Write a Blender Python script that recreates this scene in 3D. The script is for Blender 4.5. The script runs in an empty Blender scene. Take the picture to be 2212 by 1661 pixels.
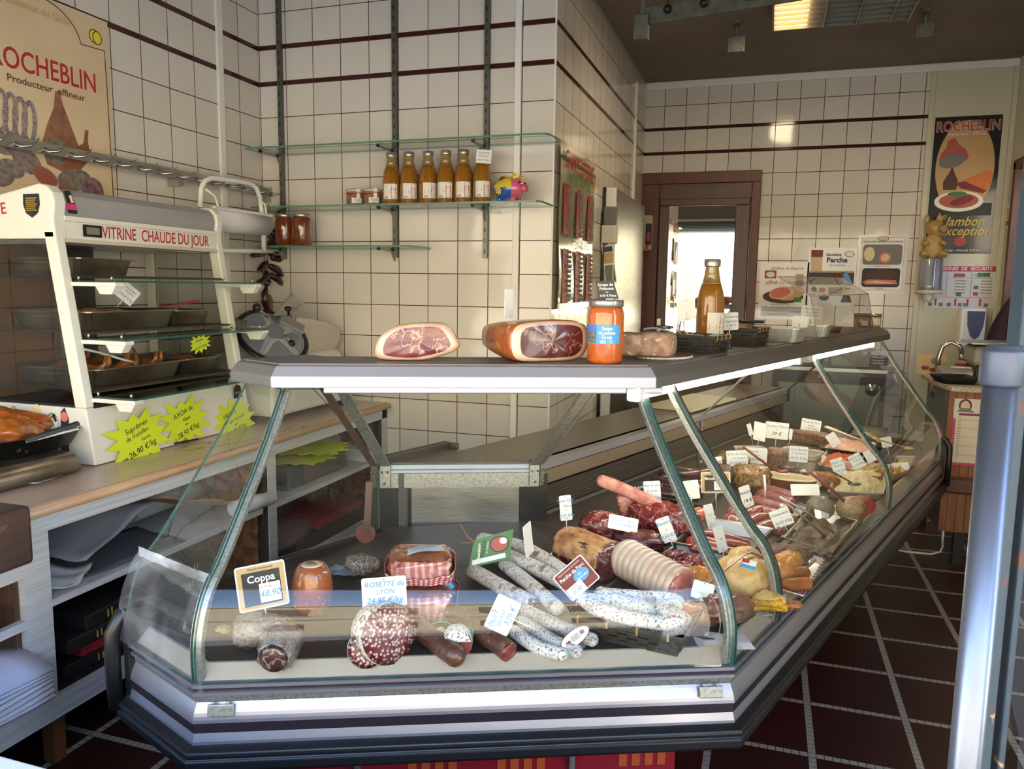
import bpy,bmesh,math,random
from mathutils import Vector,Matrix,Euler,noise
S=bpy.context.scene
COL=S.collection
rnd=random.Random(7)
PI=math.pi
R=math.radians

# ------------------------------------------------------------------ camera
YAW,PIT,ROL,FPX,HCAM=-.3168,-.1265,.0140,1667.0,1.35
CX,CY=1106,830.5
_f=Vector((math.sin(YAW)*math.cos(PIT),math.cos(YAW)*math.cos(PIT),math.sin(PIT)))
_r=Vector((math.cos(YAW),-math.sin(YAW),0))
_u=_r.cross(_f)
CR=_r*math.cos(ROL)+_u*math.sin(ROL)
CU=-_r*math.sin(ROL)+_u*math.cos(ROL)
CF=_f
CAM=Vector((0,0,HCAM))
cd=bpy.data.cameras.new('camera')
cd.sensor_width=36.0
cd.lens=FPX/2212*36.0
cd.clip_start=.05
cam=bpy.data.objects.new('camera',cd)
COL.objects.link(cam)
mw=Matrix((CR,CU,-CF)).transposed().to_4x4()
mw.translation=CAM
cam.matrix_world=mw
S.camera=cam
S.view_settings.view_transform='Standard'
S.view_settings.look='None'
S.view_settings.gamma=1
S.view_settings.exposure=2.85
S.cycles.use_denoising=True
S.cycles.max_bounces=10
S.cycles.diffuse_bounces=5
S.cycles.glossy_bounces=5
S.cycles.transmission_bounces=6
S.cycles.transparent_max_bounces=32
S.cycles.caustics_reflective=False
S.cycles.caustics_refractive=False
S.cycles.sample_clamp_indirect=6.0

# ------------------------------------------------------------------ sky and sun
W=bpy.data.worlds.new('sky');S.world=W;W.use_nodes=True
nt=W.node_tree
sky=nt.nodes.new('ShaderNodeTexSky');sky.sky_type='NISHITA';sky.sun_disc=False
sky.sun_elevation=R(48);sky.sun_rotation=R(25);sky.air_density=1.2;sky.dust_density=.6
nt.links.new(sky.outputs[0],nt.nodes['Background'].inputs[0])
nt.nodes['Background'].inputs[1].default_value=.30
def light(name,kind,loc,energy,color,size=None,size_y=None,rot=None,target=None):
    d=bpy.data.lights.new(name,kind);d.energy=energy;d.color=color
    o=bpy.data.objects.new(name,d);COL.objects.link(o);o.location=loc
    if kind=='AREA':
        d.shape='RECTANGLE';d.size=size;d.size_y=size_y or size
    if target is not None:
        o.rotation_euler=(Vector(target)-Vector(loc)).to_track_quat('-Z','Y').to_euler()
    elif rot:o.rotation_euler=rot
    return o
sun=light('sun','SUN',(0,8,12),3.6,(1,.95,.88),target=(-3,-1.5,0))
sun.data.angle=R(.6)
# daylight portals in the openings of the shop front (guide sky sampling only)
for nm,x0,x1 in (('daylight_portal',-2.4,.3),('daylight_portal',.5,1.4)):
    p=light(nm,'AREA',((x0+x1)/2,.70,1.45),1,(1,1,1),x1-x0,1.7,rot=(R(90),0,0))
    p.data.cycles.is_portal=True

# ------------------------------------------------------------------ pixel rays -> points on real planes (photo frame 2212x1661)
def ray(x,y):return CR*((x-CX)/FPX)-CU*((y-CY)/FPX)+CF
def onX(x,y,X):r=ray(x,y);return CAM+r*((X-CAM.x)/r.x)
def onY(x,y,Y):r=ray(x,y);return CAM+r*((Y-CAM.y)/r.y)
def onZ(x,y,Z):r=ray(x,y);return CAM+r*((Z-CAM.z)/r.z)
def onP(x,y,o,n):
    r=ray(x,y);return CAM+r*((Vector(o)-CAM).dot(n)/r.dot(n))
def dep(P):return (Vector(P)-CAM).dot(CF)
def mpp(P):return dep(P)/FPX

# ------------------------------------------------------------------ materials
MATS={}
def mat(name,col,rough=.5,metal=0.,layers=(),bump=None,spec=.5,coat=0.,sub=0.,alpha=1.,emit=None,sheen=0.,coords='Object',trans=0.,bump2=None):
    """Principled material; layers: (kind, scale, lo, hi, colour[, detail, stretch]) mixed over the base in turn."""
    if name in MATS:return MATS[name]
    m=bpy.data.materials.new(name);m.use_nodes=True;MATS[name]=m
    t=m.node_tree;N=t.nodes;L=t.links
    b=N['Principled BSDF']
    b.inputs['Roughness'].default_value=rough
    b.inputs['Metallic'].default_value=metal
    b.inputs['Specular IOR Level'].default_value=spec
    b.inputs['Coat Weight'].default_value=coat
    b.inputs['Coat Roughness'].default_value=.08
    b.inputs['Alpha'].default_value=alpha
    b.inputs['Transmission Weight'].default_value=trans
    if sub:b.inputs['Subsurface Weight'].default_value=sub;b.inputs['Subsurface Scale'].default_value=.01
    if emit:b.inputs['Emission Color'].default_value=(*emit[0],1);b.inputs['Emission Strength'].default_value=emit[1]
    tc=N.new('ShaderNodeTexCoord')
    def tex(kind,scale,detail=3,stretch=None):
        src=tc.outputs[coords]
        if stretch:
            mp=N.new('ShaderNodeMapping');mp.inputs['Scale'].default_value=stretch;L.new(src,mp.inputs[0]);src=mp.outputs[0]
        if kind=='noise':
            n=N.new('ShaderNodeTexNoise');n.inputs['Scale'].default_value=scale;n.inputs['Detail'].default_value=detail;o=n.outputs[0]
        elif kind in ('vor','cell'):
            n=N.new('ShaderNodeTexVoronoi');n.inputs['Scale'].default_value=scale
            if kind=='cell':n.feature='DISTANCE_TO_EDGE'
            o=n.outputs['Distance']
        elif kind=='wave':
            n=N.new('ShaderNodeTexWave');n.inputs['Scale'].default_value=scale;n.inputs['Distortion'].default_value=detail;n.inputs['Detail'].default_value=2;o=n.outputs['Fac']
        elif kind=='band':
            n=N.new('ShaderNodeTexWave');n.inputs['Scale'].default_value=scale;n.bands_direction='XYZ'['XYZ'.index(detail)] ;o=n.outputs['Fac']
        elif kind=='ridge':
            n=N.new('ShaderNodeTexNoise');n.inputs['Scale'].default_value=scale;n.inputs['Detail'].default_value=detail
            a=N.new('ShaderNodeMath');a.operation='SUBTRACT';a.inputs[1].default_value=.5;L.new(n.outputs[0],a.inputs[0])
            c=N.new('ShaderNodeMath');c.operation='ABSOLUTE';L.new(a.outputs[0],c.inputs[0]);o=c.outputs[0]
        L.new(src,n.inputs['Vector'])
        return o
    cur=None
    for ly in layers:
        kind,scale,lo,hi,c=ly[:5]
        det=ly[5] if len(ly)>5 else 3
        st=ly[6] if len(ly)>6 else None
        o=tex(kind,scale,det,st)
        mr=N.new('ShaderNodeMapRange');mr.inputs[1].default_value=lo;mr.inputs[2].default_value=hi
        L.new(o,mr.inputs[0])
        mx=N.new('ShaderNodeMix');mx.data_type='RGBA'
        L.new(mr.outputs[0],mx.inputs[0])
        if cur is None:mx.inputs[6].default_value=(*col,1)
        else:L.new(cur,mx.inputs[6])
        mx.inputs[7].default_value=(*c,1)
        cur=mx.outputs[2]
    if cur is None:b.inputs['Base Color'].default_value=(*col,1)
    else:L.new(cur,b.inputs['Base Color'])
    nrm=None
    for bp in (bump,bump2):
        if bp:
            o=tex(bp[0],bp[1],bp[3] if len(bp)>3 else 4,bp[4] if len(bp)>4 else None)
            bn=N.new('ShaderNodeBump');bn.inputs['Strength'].default_value=bp[2];bn.inputs['Distance'].default_value=.004
            L.new(o,bn.inputs['Height'])
            if nrm:L.new(nrm,bn.inputs['Normal'])
            nrm=bn.outputs[0]
            L.new(nrm,b.inputs['Normal'])
    return m

def glass_mat(name,tint=(1,1,1),ior=1.6,rough=.0,haze=0.0,hazecol=(.8,.8,.8)):
    """A real pane seen as thin glass: Fresnel mirror over clear transmission, reflecting at each front face."""
    if name in MATS:return MATS[name]
    m=bpy.data.materials.new(name);m.use_nodes=True;MATS[name]=m
    t=m.node_tree;N=t.nodes;L=t.links
    N.remove(N['Principled BSDF'])
    tr=N.new('ShaderNodeBsdfTransparent');tr.inputs[0].default_value=(*tint,1)
    gl=N.new('ShaderNodeBsdfGlossy');gl.inputs['Roughness'].default_value=rough
    fr=N.new('ShaderNodeFresnel');fr.inputs[0].default_value=ior
    ge=N.new('ShaderNodeNewGeometry')
    iv=N.new('ShaderNodeMath');iv.operation='SUBTRACT';iv.inputs[0].default_value=1;L.new(ge.outputs['Backfacing'],iv.inputs[1])
    mu=N.new('ShaderNodeMath');mu.operation='MULTIPLY';L.new(fr.outputs[0],mu.inputs[0]);L.new(iv.outputs[0],mu.inputs[1])
    mx=N.new('ShaderNodeMixShader');L.new(mu.outputs[0],mx.inputs[0]);L.new(tr.outputs[0],mx.inputs[1]);L.new(gl.outputs[0],mx.inputs[2])
    out=mx.outputs[0]
    if haze:
        df=N.new('ShaderNodeBsdfDiffuse');df.inputs[0].default_value=(*hazecol,1)
        tc=N.new('ShaderNodeTexCoord');nz=N.new('ShaderNodeTexNoise');nz.inputs['Scale'].default_value=9;nz.inputs['Detail'].default_value=5
        L.new(tc.outputs['Object'],nz.inputs[0])
        mr=N.new('ShaderNodeMapRange');mr.inputs[1].default_value=.45;mr.inputs[2].default_value=.75;mr.inputs[3].default_value=haze*.3;mr.inputs[4].default_value=haze*1.6
        L.new(nz.outputs[0],mr.inputs[0])
        m2=N.new('ShaderNodeMixShader');L.new(mr.outputs[0],m2.inputs[0]);L.new(out,m2.inputs[1]);L.new(df.outputs[0],m2.inputs[2])
        out=m2.outputs[0]
    L.new(out,N['Material Output'].inputs[0])
    return m

def tile_mat(name,axis,u0,pu,z0,pz,gap,tile,grout,bands=None,bandcol=(.05,.012,.012),rough=.08,shift=0.0):
    """Glazed tile grid in metres: axis 0/1 = the horizontal object axis, z the other (or 'xy' for a floor)."""
    m=bpy.data.materials.new(name);m.use_nodes=True
    t=m.node_tree;N=t.nodes;L=t.links;b=N['Principled BSDF']
    tc=N.new('ShaderNodeTexCoord');sp=N.new('ShaderNodeSeparateXYZ');L.new(tc.outputs['Object'],sp.inputs[0])
    def M(op,a,c=None):
        n=N.new('ShaderNodeMath');n.operation=op
        for i,v in enumerate((a,c)):
            if v is None:continue
            if isinstance(v,(int,float)):n.inputs[i].default_value=v
            else:L.new(v,n.inputs[i])
        return n.outputs[0]
    u=sp.outputs[axis];z=sp.outputs[2]
    zz=z
    bandmask=None
    if bands:
        for (za,zb) in bands:
            g=M('GREATER_THAN',z,zb);zz=M('SUBTRACT',zz,M('MULTIPLY',g,zb-za))
            inb=M('MULTIPLY',M('GREATER_THAN',z,za),M('LESS_THAN',z,zb))
            bandmask=inb if bandmask is None else M('ADD',bandmask,inb)
    def line(c,c0,p):
        fr=M('FRACT',M('ADD',M('DIVIDE',M('SUBTRACT',c,c0),p),100.0))
        dd=M('MINIMUM',fr,M('SUBTRACT',1.0,fr))
        return M('LESS_THAN',dd,gap/2/p)
    g=M('MAXIMUM',line(u,u0,pu),line(zz,z0,pz))
    # slight per-tile tone
    cu=M('FLOOR',M('DIVIDE',M('SUBTRACT',u,u0),pu));cz=M('FLOOR',M('DIVIDE',M('SUBTRACT',zz,z0),pz))
    cb=N.new('ShaderNodeCombineXYZ');L.new(cu,cb.inputs[0]);L.new(cz,cb.inputs[1])
    wn=N.new('ShaderNodeTexWhiteNoise');wn.noise_dimensions='2D';L.new(cb.outputs[0],wn.inputs[0])
    mr=N.new('ShaderNodeMapRange');mr.inputs[3].default_value=.94;mr.inputs[4].default_value=1.03;L.new(wn.outputs[0],mr.inputs[0])
    cm=N.new('ShaderNodeMix');cm.data_type='RGBA';cm.blend_type='MULTIPLY';cm.inputs[0].default_value=1;cm.inputs[6].default_value=(*tile,1)
    L.new(mr.outputs[0],cm.inputs[7])
    mx=N.new('ShaderNodeMix');mx.data_type='RGBA';L.new(g,mx.inputs[0]);L.new(cm.outputs[2],mx.inputs[6]);mx.inputs[7].default_value=(*grout,1)
    cur=mx.outputs[2]
    if bandmask is not None:
        m2=N.new('ShaderNodeMix');m2.data_type='RGBA';L.new(bandmask,m2.inputs[0]);L.new(cur,m2.inputs[6]);m2.inputs[7].default_value=(*bandcol,1);cur=m2.outputs[2]
    L.new(cur,b.inputs['Base Color'])
    rr=N.new('ShaderNodeMapRange');rr.inputs[3].default_value=rough;rr.inputs[4].default_value=.8;L.new(g,rr.inputs[0]);L.new(rr.outputs[0],b.inputs['Roughness'])
    nz=N.new('ShaderNodeTexNoise');nz.inputs['Scale'].default_value=7;nz.inputs['Detail'].default_value=1;L.new(tc.outputs['Object'],nz.inputs[0])
    bn=N.new('ShaderNodeBump');bn.inputs['Strength'].default_value=.10;bn.inputs['Distance'].default_value=.01;L.new(nz.outputs[0],bn.inputs['Height'])
    b2=N.new('ShaderNodeBump');b2.invert=True;b2.inputs['Strength'].default_value=.5;b2.inputs['Distance'].default_value=.002;L.new(g,b2.inputs['Height']);L.new(bn.outputs[0],b2.inputs['Normal'])
    L.new(b2.outputs[0],b.inputs['Normal'])
    return m

def srgb(r,g,b):
    f=lambda c:(c/255/12.92) if c/255 <= .04045 else ((c/255+.055)/1.055)**2.4
    return (f(r),f(g),f(b))

# ------------------------------------------------------------------ mesh builder
class MB:
    def __init__(s):s.v=[];s.f=[];s.mi=[];s.sm=[]
    def add(s,vs,fs,mi=0,smooth=False,M=None):
        o=len(s.v)
        for p in vs:
            p=Vector(p);s.v.append(M @ p if M is not None else p)
        for f in fs:s.f.append([i+o for i in f]);s.mi.append(mi);s.sm.append(smooth)
        return s
    def box(s,c,d,mi=0,M=None,rz=0):
        x,y,z=d[0]/2,d[1]/2,d[2]/2
        vs=[Vector((sx*x,sy*y,sz*z)) for sx in (-1,1) for sy in (-1,1) for sz in (-1,1)]
        if rz:q=Matrix.Rotation(rz,3,'Z');vs=[q @ v for v in vs]
        vs=[v+Vector(c) for v in vs]
        return s.add(vs,[(0,1,3,2),(4,6,7,5),(0,4,5,1),(2,3,7,6),(0,2,6,4),(1,5,7,3)],mi,False,M)
    def bar(s,a,b,w,h,mi=0,up=(0,0,1),M=None):
        a,b=Vector(a),Vector(b);d=(b-a);L=d.length;d.normalize()
        u=Vector(up);x=d.cross(u)
        if x.length<1e-4:x=d.cross(Vector((1,0,0)))
        x.normalize();y=x.cross(d)
        vs=[]
        for p in (a,b):
            for sx,sy in ((-1,-1),(1,-1),(1,1),(-1,1)):vs.append(p+x*(sx*w/2)+y*(sy*h/2))
        return s.add(vs,[(3,2,1,0),(4,5,6,7),(0,1,5,4),(1,2,6,5),(2,3,7,6),(3,0,4,7)],mi,False,M)
    def tube(s,pts,r,n=8,closed=False,mi=0,caps=True,M=None,flat=1.0):
        pts=[Vector(p) for p in pts];k=len(pts);rs=r if isinstance(r,(list,tuple)) else [r]*k
        vs=[];prev=None
        for i,p in enumerate(pts):
            if closed:d=pts[(i+1)%k]-pts[i-1]
            else:d=pts[min(i+1,k-1)]-pts[max(i-1,0)]
            if d.length<1e-9:d=Vector((0,0,1))
            d.normalize()
            if prev is None:
                x=d.cross(Vector((0,0,1)))
                if x.length<.05:x=d.cross(Vector((1,0,0)))
            else:
                x=prev-d*prev.dot(d)
                if x.length<1e-5:x=d.orthogonal()
            x.normalize();y=d.cross(x);prev=x
            for j in range(n):
                a=2*PI*j/n;vs.append(p+(x*math.cos(a)+y*math.sin(a)*flat)*rs[i])
        fs=[]
        for i in range(k if closed else k-1):
            for j in range(n):
                a=i*n+j;b_=i*n+(j+1)%n;c=((i+1)%k)*n+(j+1)%n;d=((i+1)%k)*n+j
                fs.append((a,b_,c,d))
        s.add(vs,fs,mi,True,M)
        if caps and not closed:
            o=len(s.v)-len(vs)
            s.f.append([o+j for j in reversed(range(n))]);s.mi.append(mi);s.sm.append(False)
            s.f.append([o+(k-1)*n+j for j in range(n)]);s.mi.append(mi);s.sm.append(False)
        return s
    def lathe(s,prof,c=(0,0,0),n=28,mi=0,M=None,sx=1,sy=1,mis=None):
        c=Vector(c);vs=[];k=len(prof)
        for (r,z) in prof:
            for j in range(n):
                a=2*PI*j/n;vs.append(c+Vector((r*math.cos(a)*sx,r*math.sin(a)*sy,z)))
        o=len(s.v);s.add(vs,[],mi,True,M)
        for i in range(k-1):
            for j in range(n):
                s.f.append([o+i*n+j,o+i*n+(j+1)%n,o+(i+1)*n+(j+1)%n,o+(i+1)*n+j]);s.mi.append(mis[i] if mis else mi);s.sm.append(True)
        if prof[0][0]>1e-4:s.f.append([o+j for j in reversed(range(n))]);s.mi.append(mis[0] if mis else mi);s.sm.append(False)
        if prof[-1][0]>1e-4:s.f.append([o+(k-1)*n+j for j in range(n)]);s.mi.append(mis[-1] if mis else mi);s.sm.append(False)
        return s
    def prism(s,poly,z0,z1,mi=0,M=None,smi=None):
        n=len(poly);vs=[(p[0],p[1],z0) for p in poly]+[(p[0],p[1],z1) for p in poly]
        ar=sum(poly[i][0]*poly[(i+1)%n][1]-poly[(i+1)%n][0]*poly[i][1] for i in range(n))
        bot,top=list(range(n)),list(range(n,2*n))
        if ar>0:bot.reverse()
        else:top.reverse()
        s.add(vs,[bot,top],mi,False,M)
        o=len(s.v)-2*n
        for i in range(n):
            j=(i+1)%n
            q=[o+i,o+j,o+n+j,o+n+i]
            if ar<0:q.reverse()
            s.f.append(q);s.mi.append(mi if smi is None else smi);s.sm.append(False)
        return s
    def grid(s,fn,nu,nv,mi=0,smooth=True,M=None,wrap=False,flip=False):
        vs=[fn(i/nu,j/nv) for j in range(nv+1) for i in range(nu+1)]
        fs=[]
        for j in range(nv):
            for i in range(nu):
                a=j*(nu+1)+i;q=(a,a+1,a+nu+2,a+nu+1)
                fs.append(q[::-1] if flip else q)
        return s.add(vs,fs,mi,smooth,M)
    def blob(s,rad,c=(0,0,0),e=1.0,amp=0.,fr=3.,seed=0,nu=28,nv=16,mi=0,M=None,fn=None,flatbot=None,mifn=None):
        """closed lumpy superellipsoid; fn(P)->P warps; mifn(P)->material index per face"""
        c=Vector(c);off=Vector((seed*3.7,seed*1.3,seed*2.1))
        def sp(x,p):return math.copysign(abs(x)**p,x)
        def pt(th,ph):
            d=Vector((sp(math.cos(ph),e)*sp(math.cos(th),e),sp(math.cos(ph),e)*sp(math.sin(th),e),sp(math.sin(ph),e)))
            k=1+amp*noise.noise(d*fr+off)+amp*.5*noise.noise(d*fr*2.3+off)
            p=Vector((d.x*rad[0]*k,d.y*rad[1]*k,d.z*rad[2]*k))
            if fn:p=fn(p)
            if flatbot is not None and p.z<flatbot:p.z=flatbot+(p.z-flatbot)*.05
            return p+c
        vs=[pt(0,-PI/2)]
        for i in range(1,nv):
            for j in range(nu):vs.append(pt(2*PI*j/nu,-PI/2+PI*i/nv))
        vs.append(pt(0,PI/2));o=len(s.v)
        fs=[(0,1+(j+1)%nu,1+j) for j in range(nu)]
        for i in range(nv-2):
            for j in range(nu):
                a=1+i*nu+j;b=1+i*nu+(j+1)%nu;fs.append((a,b,b+nu,a+nu))
        t=1+(nv-2)*nu
        fs+=[(t+j,t+(j+1)%nu,t+nu) for j in range(nu)]
        if mifn is None:return s.add(vs,fs,mi,True,M)
        for f in fs:
            pass
        s.add(vs,[],mi,True,M)
        for f in fs:
            ce=sum((vs[i] for i in f),Vector())/len(f)
            s.f.append([i+o for i in f]);s.mi.append(mifn(ce-c));s.sm.append(True)
        return s
    def build(s,name,mats,parent=None,loc=None,rot=None,bevel=0,sub=0,matrix=None):
        me=bpy.data.meshes.new(name)
        me.from_pydata([tuple(v) for v in s.v],[],s.f)
        if not isinstance(mats,(list,tuple)):mats=[mats]
        for m in mats:me.materials.append(m)
        me.polygons.foreach_set('material_index',s.mi)
        me.polygons.foreach_set('use_smooth',s.sm)
        me.update()
        o=bpy.data.objects.new(name,me);COL.objects.link(o)
        if parent is not None:o.parent=parent
        if matrix is not None:o.matrix_local=matrix
        if loc is not None:o.location=loc
        if rot is not None:o.rotation_euler=rot
        if bevel:
            b=o.modifiers.new('bevel','BEVEL');b.width=bevel;b.segments=2;b.limit_method='ANGLE';b.angle_limit=R(40)
        if sub:
            b=o.modifiers.new('subdivision','SUBSURF');b.levels=sub;b.render_levels=sub
        return o
def tag(o,label,cat,group=None,kind=None):
    o['label']=label;o['category']=cat
    if group:o['group']=group
    if kind:o['kind']=kind
    return o
def thing(name,label,cat,loc=(0,0,0),rz=0,group=None,rot=None,matrix=None):
    o=bpy.data.objects.new(name,None);COL.objects.link(o);o.empty_display_size=.05
    if matrix is not None:o.matrix_world=matrix
    else:
        o.location=loc;o.rotation_euler=rot if rot else (0,0,rz)
    return tag(o,label,cat,group)
def struct(o):
    o['kind']='structure';return o
def dup(root,loc=None,rz=None,label=None,matrix=None):
    def cp(o,par):
        c=o.copy();COL.objects.link(c)
        if par is not None:c.parent=par;c.matrix_parent_inverse=o.matrix_parent_inverse
        for ch in [k for k in bpy.data.objects if k.parent==o]:cp(ch,c)
        return c
    r=cp(root,None)
    if matrix is not None:r.matrix_world=matrix
    if loc is not None:r.location=loc
    if rz is not None:r.rotation_euler=(0,0,rz)
    if label:r['label']=label
    return r
def facing(loc,n,roll=0.,up=(0,0,1)):
    """matrix whose local z looks along n, local y towards up; roll turns it counter-clockwise as seen from the front"""
    z=Vector(n).normalized();x=Vector(up).cross(z)
    if x.length<1e-4:x=Vector((1,0,0))
    x.normalize();y=z.cross(x)
    m=Matrix((x,y,z)).transposed().to_4x4() @ Matrix.Rotation(roll,4,'Z')
    m.translation=Vector(loc);return m
# text as flat mesh
_tc={}
def text_geo(s,size,bold=0.,shear=0.,align='CENTER',wide=1.0,space=1.0):
    cu=bpy.data.curves.new('lettering','FONT');cu.body=s;cu.size=size;cu.shear=shear;cu.offset=bold*size
    cu.align_x=align;cu.align_y='CENTER';cu.space_character=space;cu.resolution_u=3
    ob=bpy.data.objects.new('lettering',cu)
    me=bpy.data.meshes.new_from_object(ob)
    vs=[Vector((v.co.x*wide,v.co.y,0)) for v in me.vertices];fs=[list(p.vertices) for p in me.polygons]
    bpy.data.objects.remove(ob);bpy.data.curves.remove(cu);bpy.data.meshes.remove(me)
    return vs,fs
def put_text(mb,s,x,y,size,z=.0008,mi=0,bold=0.,shear=0.,rot=0.,align='CENTER',wide=1.0,space=1.0,M=None,bend=None):
    vs,fs=text_geo(s,size,bold,shear,align,wide,space)
    q=Matrix.Rotation(rot,3,'Z')
    out=[]
    for v in vs:
        p=q @ v;p=Vector((p.x+x,p.y+y,z))
        if bend:p=bend(p)
        out.append(p)
    mb.add(out,fs,mi,False,M);return mb
def ell(cx,cy,rx,ry,n=28,rot=0.,a0=0,a1=2*PI):
    c,s_=math.cos(rot),math.sin(rot)
    full=abs(a1-a0-2*PI)<1e-6
    return [(cx+rx*math.cos(a)*c-ry*math.sin(a)*s_,cy+rx*math.cos(a)*s_+ry*math.sin(a)*c) for a in [a0+(a1-a0)*i/(n if full else n-1) for i in range(n)]]
def rrect(w,h,r,n=5,cx=0,cy=0):
    p=[]
    for sx,sy,a in ((1,1,0),(-1,1,PI/2),(-1,-1,PI),(1,-1,1.5*PI)):
        for i in range(n+1):
            t=a+PI/2*i/n;p.append((cx+sx*(w/2-r)+r*math.cos(t),cy+sy*(h/2-r)+r*math.sin(t)))
    return p
def flat(mb,poly,z,mi=0,M=None):
    n=len(poly);ar=sum(poly[i][0]*poly[(i+1)%n][1]-poly[(i+1)%n][0]*poly[i][1] for i in range(n))
    ids=list(range(n))
    if ar<0:ids.reverse()
    mb.add([(p[0],p[1],z) for p in poly],[ids],mi,False,M);return mb
def rect(x0,y0,x1,y1):return [(x0,y0),(x1,y0),(x1,y1),(x0,y1)]
def col(name,rgb,rough=.5,**k):return mat(name,srgb(*rgb),rough,**k)
# ================================================================== THE SETTING
YB,YFAR,XL,XRT,XE,ZC=3.385,5.83,-2.452,-.931,1.43,2.82
def floor_mat():
    m=bpy.data.materials.new('floor_tiles');m.use_nodes=True
    t=m.node_tree;N=t.nodes;L=t.links;b=N['Principled BSDF']
    tc=N.new('ShaderNodeTexCoord');sp=N.new('ShaderNodeSeparateXYZ');L.new(tc.outputs['Object'],sp.inputs[0])
    def M(op,a,c=None):
        n=N.new('ShaderNodeMath');n.operation=op
        for i,v in enumerate((a,c)):
            if v is None:continue
            if isinstance(v,(int,float)):n.inputs[i].default_value=v
            else:L.new(v,n.inputs[i])
        return n.outputs[0]
    def near(c,c0,p,w):
        fr=M('FRACT',M('ADD',M('DIVIDE',M('SUBTRACT',c,c0),p),200.0))
        return M('LESS_THAN',M('MINIMUM',fr,M('SUBTRACT',1.0,fr)),w/2/p)
    x,y=sp.outputs[0],sp.outputs[1]
    sx=near(x,.193,.292,.021);sy=near(y,2.585,.305,.021)
    strip=M('MAXIMUM',sx,sy)
    # joints across the strips (small white pieces) and mosaic joints in the dark fields
    jx=near(x,.193+.0112,.0225,.002);jy=near(y,2.585+.0112,.0234,.002)
    joint=M('MAXIMUM',M('MULTIPLY',sx,jy),M('MULTIPLY',M('MULTIPLY',sy,jx),M('SUBTRACT',1.0,sx)))
    white=M('MULTIPLY',strip,M('SUBTRACT',1.0,joint))
    fj=M('MULTIPLY',M('MAXIMUM',jx,jy),.5)
    nz=N.new('ShaderNodeTexNoise');nz.inputs['Scale'].default_value=6;L.new(tc.outputs['Object'],nz.inputs[0])
    c1=N.new('ShaderNodeMix');c1.data_type='RGBA';L.new(nz.outputs[0],c1.inputs[0]);c1.inputs[6].default_value=(.036,.011,.010,1);c1.inputs[7].default_value=(.062,.018,.015,1)
    c2=N.new('ShaderNodeMix');c2.data_type='RGBA';L.new(fj,c2.inputs[0]);L.new(c1.outputs[2],c2.inputs[6]);c2.inputs[7].default_value=(.02,.008,.008,1)
    c3=N.new('ShaderNodeMix');c3.data_type='RGBA';L.new(white,c3.inputs[0]);L.new(c2.outputs[2],c3.inputs[6]);c3.inputs[7].default_value=(.42,.39,.35,1)
    L.new(c3.outputs[2],b.inputs['Base Color']);b.inputs['Roughness'].default_value=.42;b.inputs['Specular IOR Level'].default_value=.35
    return m
M_floor=floor_mat()
TILE=srgb(216,210,201);GROUT=srgb(84,42,38)
BANDS=((2.3135,2.3325),(2.484,2.503))
tile_x=tile_mat('wall_tiles_facing_front',0,-2.4455,.1515,2.162,.1515,.0040,TILE,GROUT,BANDS)
tile_y=tile_mat('wall_tiles_side',1,3.385,.1535,2.162,.1515,.0040,TILE,GROUT,BANDS)
tile_far=tile_mat('wall_tiles_end',0,-.012,.1535,2.162,.1515,.0045,TILE,GROUT,BANDS)
M_plaster=mat('ceiling_paint',srgb(128,116,104),.8,layers=[('noise',3,.3,.8,srgb(112,100,88))])
M_cream=mat('cream_panel',srgb(205,200,178),.35)
M_white=mat('white_paint',srgb(232,230,224),.35)
M_whitep=mat('white_plastic',srgb(236,236,236),.3)
def slab(name,x0,x1,y0,y1,z0,z1,m,**k):
    return MB().box(((x0+x1)/2,(y0+y1)/2,(z0+z1)/2),(x1-x0,y1-y0,z1-z0)).build(name,m,**k)
struct(slab('floor',XL-.1,XE+.4,.80,YFAR+.1,-.1,0,M_floor))
struct(slab('ceiling',XL-.1,XE+.1,.55,YFAR+.1,ZC,ZC+.1,M_plaster))
struct(slab('wall_left',XL-.12,XL,.55,YB+.1,0,ZC,tile_y))
struct(slab('wall_back',XL,XRT,YB,YB+.12,0,ZC,tile_x))
w=MB().prism([(XRT,YB),(-.915,YFAR),(-1.05,YFAR),(-1.05,YB+.12),(XRT-.05,YB+.12)],0,ZC)
struct(w.build('wall_side',tile_y))
struct(slab('wall_far',-1.05,XE+.12,YFAR,YFAR+.12,0,ZC,tile_far))
struct(slab('wall_right',XE,XE+.12,1.3,YFAR,0,ZC,M_cream))
# cream panelling at the end of the far wall, ceiling cove, joints
xp=onY(2000,400,YFAR).x
struct(slab('trim_1',xp,XE,YFAR-.012,YFAR,0,ZC-.035,M_cream))
struct(slab('trim_2',xp-.02,xp+.012,YFAR-.022,YFAR,0,ZC-.035,M_cream,bevel=.003))
struct(slab('trim_3',-.915,XE,YFAR-.03,YFAR,ZC-.05,ZC,M_white,bevel=.008))
struct(slab('trim_4',XE-.03,XE,YFAR-.04,YFAR-.012,0,ZC-.05,M_cream,bevel=.004))
# white cable covers running up the tiles
for i,(x,y) in enumerate(((1118,300),(478,300))):
    if i==0:
        q=onY(x,y,YB);struct(slab('trim_5',q.x-.015,q.x+.015,YB-.012,YB,.2,ZC,M_white,bevel=.003))
    else:
        q=onX(x,y,XL);struct(slab('trim_6',XL,XL+.012,q.y-.02,q.y+.02,.8,ZC,M_white,bevel=.003))
q=onX(1371,250,-.922);struct(slab('trim_7',-.925,-.905,q.y-.02,q.y+.02,1.95,ZC-.1,M_white,bevel=.003))
q=onX(1198,400,XRT);struct(slab('trim_8',XRT-.004,XRT+.004,YB-.004,YB+.004,0,ZC,M_white,bevel=.002))
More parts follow.
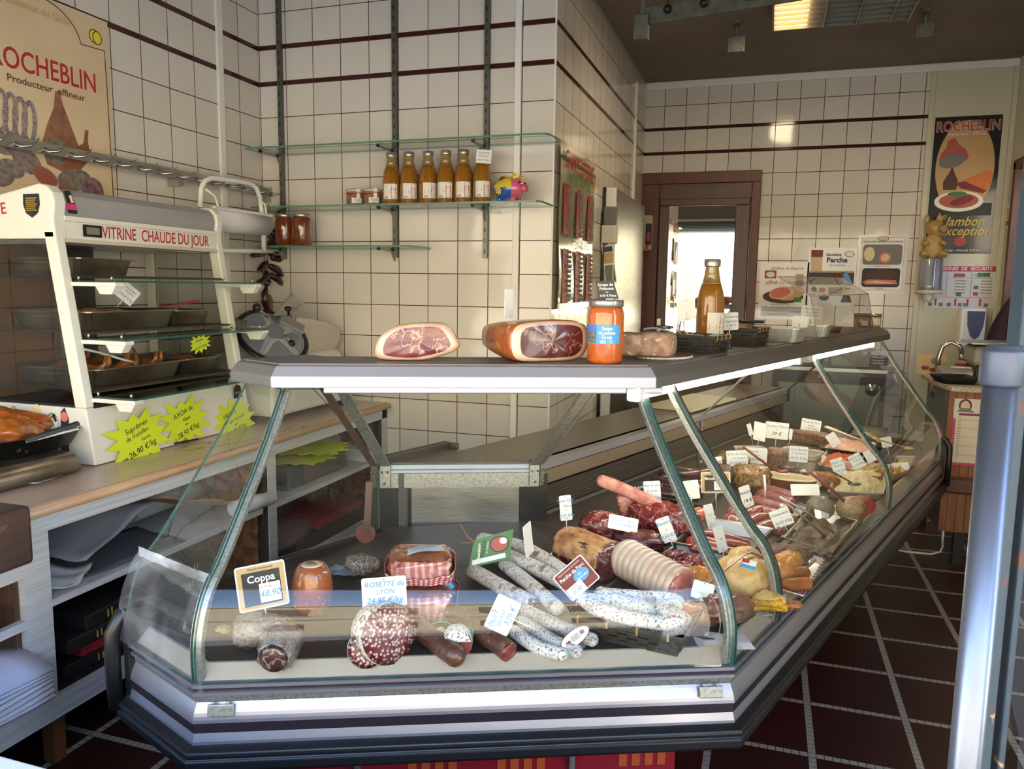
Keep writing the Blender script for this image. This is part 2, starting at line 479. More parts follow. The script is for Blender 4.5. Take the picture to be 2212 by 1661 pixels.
# shop front: low wall with white sill, lintel, jambs; street outside
M_stone=mat('limestone',srgb(214,198,166),.8,layers=[('noise',5,.3,.7,srgb(198,180,146))])
M_out=mat('render_wall',srgb(150,140,126),.8)
struct(slab('wall_front',XL-.12,.42,.55,.80,-.15,.54,M_out))
struct(slab('window_1',XL-.1,.40,.50,.85,.54,.585,M_white,bevel=.004))
struct(slab('wall_lintel',XL-.12,XE+.12,.55,.80,2.12,ZC+.1,M_out))
struct(slab('wall_jamb',XL-.6,XL,.40,.80,-.15,3.4,M_out))
struct(slab('wall_jamb_right',XE,XE+.6,.40,.80,-.15,3.4,M_out))
struct(slab('roof',XL-.6,XE+.6,.45,YFAR+.3,ZC+.12,7.4,M_out))  # unseen block over the shop, raised so its shade covers the near street
struct(slab('pavement',-18,18,-22,.80,-.25,-.15,mat('street_paving',srgb(186,178,162),.85,layers=[('noise',2,.35,.7,srgb(160,152,138))])))
fb=MB().box((0,-13.5,3.2),(44,1,7.0)).box((0,-12.95,6.6),(44,.3,.25),0).box((0,-12.96,3.4),(44,.15,.12),0)
for i in range(-7,8):
    for z in (1.6,4.9):fb.box((i*2.4,-12.99,z),(.9,.06,1.5),1).box((i*2.4,-12.97,z-.8),(1.1,.1,.08),0)
struct(fb.build('wall_across_street',[M_stone,col('shutter_brown',(120,92,70))]))
aw=thing('awning','brown canvas awning over the shop front','awning',(-.5,.10,2.32))
MB().box((0,0,0),(4.4,.9,.04)).build('canvas',col('awning_brown',(96,70,56),.8),aw)
MB().box((0,-.46,-.03),(4.4,.04,.10)).build('front_bar',M_whitep,aw)

# ================================================================== THE REFRIGERATED DISPLAY CASE
def DZ(a):a=R(a);return Vector((math.sin(a),math.cos(a),0))
AF,AR,AL=66.3,19.0,-68.7
BL=Vector((-1.021,1.144,0));BR=BL+DZ(AF)*1.093
dF,dR,dL=DZ(AF),DZ(AR),DZ(AL)
nF,nR=Vector((-dF.y,dF.x,0)),Vector((-dR.y,dR.x,0))
nL=Vector((dL.y,-dL.x,0)) # inward normal of the short end facet
def _corner(n1,n2):
    det=n1.x*n2.y-n1.y*n2.x
    return Vector(((n2.y-n1.y)/det,(n1.x-n2.x)/det,0))
VL,VR=_corner(nL,nF),_corner(nF,nR)
TR,TL=2.64,.285
def PL(d,z=0):p=BL+VL*d;p.z=z;return p
def PR(d,z=0):p=BR+VR*d;p.z=z;return p
def ER(d,z=0,t=TR):p=BR+dR*t+nR*d;p.z=z;return p
def EL(d,z=0,t=TL):p=BL+dL*t+nL*d;p.z=z;return p
def PF(t,d,z=0):p=BL+dF*t+nF*d;p.z=z;return p
def PT(t,d,z=0):p=BR+dR*t+nR*d;p.z=z;return p
case=thing('display_case','long angled refrigerated glass counter full of meat and charcuterie','display case',(BL.x+.45,BL.y+.7,0))
CL=Vector(case.location)
def csweep(prof,segs='LFR',mi=0,closed=True,mb=None,t=TR,tl=TL,tr0=0.,smooth=False):
    """prof: (d,z) outline swept along the case's facets"""
    mb=mb or MB()
    cols=[]
    if 'L' in segs:cols.append([EL(d,z,tl) for d,z in prof])
    if 'L' in segs or 'F' in segs:cols.append([PL(d,z) for d,z in prof])
    if 'F' in segs or 'R' in segs:cols.append([PR(d,z) if not tr0 else PT(tr0,d,z) for d,z in prof])
    if 'R' in segs:cols.append([ER(d,z,t) for d,z in prof])
    n=len(prof);vs=[p-CL for c in cols for p in c];fs=[]
    for i in range(len(cols)-1):
        for j in range(n if closed else n-1):
            a=i*n+j;b=i*n+(j+1)%n
            fs.append((a,b,b+n,a+n))
    mb.add(vs,fs,mi,smooth)
    if closed:
        o=len(mb.v)-len(vs);k=len(cols)
        mb.f+=[[o+j for j in reversed(range(n))],[o+(k-1)*n+j for j in range(n)]];mb.mi+=[mi,mi];mb.sm+=[False,False]
    return mb
M_silver=mat('brushed_aluminium',srgb(166,165,174),.34,.75)
M_capsil=mat('silver_cap',srgb(168,166,176),.34,.4)
M_grey=mat('grey_plastic',srgb(98,94,92),.45)
M_black=mat('black_rubber',srgb(26,25,27),.38)
M_blackpl=mat('black_plastic',srgb(22,21,22),.45)
M_band=mat('dark_band',srgb(40,33,40),.35)
M_ledge=mat('beige_ledge',srgb(172,160,146),.5)
M_deck=mat('dark_deck_steel',srgb(74,66,60),.42,.25,layers=[('noise',4,.3,.7,srgb(62,56,52))])
M_steel=mat('stainless_steel',srgb(186,184,180),.28,.9,layers=[('noise',14,.35,.7,srgb(160,158,154),4,(1,1,14))])
M_galv=mat('galvanised_steel',srgb(170,170,164),.4,.7,layers=[('noise',160,.4,.65,srgb(140,140,134))])
M_worktop=mat('grey_worktop',srgb(112,104,95),.38,.15,layers=[('noise',60,.4,.7,srgb(98,91,83))])
M_louvre=mat('grey_louvre',srgb(96,86,78),.45,.2)
M_brown=mat('brown_metal',srgb(92,70,62),.4,.3)
M_glass=glass_mat('clear_glass',(.97,.985,.975),1.62)
M_gedge=mat('green_glass_edge',(.025,.105,.085),.15,spec=.5)
M_screw=mat('screw_steel',srgb(120,112,104),.35,.8)
csweep([(-.012,.40),(-.022,.412),(-.022,.428),(-.016,.432),(-.022,.437),(-.020,.447),(.0,.452),(.05,.452),(.05,.40)]).build('bumper',M_black,case,bevel=.003)
csweep([(.0,.450),(.0,.458),(.005,.474),(.03,.474),(.03,.450)]).build('lower_chrome_strip',M_silver,case)
csweep([(.004,.474),(.004,.495),(.03,.495),(.03,.474)]).build('dark_strip',M_band,case)
cv=[(.002+.014*(i/6)**1.6,.495+.038*(i/6)) for i in range(7)]
csweep(cv+[(.05,.533),(.05,.495)],smooth=False).build('curved_fascia',M_silver,case)
csweep([(.014,.533),(.012,.549),(.045,.549),(.045,.533)]).build('glass_channel',M_galv,case)
csweep([(.006,.549),(.006,.556),(.045,.556),(.045,.549)]).build('sill_rail',M_silver,case)
csweep([(.012,.556),(.012,.565),(.045,.565),(.045,.556)]).build('gasket',M_band,case)
csweep([(.006,.565),(.006,.572),(.02,.574),(.02,.565)]).build('sill_rail',M_silver,case)
csweep([(.02,.566),(.02,.573),(.046,.598),(.052,.598),(.052,.566)]).build('inner_ledge',M_ledge,case)
# tub: deck, back panel, louvre
DK0,DKS=.588,.10
def deckz(d):return DK0+DKS*(d-.05)
mb=MB()
dk=[(.05,deckz(.05)),(.76,deckz(.76))]
mb.add([EL(.05,deckz(.05))-CL,PL(.05,deckz(.05))-CL,PR(.05,deckz(.05))-CL,ER(.05,deckz(.05))-CL,ER(.76,deckz(.76))-CL,PR(.76,deckz(.76))-CL,PL(.72,deckz(.72))-CL,EL(.70,deckz(.70))-CL],
       [(0,1,6,7),(1,2,5,6),(2,3,4,5)])
o=mb.build('deck',M_deck,case);sl=o.modifiers.new('solid','SOLIDIFY');sl.thickness=.02;sl.offset=-1
# tub underside and the tiled base under it
csweep([(.05,.40),(.05,.56),(.9,.56),(.9,.40)],'FR').build('tub',M_blackpl,case)
M_redtile=mat('red_base_tiles',srgb(150,30,42),.25,layers=[('cell',9,.02,.03,srgb(150,30,42))],spec=.6)
csweep([(.16,0),(.16,.405),(.20,.405),(.20,0)],'F').build('tiled_base',M_redtile,case)
csweep([(.42,0),(.42,.405),(.46,.405),(.46,0)],'R',t=TR-.1).build('tiled_base',M_redtile,case)
for t in (.30,.78):MB().bar(PF(t,.155,.0)-CL,PF(t,.155,.405)-CL,.02,.012,0,up=dF).build('base_joint',M_galv,case)
# lattice print on the base tiles, orange reflections painted into its colour
mb=MB()
for c0 in (.42,.62,.90):
    for i in range(4):
        for j in range(5):
            p=PF(c0+i*.03,.1585,.32-j*.045)-CL
            mb.box(p,(.019,.002,.03),0,rz=R(90-AF))
mb.build('base_lattice_print',col('lattice_reflection_orange',(196,86,44),.3),case)
# stainless back panel below the shelf and dark uprights, side tub wall
mb=MB();a,b=PF(.40,.745),PF(.745,.745)
def vpanel(mb,a,b,z0,z1,th,mi=0):
    a,b=Vector(a),Vector(b);d=(b-a).normalized();n=Vector((-d.y,d.x,0))*th
    vs=[Vector((p.x,p.y,z))-CL for z in (z0,z1) for p in (a,b,b+n,a+n)]
    return mb.add(vs,[(3,2,1,0),(4,5,6,7),(0,1,5,4),(1,2,6,5),(2,3,7,6),(3,0,4,7)],mi)
vpanel(mb,PF(.40,.75),PF(.715,.75),.60,.772,.01).build('steel_back_panel',M_steel,case)
mb=MB();vpanel(mb,PF(.28,.755),PF(.80,.755),.58,.80,.01).build('dark_back_panel',M_blackpl,case)
mb=MB()
for i in range(9):
    z0=.665+i*.0105
    csweep([(.775,z0),(.768,z0+.009),(.782,z0+.009),(.782,z0)],'R',mb=mb,tr0=.34)
mb.build('louvre_panel',M_louvre,case)
csweep([(.782,.60),(.782,.80),(.80,.80),(.80,.60)],'R',tr0=.34).build('rear_wall',M_grey,case)
csweep([(.745,.765),(.745,.808),(.80,.808),(.80,.765)],'F').build('shelf_front_rail',M_galv,case)
csweep([(.745,.765),(.745,.806),(.80,.806),(.80,.765)],'R').build('shelf_front_rail',mat('bronze_rail',srgb(142,128,108),.35,.6),case)
csweep([(.742,.810),(.742,.818),(.748,.820),(.748,.832),(.79,.832),(.79,.810)],'F').build('shelf_lip',mat('pale_aluminium',srgb(168,178,190),.35,.6),case)
csweep([(.742,.810),(.742,.834),(.79,.834),(.79,.810)],'R').build('shelf_lip',M_silver,case)
# worktop behind the glass
ap=PT(.33,1.05)
mb=MB().prism([(p-CL).to_2d() for p in (PL(.77),PR(.77),PT(.31,1.05),PF(.50,.97))],.812,.835)
mb.build('service_shelf',M_worktop,case,bevel=.002)
mb=MB().prism([(p-CL).to_2d() for p in (PR(.772),ER(.772),ER(1.04),PT(.315,1.04))],.812,.834)
mb.build('service_shelf',M_worktop,case,bevel=.002)
mb=MB().bar(PL(.76,.842)-CL,PF(.505,.975,.842)-CL,.022,.03).bar(PF(.505,.975,.842)-CL,PT(.33,1.055,.842)-CL,.015,.022)
mb.build('shelf_rim',mat('rim_brown',srgb(64,56,50),.4),case,bevel=.004)
vpanel(MB(),PT(.05,1.03),PT(TR,1.03),.1,.81,.01).build('rear_cladding',M_grey,case)
vpanel(MB(),PL(.78),PF(.50,.96),.1,.81,.01).build('rear_cladding',M_blackpl,case)
# curved glass
prof=[(.008,.574),(.006,.62),(.008,.655),(.016,.692),(.031,.731),(.053,.765),(.085,.80),(.166,.909),(.24,1.012),(.305,1.115)]
def smoothprof(p):
    out=[]
    for i in range(len(p)-1):
        p0,p1,p2,p3=p[max(i-1,0)],p[i],p[i+1],p[min(i+2,len(p)-1)]
        for k in range(4):
            t=k/4
            out.append(tuple(.5*((2*p1[j])+(-p0[j]+p2[j])*t+(2*p0[j]-5*p1[j]+4*p2[j]-p3[j])*t*t+(-p0[j]+3*p1[j]-3*p2[j]+p3[j])*t**3) for j in (0,1)))
    return out+[p[-1]]
GP=smoothprof(prof)
def gnorm(i):
    a,b=GP[max(i-1,0)],GP[min(i+1,len(GP)-1)];dx,dz=b[0]-a[0],b[1]-a[1];l=math.hypot(dx,dz);return (dz/l,-dx/l) # inward
def pane(fa,fb,name='glass_pane',th=.006,m=M_glass,g=GP,par=case,c0=CL,edge=True):
    """curved pane between end curves fa(d,z) and fb(d,z)"""
    n=len(g);vs=[]
    for (k,f) in ((0,fa),(0,fb),(1,fb),(1,fa)):
        for i in range(n):
            nn=gnorm(i);d,z=g[i][0]+nn[0]*th*k,g[i][1]+nn[1]*th*k
            vs.append(f(d,z)-c0)
    mb=MB()
    fo=[(i,i+1,n+i+1,n+i) for i in range(n-1)];fi=[(2*n+i,2*n+i+1,3*n+i+1,3*n+i) for i in range(n-1)]
    mb.add(vs,[f[::-1] for f in fo]+[f[::-1] for f in fi],0,True)
    e1=[(n+i,n+i+1,2*n+i+1,2*n+i) for i in range(n-1)]+[(3*n+i,3*n+i+1,i+1,i) for i in range(n-1)]
    for f in [list(f[::-1]) for f in e1]+[[0,n,2*n,3*n],[n-1,4*n-1,3*n-1,2*n-1]]:mb.add([vs[i] for i in f],[(0,1,2,3)],1)
    return mb.build(name,[m,M_gedge],par)
pane(lambda d,z:PL(d,z)+dF*.004,lambda d,z:PR(d,z)-dF*.004)
pane(lambda d,z:EL(d,z,TL-.01),lambda d,z:PL(d,z)+dL*.004)
JT=(.285,1.50)
pane(lambda d,z:PR(d,z)+dR*.006,lambda d,z:PT(JT[0]-.004,d,z))
pane(lambda d,z:PT(JT[0]+.004,d,z),lambda d,z:PT(JT[1]-.004,d,z))
pane(lambda d,z:PT(JT[1]+.004,d,z),lambda d,z:ER(d,z)-dR*.006)
# posts that follow the glass on its inside
def post(f,side,w,name,m,d0=.010,th=.012):
    mb=MB();n=len(GP);vs=[]
    for k in (0,1):
        for s_ in (-1,1):
            for i in range(n):
                nn=gnorm(i);vs.append(f(GP[i][0]+nn[0]*(d0+th*k),GP[i][1]+nn[1]*(d0+th*k))+side*(s_*w/2)-CL)
    fs=[]
    for i in range(n-1):
        fs+=[(i,i+1,n+i+1,n+i),(2*n+i,3*n+i,3*n+i+1,2*n+i+1),(i,2*n+i,2*n+i+1,i+1),(n+i,n+i+1,3*n+i+1,3*n+i)]
    fs+=[(0,n,3*n,2*n),(n-1,3*n-1,4*n-1,2*n-1)]
    mb.add(vs,[f_[::-1] for f_ in fs]);return mb.build(name,m,case,bevel=.002)
post(lambda d,z:PL(d,z),dF,.022,'glass_post',M_galv)
post(lambda d,z:PR(d,z),(dF+dR).normalized(),.028,'glass_post',M_galv)
post(lambda d,z:PT(JT[0],d,z),dR,.020,'glass_post',M_galv,.008,.014)
post(lambda d,z:PT(JT[0],d,z),dR,.008,'post_gasket',M_black,-.003,.010)
post(lambda d,z:PT(JT[1],d,z),dR,.018,'glass_post',M_galv,.008,.012)
post(lambda d,z:PT(TR-.012,d,z),dR,.016,'glass_post',M_galv,.008,.012)
# top cap
capp=[(.266,1.121),(.266,1.146),(.284,1.167),(.300,1.170),(.470,1.170),(.485,1.160),(.485,1.121)]
csweep(capp,'F').build('top_cap',[M_capsil],case,bevel=.0015)
csweep([(a,b) for a,b in capp],'R',t=TR-.05).build('top_cap',M_grey,case,bevel=.002)
csweep([(a,b) for a,b in capp],'L',tl=.275).build('top_cap',M_grey,case,bevel=.004)
csweep([(.297,1.1695),(.297,1.1725),(.475,1.1725),(.475,1.1695)],'LFR',t=TR-.06,tl=.265).build('cap_top_plate',mat('top_plate_grey',srgb(104,98,96),.42,.1),case)
mb=MB().bar(PF(.10+.12,.30,1.113)-CL,PF(1.0,.30,1.113)-CL,.02,.016).bar(PF(.22,.315,1.117)-CL,PF(1.0,.315,1.117)-CL,.03,.006)
mb.build('lamp_rail',M_silver,case,bevel=.003)
M_tube=mat('fluorescent_tube',(1,.95,.85),.3,emit=((1,.90,.76),2.6))
for (t0,t1) in ((.10,1.30),(1.42,2.42)):
    lp=MB().tube([PT(t0+.02,.31,1.104)-CL,PT(t1-.02,.31,1.104)-CL],.013,10).build('fluorescent_tube',M_tube,case)
    for t_ in (t0,t1):MB().box(PT(t_,.31,1.106)-CL,(.03,.034,.036),rz=R(90-AR)).build('tube_holder',M_whitep,case,bevel=.006)
    l_=light('case_lamp','AREA',PT((t0+t1)/2,.318,1.085),.55,(1,.9,.76),t1-t0-.1,.03)
    l_.rotation_euler=(0,R(-25),R(90-AR));l_.rotation_euler=(R(20),0,R(90-AR))
# brackets from cap to service shelf
def bracket(f,side,w,m,name='cap_bracket',zt=1.118,dt=.47):
    mb=MB();pts=[(dt,zt),(.715,.862),(.742,.832),(.742,.768)]
    vs=[]
    for s_ in (-1,1):
        for off in (0,.006):
            for d,z in pts:vs.append(f(d-off,z-(0 if z<.85 else off*.6))+side*(s_*w/2)-CL)
    fs=[];n=4
    for i in range(3):
        fs+=[(i,i+1,2*n+i+1,2*n+i),(n+i+1,n+i,3*n+i,3*n+i+1),(i+1,i,n+i,n+i+1),(2*n+i,2*n+i+1,3*n+i+1,3*n+i)]
    fs+=[(0,2*n,3*n,n),(n-1,2*n-1,4*n-1,3*n-1)]
    o=mb.add(vs,fs).build(name,m,case,bevel=.001)
    for ds,z in ((-.28,.815),(.28,.815),(0,.782)):
        p=f(.733,z)+side*(w*ds)-CL;MB().blob((.004,.004,.004),p,nu=8,nv=6).build('screw',M_screw,o)
    return o
bracket(lambda d,z:PL(d,z)+dF*.02+(dF*.012 if d<.6 else Vector()),dF,.030,M_galv)
bracket(lambda d,z:PL(d,z)-dF*.012,dF,.018,M_brown)
bracket(lambda d,z:PR(d,z)-dF*.012,dF,.028,M_galv)
bracket(lambda d,z:PR(d,z)+dR*.020,dR,.022,M_galv)
bracket(lambda d,z:PT(1.50,d,z),dR,.020,M_silver)
bracket(lambda d,z:PT(TR-.03,d,z),dR,.02,M_blackpl)
# small hinge plates on the fascia and end frames
for t in (.055,1.04):
    o=MB().box((0,0,0),(.05,.006,.024),rz=0).box((-.014,-.001,.015),(.008,.008,.006)).box((.014,-.001,.015),(.008,.008,.006)).build('hinge_plate',M_galv,case,bevel=.002)
    o.location=PF(t,.001,.522)-CL;o.rotation_euler=(R(-12),0,R(90-AF))
# left end: black frame, side glass, brown strut with round foot
fr=MB();bp=lambda d,z:EL(d,z,TL+.006)-CL
fr.tube([bp(-.018,.43),bp(-.022,.52),bp(-.020,.60),bp(.0,.635),bp(.03,.64),bp(.05,.62)],.016,8)
fr.build('end_frame',M_black,case)
vpanel(MB(),EL(.0),EL(.72),.42,.655,-.02).build('end_wall',M_blackpl,case)
sg=MB();pp=[(d+.008,z) for d,z in GP[4:]]+[(.47,1.115),(.715,.86),(.72,.66),(.02,.66)]
f3=lambda k:[EL(d,z,TL-.006*k)-CL for d,z in pp]
n=len(pp);sg.add(f3(0)+f3(1),[list(range(n)),list(range(2*n-1,n-1,-1))],0)
for i in range(n):
    j=(i+1)%n;sg.f.append([i,n+i,n+j,j]);sg.mi.append(1);sg.sm.append(False)
sg.build('side_glass',[M_glass,M_gedge],case)
sp_=lambda x,y:onP(x,y,EL(.70,0,.1),nF)-CL
st=MB().bar(sp_(798,1040),sp_(792,1150),.018,.006,up=nF)
st.build('strut',M_brown,case)
o=MB().lathe([(.026,-.003),(.026,.003)],n=20).blob((.003,.003,.003),(-.007,0,.005),nu=6,nv=4).blob((.003,.003,.003),(.008,0,.005),nu=6,nv=4).build('strut_foot',mat('rust_brown',srgb(104,58,44),.5),case)
q=onP(790,1152,EL(.70,0,.1),nF);o.matrix_local=facing(q-CL,-nF)
# right end
fr=MB();bp=lambda d,z:ER(d,z,TR+.006)-CL
fr.tube([bp(-.018,.43),bp(-.02,.55),bp(-.018,.62),bp(.0,.655),bp(.02,.65)],.014,8).build('end_frame',M_black,case)
vpanel(MB(),ER(.0),ER(.76),.42,.63,-.015).build('end_wall',M_blackpl,case)
sg=MB();f3=lambda k:[ER(d,z,TR-.006*k)-CL for d,z in pp]
sg.add(f3(0)+f3(1),[list(range(n)),list(range(2*n-1,n-1,-1))],0)
for i in range(n):
    j=(i+1)%n;sg.f.append([i,n+i,n+j,j]);sg.mi.append(1);sg.sm.append(False)
sg.build('side_glass',[M_glass,M_gedge],case)
# torn clear plastic sheet taped over the short end facet
M_film=glass_mat('clear_film',(.95,.96,.97),1.45,.10,.12,(.75,.76,.8))
fm=MB()
def film(u,v):
    i=v*(len(GP)-1)*.58;k=int(i);fr_=i-k;d=GP[k][0]*(1-fr_)+GP[min(k+1,len(GP)-1)][0]*fr_;z=GP[k][1]*(1-fr_)+GP[min(k+1,len(GP)-1)][1]*fr_
    a=EL(d,z,TL+.01);b=PL(d,z)+dF*.02
    p=a.lerp(b,u);nn=(-(nL if u<.85 else nF))
    p+=nn*(.008+.004*noise.noise(Vector((u*4,v*5,3)))+.003*noise.noise(Vector((u*14,v*6,1))))
    if v==0:p.z -= .02*abs(noise.noise(Vector((u*7,1,1))))+.02*u
    return p-CL
fm.grid(film,22,26).build('plastic_sheet',M_film,case)
tp=MB()
def tape(u,v):
    p=film(min(.98,u*.92),1.0)+CL;p.z+=.004-.022*v;p+=-nL*.004;return p-CL
tp.grid(tape,14,2).build('sticky_tape',glass_mat('tape',(.85,.86,.88),1.4,.3,.5,(.8,.82,.86)),case)
# ================================================================== SIGNS AND CARDS
INK={'black':col('ink_black',(24,22,24),.5),'blue':col('ink_blue',(36,134,190),.5),'red':col('ink_red',(176,40,52),.45),
       'white':col('ink_white',(236,234,228),.5),'gold':col('ink_gold',(206,170,60),.4),'grey':col('ink_grey',(120,116,116),.6),
       'green':col('ink_green',(52,120,70),.5),'brown':col('ink_brown',(84,50,40),.6),'pink':col('ink_pink',(214,120,110),.6),'darkred':col('ink_dark_red',(120,36,40),.5),
       'orange':col('ink_orange',(214,116,52),.5),'cream':col('ink_cream',(222,206,160),.5),'navy':col('ink_navy',(40,44,66),.5),'yellow':col('ink_yellow',(230,206,60),.5),
       'skyblue':col('ink_sky_blue',(64,150,206),.4),'magenta':col('ink_magenta',(206,60,120),.5),'tan':col('ink_tan',(196,160,110),.5),'purple':col('ink_purple',(130,44,90),.5),'meat':col('ink_meat',(176,84,70),.5),'fat':col('ink_fat',(222,190,160),.5)}
M_card=mat('white_card',srgb(228,228,224),.35)
def write(parent,lines,z=.0014,name='lettering'):
    """lines: (text, x, y, size, colour[, shear, rot, bold, wide, align]); one part per colour"""
    by={}
    for ln in lines:
        t,x,y,sz,c=ln[:5];sh,ro,bo,wi,al=(list(ln[5:])+[0.,0.,0.,1.,'CENTER'][len(ln)-5:])
        put_text(by.setdefault(c,MB()),t,x,y,sz,z,0,bo,sh,ro,al,wi)
    for c,mb in by.items():mb.build(name,INK[c],parent)
def shapes(parent,items,z=.0008,name='printed_picture',dz=.0002):
    """items: (polygon, colour) painted in order, as one printed mesh"""
    mb=MB();cs=[]
    for i,(poly,c) in enumerate(items):
        if c not in cs:cs.append(c)
        flat(mb,poly,z+i*dz,cs.index(c))
    return mb.build(name,[INK[c] for c in cs],parent)
HAND=.22
def price_tag(label,M,w,h,lines,pin=.05,back=False,base=None,group=None,rad=.004,tilt_pin=0.,name='price_tag',cat='price tag',border=None,holes=True):
    t=thing(name,label,cat,matrix=M,group=group)
    MB().prism(rrect(w,h,rad),-.0006,.0006).build('card',base or M_card,t)
    if border:shapes(t,[(rrect(w-.004,h-.004,rad*.8),border[0]),(rrect(w-.004-border[2],h-.004-border[2],rad*.5),border[1])])
    if lines:write(t,[(a,x*w,y*h,s*h,c,HAND if len(r)<1 else r[0])+tuple(r[1:]) for (a,x,y,s,c,*r) in lines])
    if pin:
        zz=.003 if back else-.003
        MB().tube([(0,-h*.1,zz),(0,-h/2,zz),(0,-h/2-pin,zz-.004)],[.0022,.0016,.0007],6).build('pin',M_whitep,t)
        if holes:
            hb=MB()
            for x,y in ((0,h*.42),(-.05*w,-h*.42),(.07*w,-h*.42)):flat(hb,ell(x,y,.0013,.0013,8),.0009)
            hb.build('pin_hole',INK['black'],t)
    return t

# ================================================================== WHITE COUNTER ON THE SIDE OF THE ROOM
M_wwood=mat('white_wood_laminate',srgb(206,206,208),.45,layers=[('noise',12,.35,.7,srgb(178,178,184),4,(.3,.25,9))])
M_marble=mat('beige_marble',srgb(206,178,154),.25,layers=[('noise',3,.35,.7,srgb(182,152,130),6,(1,.35,1)),('ridge',4,.012,.0,srgb(128,104,84),6,(1,.25,1))])
M_mdedge=mat('rounded_marble_edge',srgb(206,170,132),.3,layers=[('noise',8,.4,.7,srgb(180,136,100),5,(1,.4,1))])
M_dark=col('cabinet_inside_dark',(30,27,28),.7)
M_brownwood=mat('brown_wood',srgb(96,70,52),.55,layers=[('noise',10,.35,.7,srgb(70,48,36),5,(6,6,.6))])
M_chip=mat('chipboard',srgb(150,92,44),.7,layers=[('noise',30,.45,.6,srgb(96,58,30),5)])
XC=-1.755
cab=thing('counter_cabinet','white laminate counter cabinet with open compartments below marble top','cabinet',(-2.1,2.1,0))
O=Vector(cab.location)
def cbox(name,x0,x1,y0,y1,z0,z1,m,par=cab,o=O,**k):
    return MB().box((((x0+x1)/2-o.x),((y0+y1)/2-o.y),((z0+z1)/2-o.z)),(x1-x0,y1-y0,z1-z0)).build(name,m,par,**k)
cbox('top_rail',XC-.02,XC,.95,3.38,.700,.745,M_wwood)
cbox('bottom_rail',XC-.02,XC,.95,3.38,.18,.24,M_wwood)
cbox('corner_post',XC-.02,XC,1.40,1.477,.24,.70,M_wwood)
cbox('corner_post',XC-.02,XC,3.33,3.385,.24,.745,M_wwood)
cbox('divider',XC-.02,XC,2.415,2.465,.24,.70,M_wwood)
cbox('divider',XC-.45,XC-.02,2.385,2.41,.24,.72,M_chip)
cbox('door_track',XC-.03,XC-.004,2.385,2.415,.24,.70,M_blackpl)
cbox('door_track',XC-.03,XC-.004,3.295,3.328,.24,.70,M_blackpl)
cbox('end_panel',XC-.5,XC-.02,3.335,3.36,.24,.72,M_chip)
cbox('shelf_board',XC-.5,XC-.004,1.477,3.33,.490,.510,M_wwood)
cbox('floor_board',XC-.6,XC-.02,.95,3.38,.22,.24,M_dark)
cbox('back_board',XL+.005,XL+.02,.95,3.38,.1,.74,M_dark)
cbox('side_board',XC-.6,XC-.02,1.40,1.42,.24,.72,M_dark)
cbox('pigeon_rail',XC-.02,XC,.95,1.40,.597,.70,M_wwood)
cbox('pigeon_rail',XC-.02,XC,.95,1.40,.462,.485,M_wwood)
cbox('pigeon_rail',XC-.02,XC,.95,1.40,.24,.345,M_wwood)
cbox('pigeon_back',XC-.2,XC-.18,.95,1.40,.24,.70,M_brownwood)
cbox('pigeon_side',XC-.2,XC-.02,1.385,1.40,.24,.70,M_brownwood)
cbox('leg',XC-.12,XC-.08,1.52,1.56,0,.22,col('leg_brown',(130,84,52)))
cbox('leg',XC-.12,XC-.08,3.20,3.24,0,.22,col('leg_brown',(130,84,52)))
wt=thing('worktop','long beige marble worktop lying on the white counter cabinet','worktop',(-2.1,2.1,.745))
mb=MB().box((0,0,.0155),(.70,2.56,.029))
mb.build('slab',M_marble,wt).location=(-.005,.0,0)
MB().tube([(.355,-1.28,.0145),(.355,1.275,.0145)],.0145,12).build('rounded_edge',M_mdedge,wt)
# butcher's block end
bk=MB().box((0,0,0),(.20,.42,.14))
bk.build('chopping_block',[mat('worn_block_wood',srgb(72,48,36),.7,layers=[('noise',9,.4,.65,srgb(40,26,22),6,(1,.3,3)),('noise',24,.6,.75,srgb(120,86,58),5)],bump=('noise',20,.5))],loc=(-1.688,1.09,.765),bevel=.012)
tag(bpy.data.objects['chopping_block'],'worn dark wooden chopping block at the near end of the marble counter','chopping block')
# contents of the compartments
M_paper=col('paper_white',(206,208,214),.7)
M_paperg=col('paper_grey',(120,122,130),.7)
M_kraft=mat('kraft_paper',srgb(158,124,88),.75)
def sheet(name,label,cat,loc,w,h,rz,tilt,m,curl=.02,group=None,seed=0):
    def f(u,v):
        return Vector(((u-.5)*w,(v-.5)*h,curl*noise.noise(Vector((u*2+seed,v*2,seed)))+curl*.6*(u-.3)**2))
    o=MB().grid(f,8,8).build(name,m);s_=o.modifiers.new('thickness','SOLIDIFY');s_.thickness=.002
    o.location=loc;o.rotation_euler=(tilt,tilt*.4,rz);return tag(o,label,cat,group)
sheet('wrapping_paper','grey wrapping sheet hanging over the cabinet shelf edge','paper',(-1.86,1.70,.635),.22,.32,R(10),R(14),M_paperg,.03,seed=1)
sheet('wrapping_paper','dark grey wrapping sheet lying flat on the upper cabinet shelf','paper',(-1.90,1.78,.520),.26,.40,R(-12),R(2),col('slate_paper',(84,88,100),.7),.012,seed=4)
sheet('wrapping_paper','pale crumpled sheet in the near corner of the upper cabinet shelf','paper',(-1.86,1.56,.530),.18,.14,R(30),R(5),M_paper,.03,seed=7)
sheet('cardboard_sheet','folded brown cardboard on the shelf before the chipboard divider','cardboard',(-1.86,2.10,.600),.13,.38,R(6),R(-18),M_kraft,.02,seed=9)
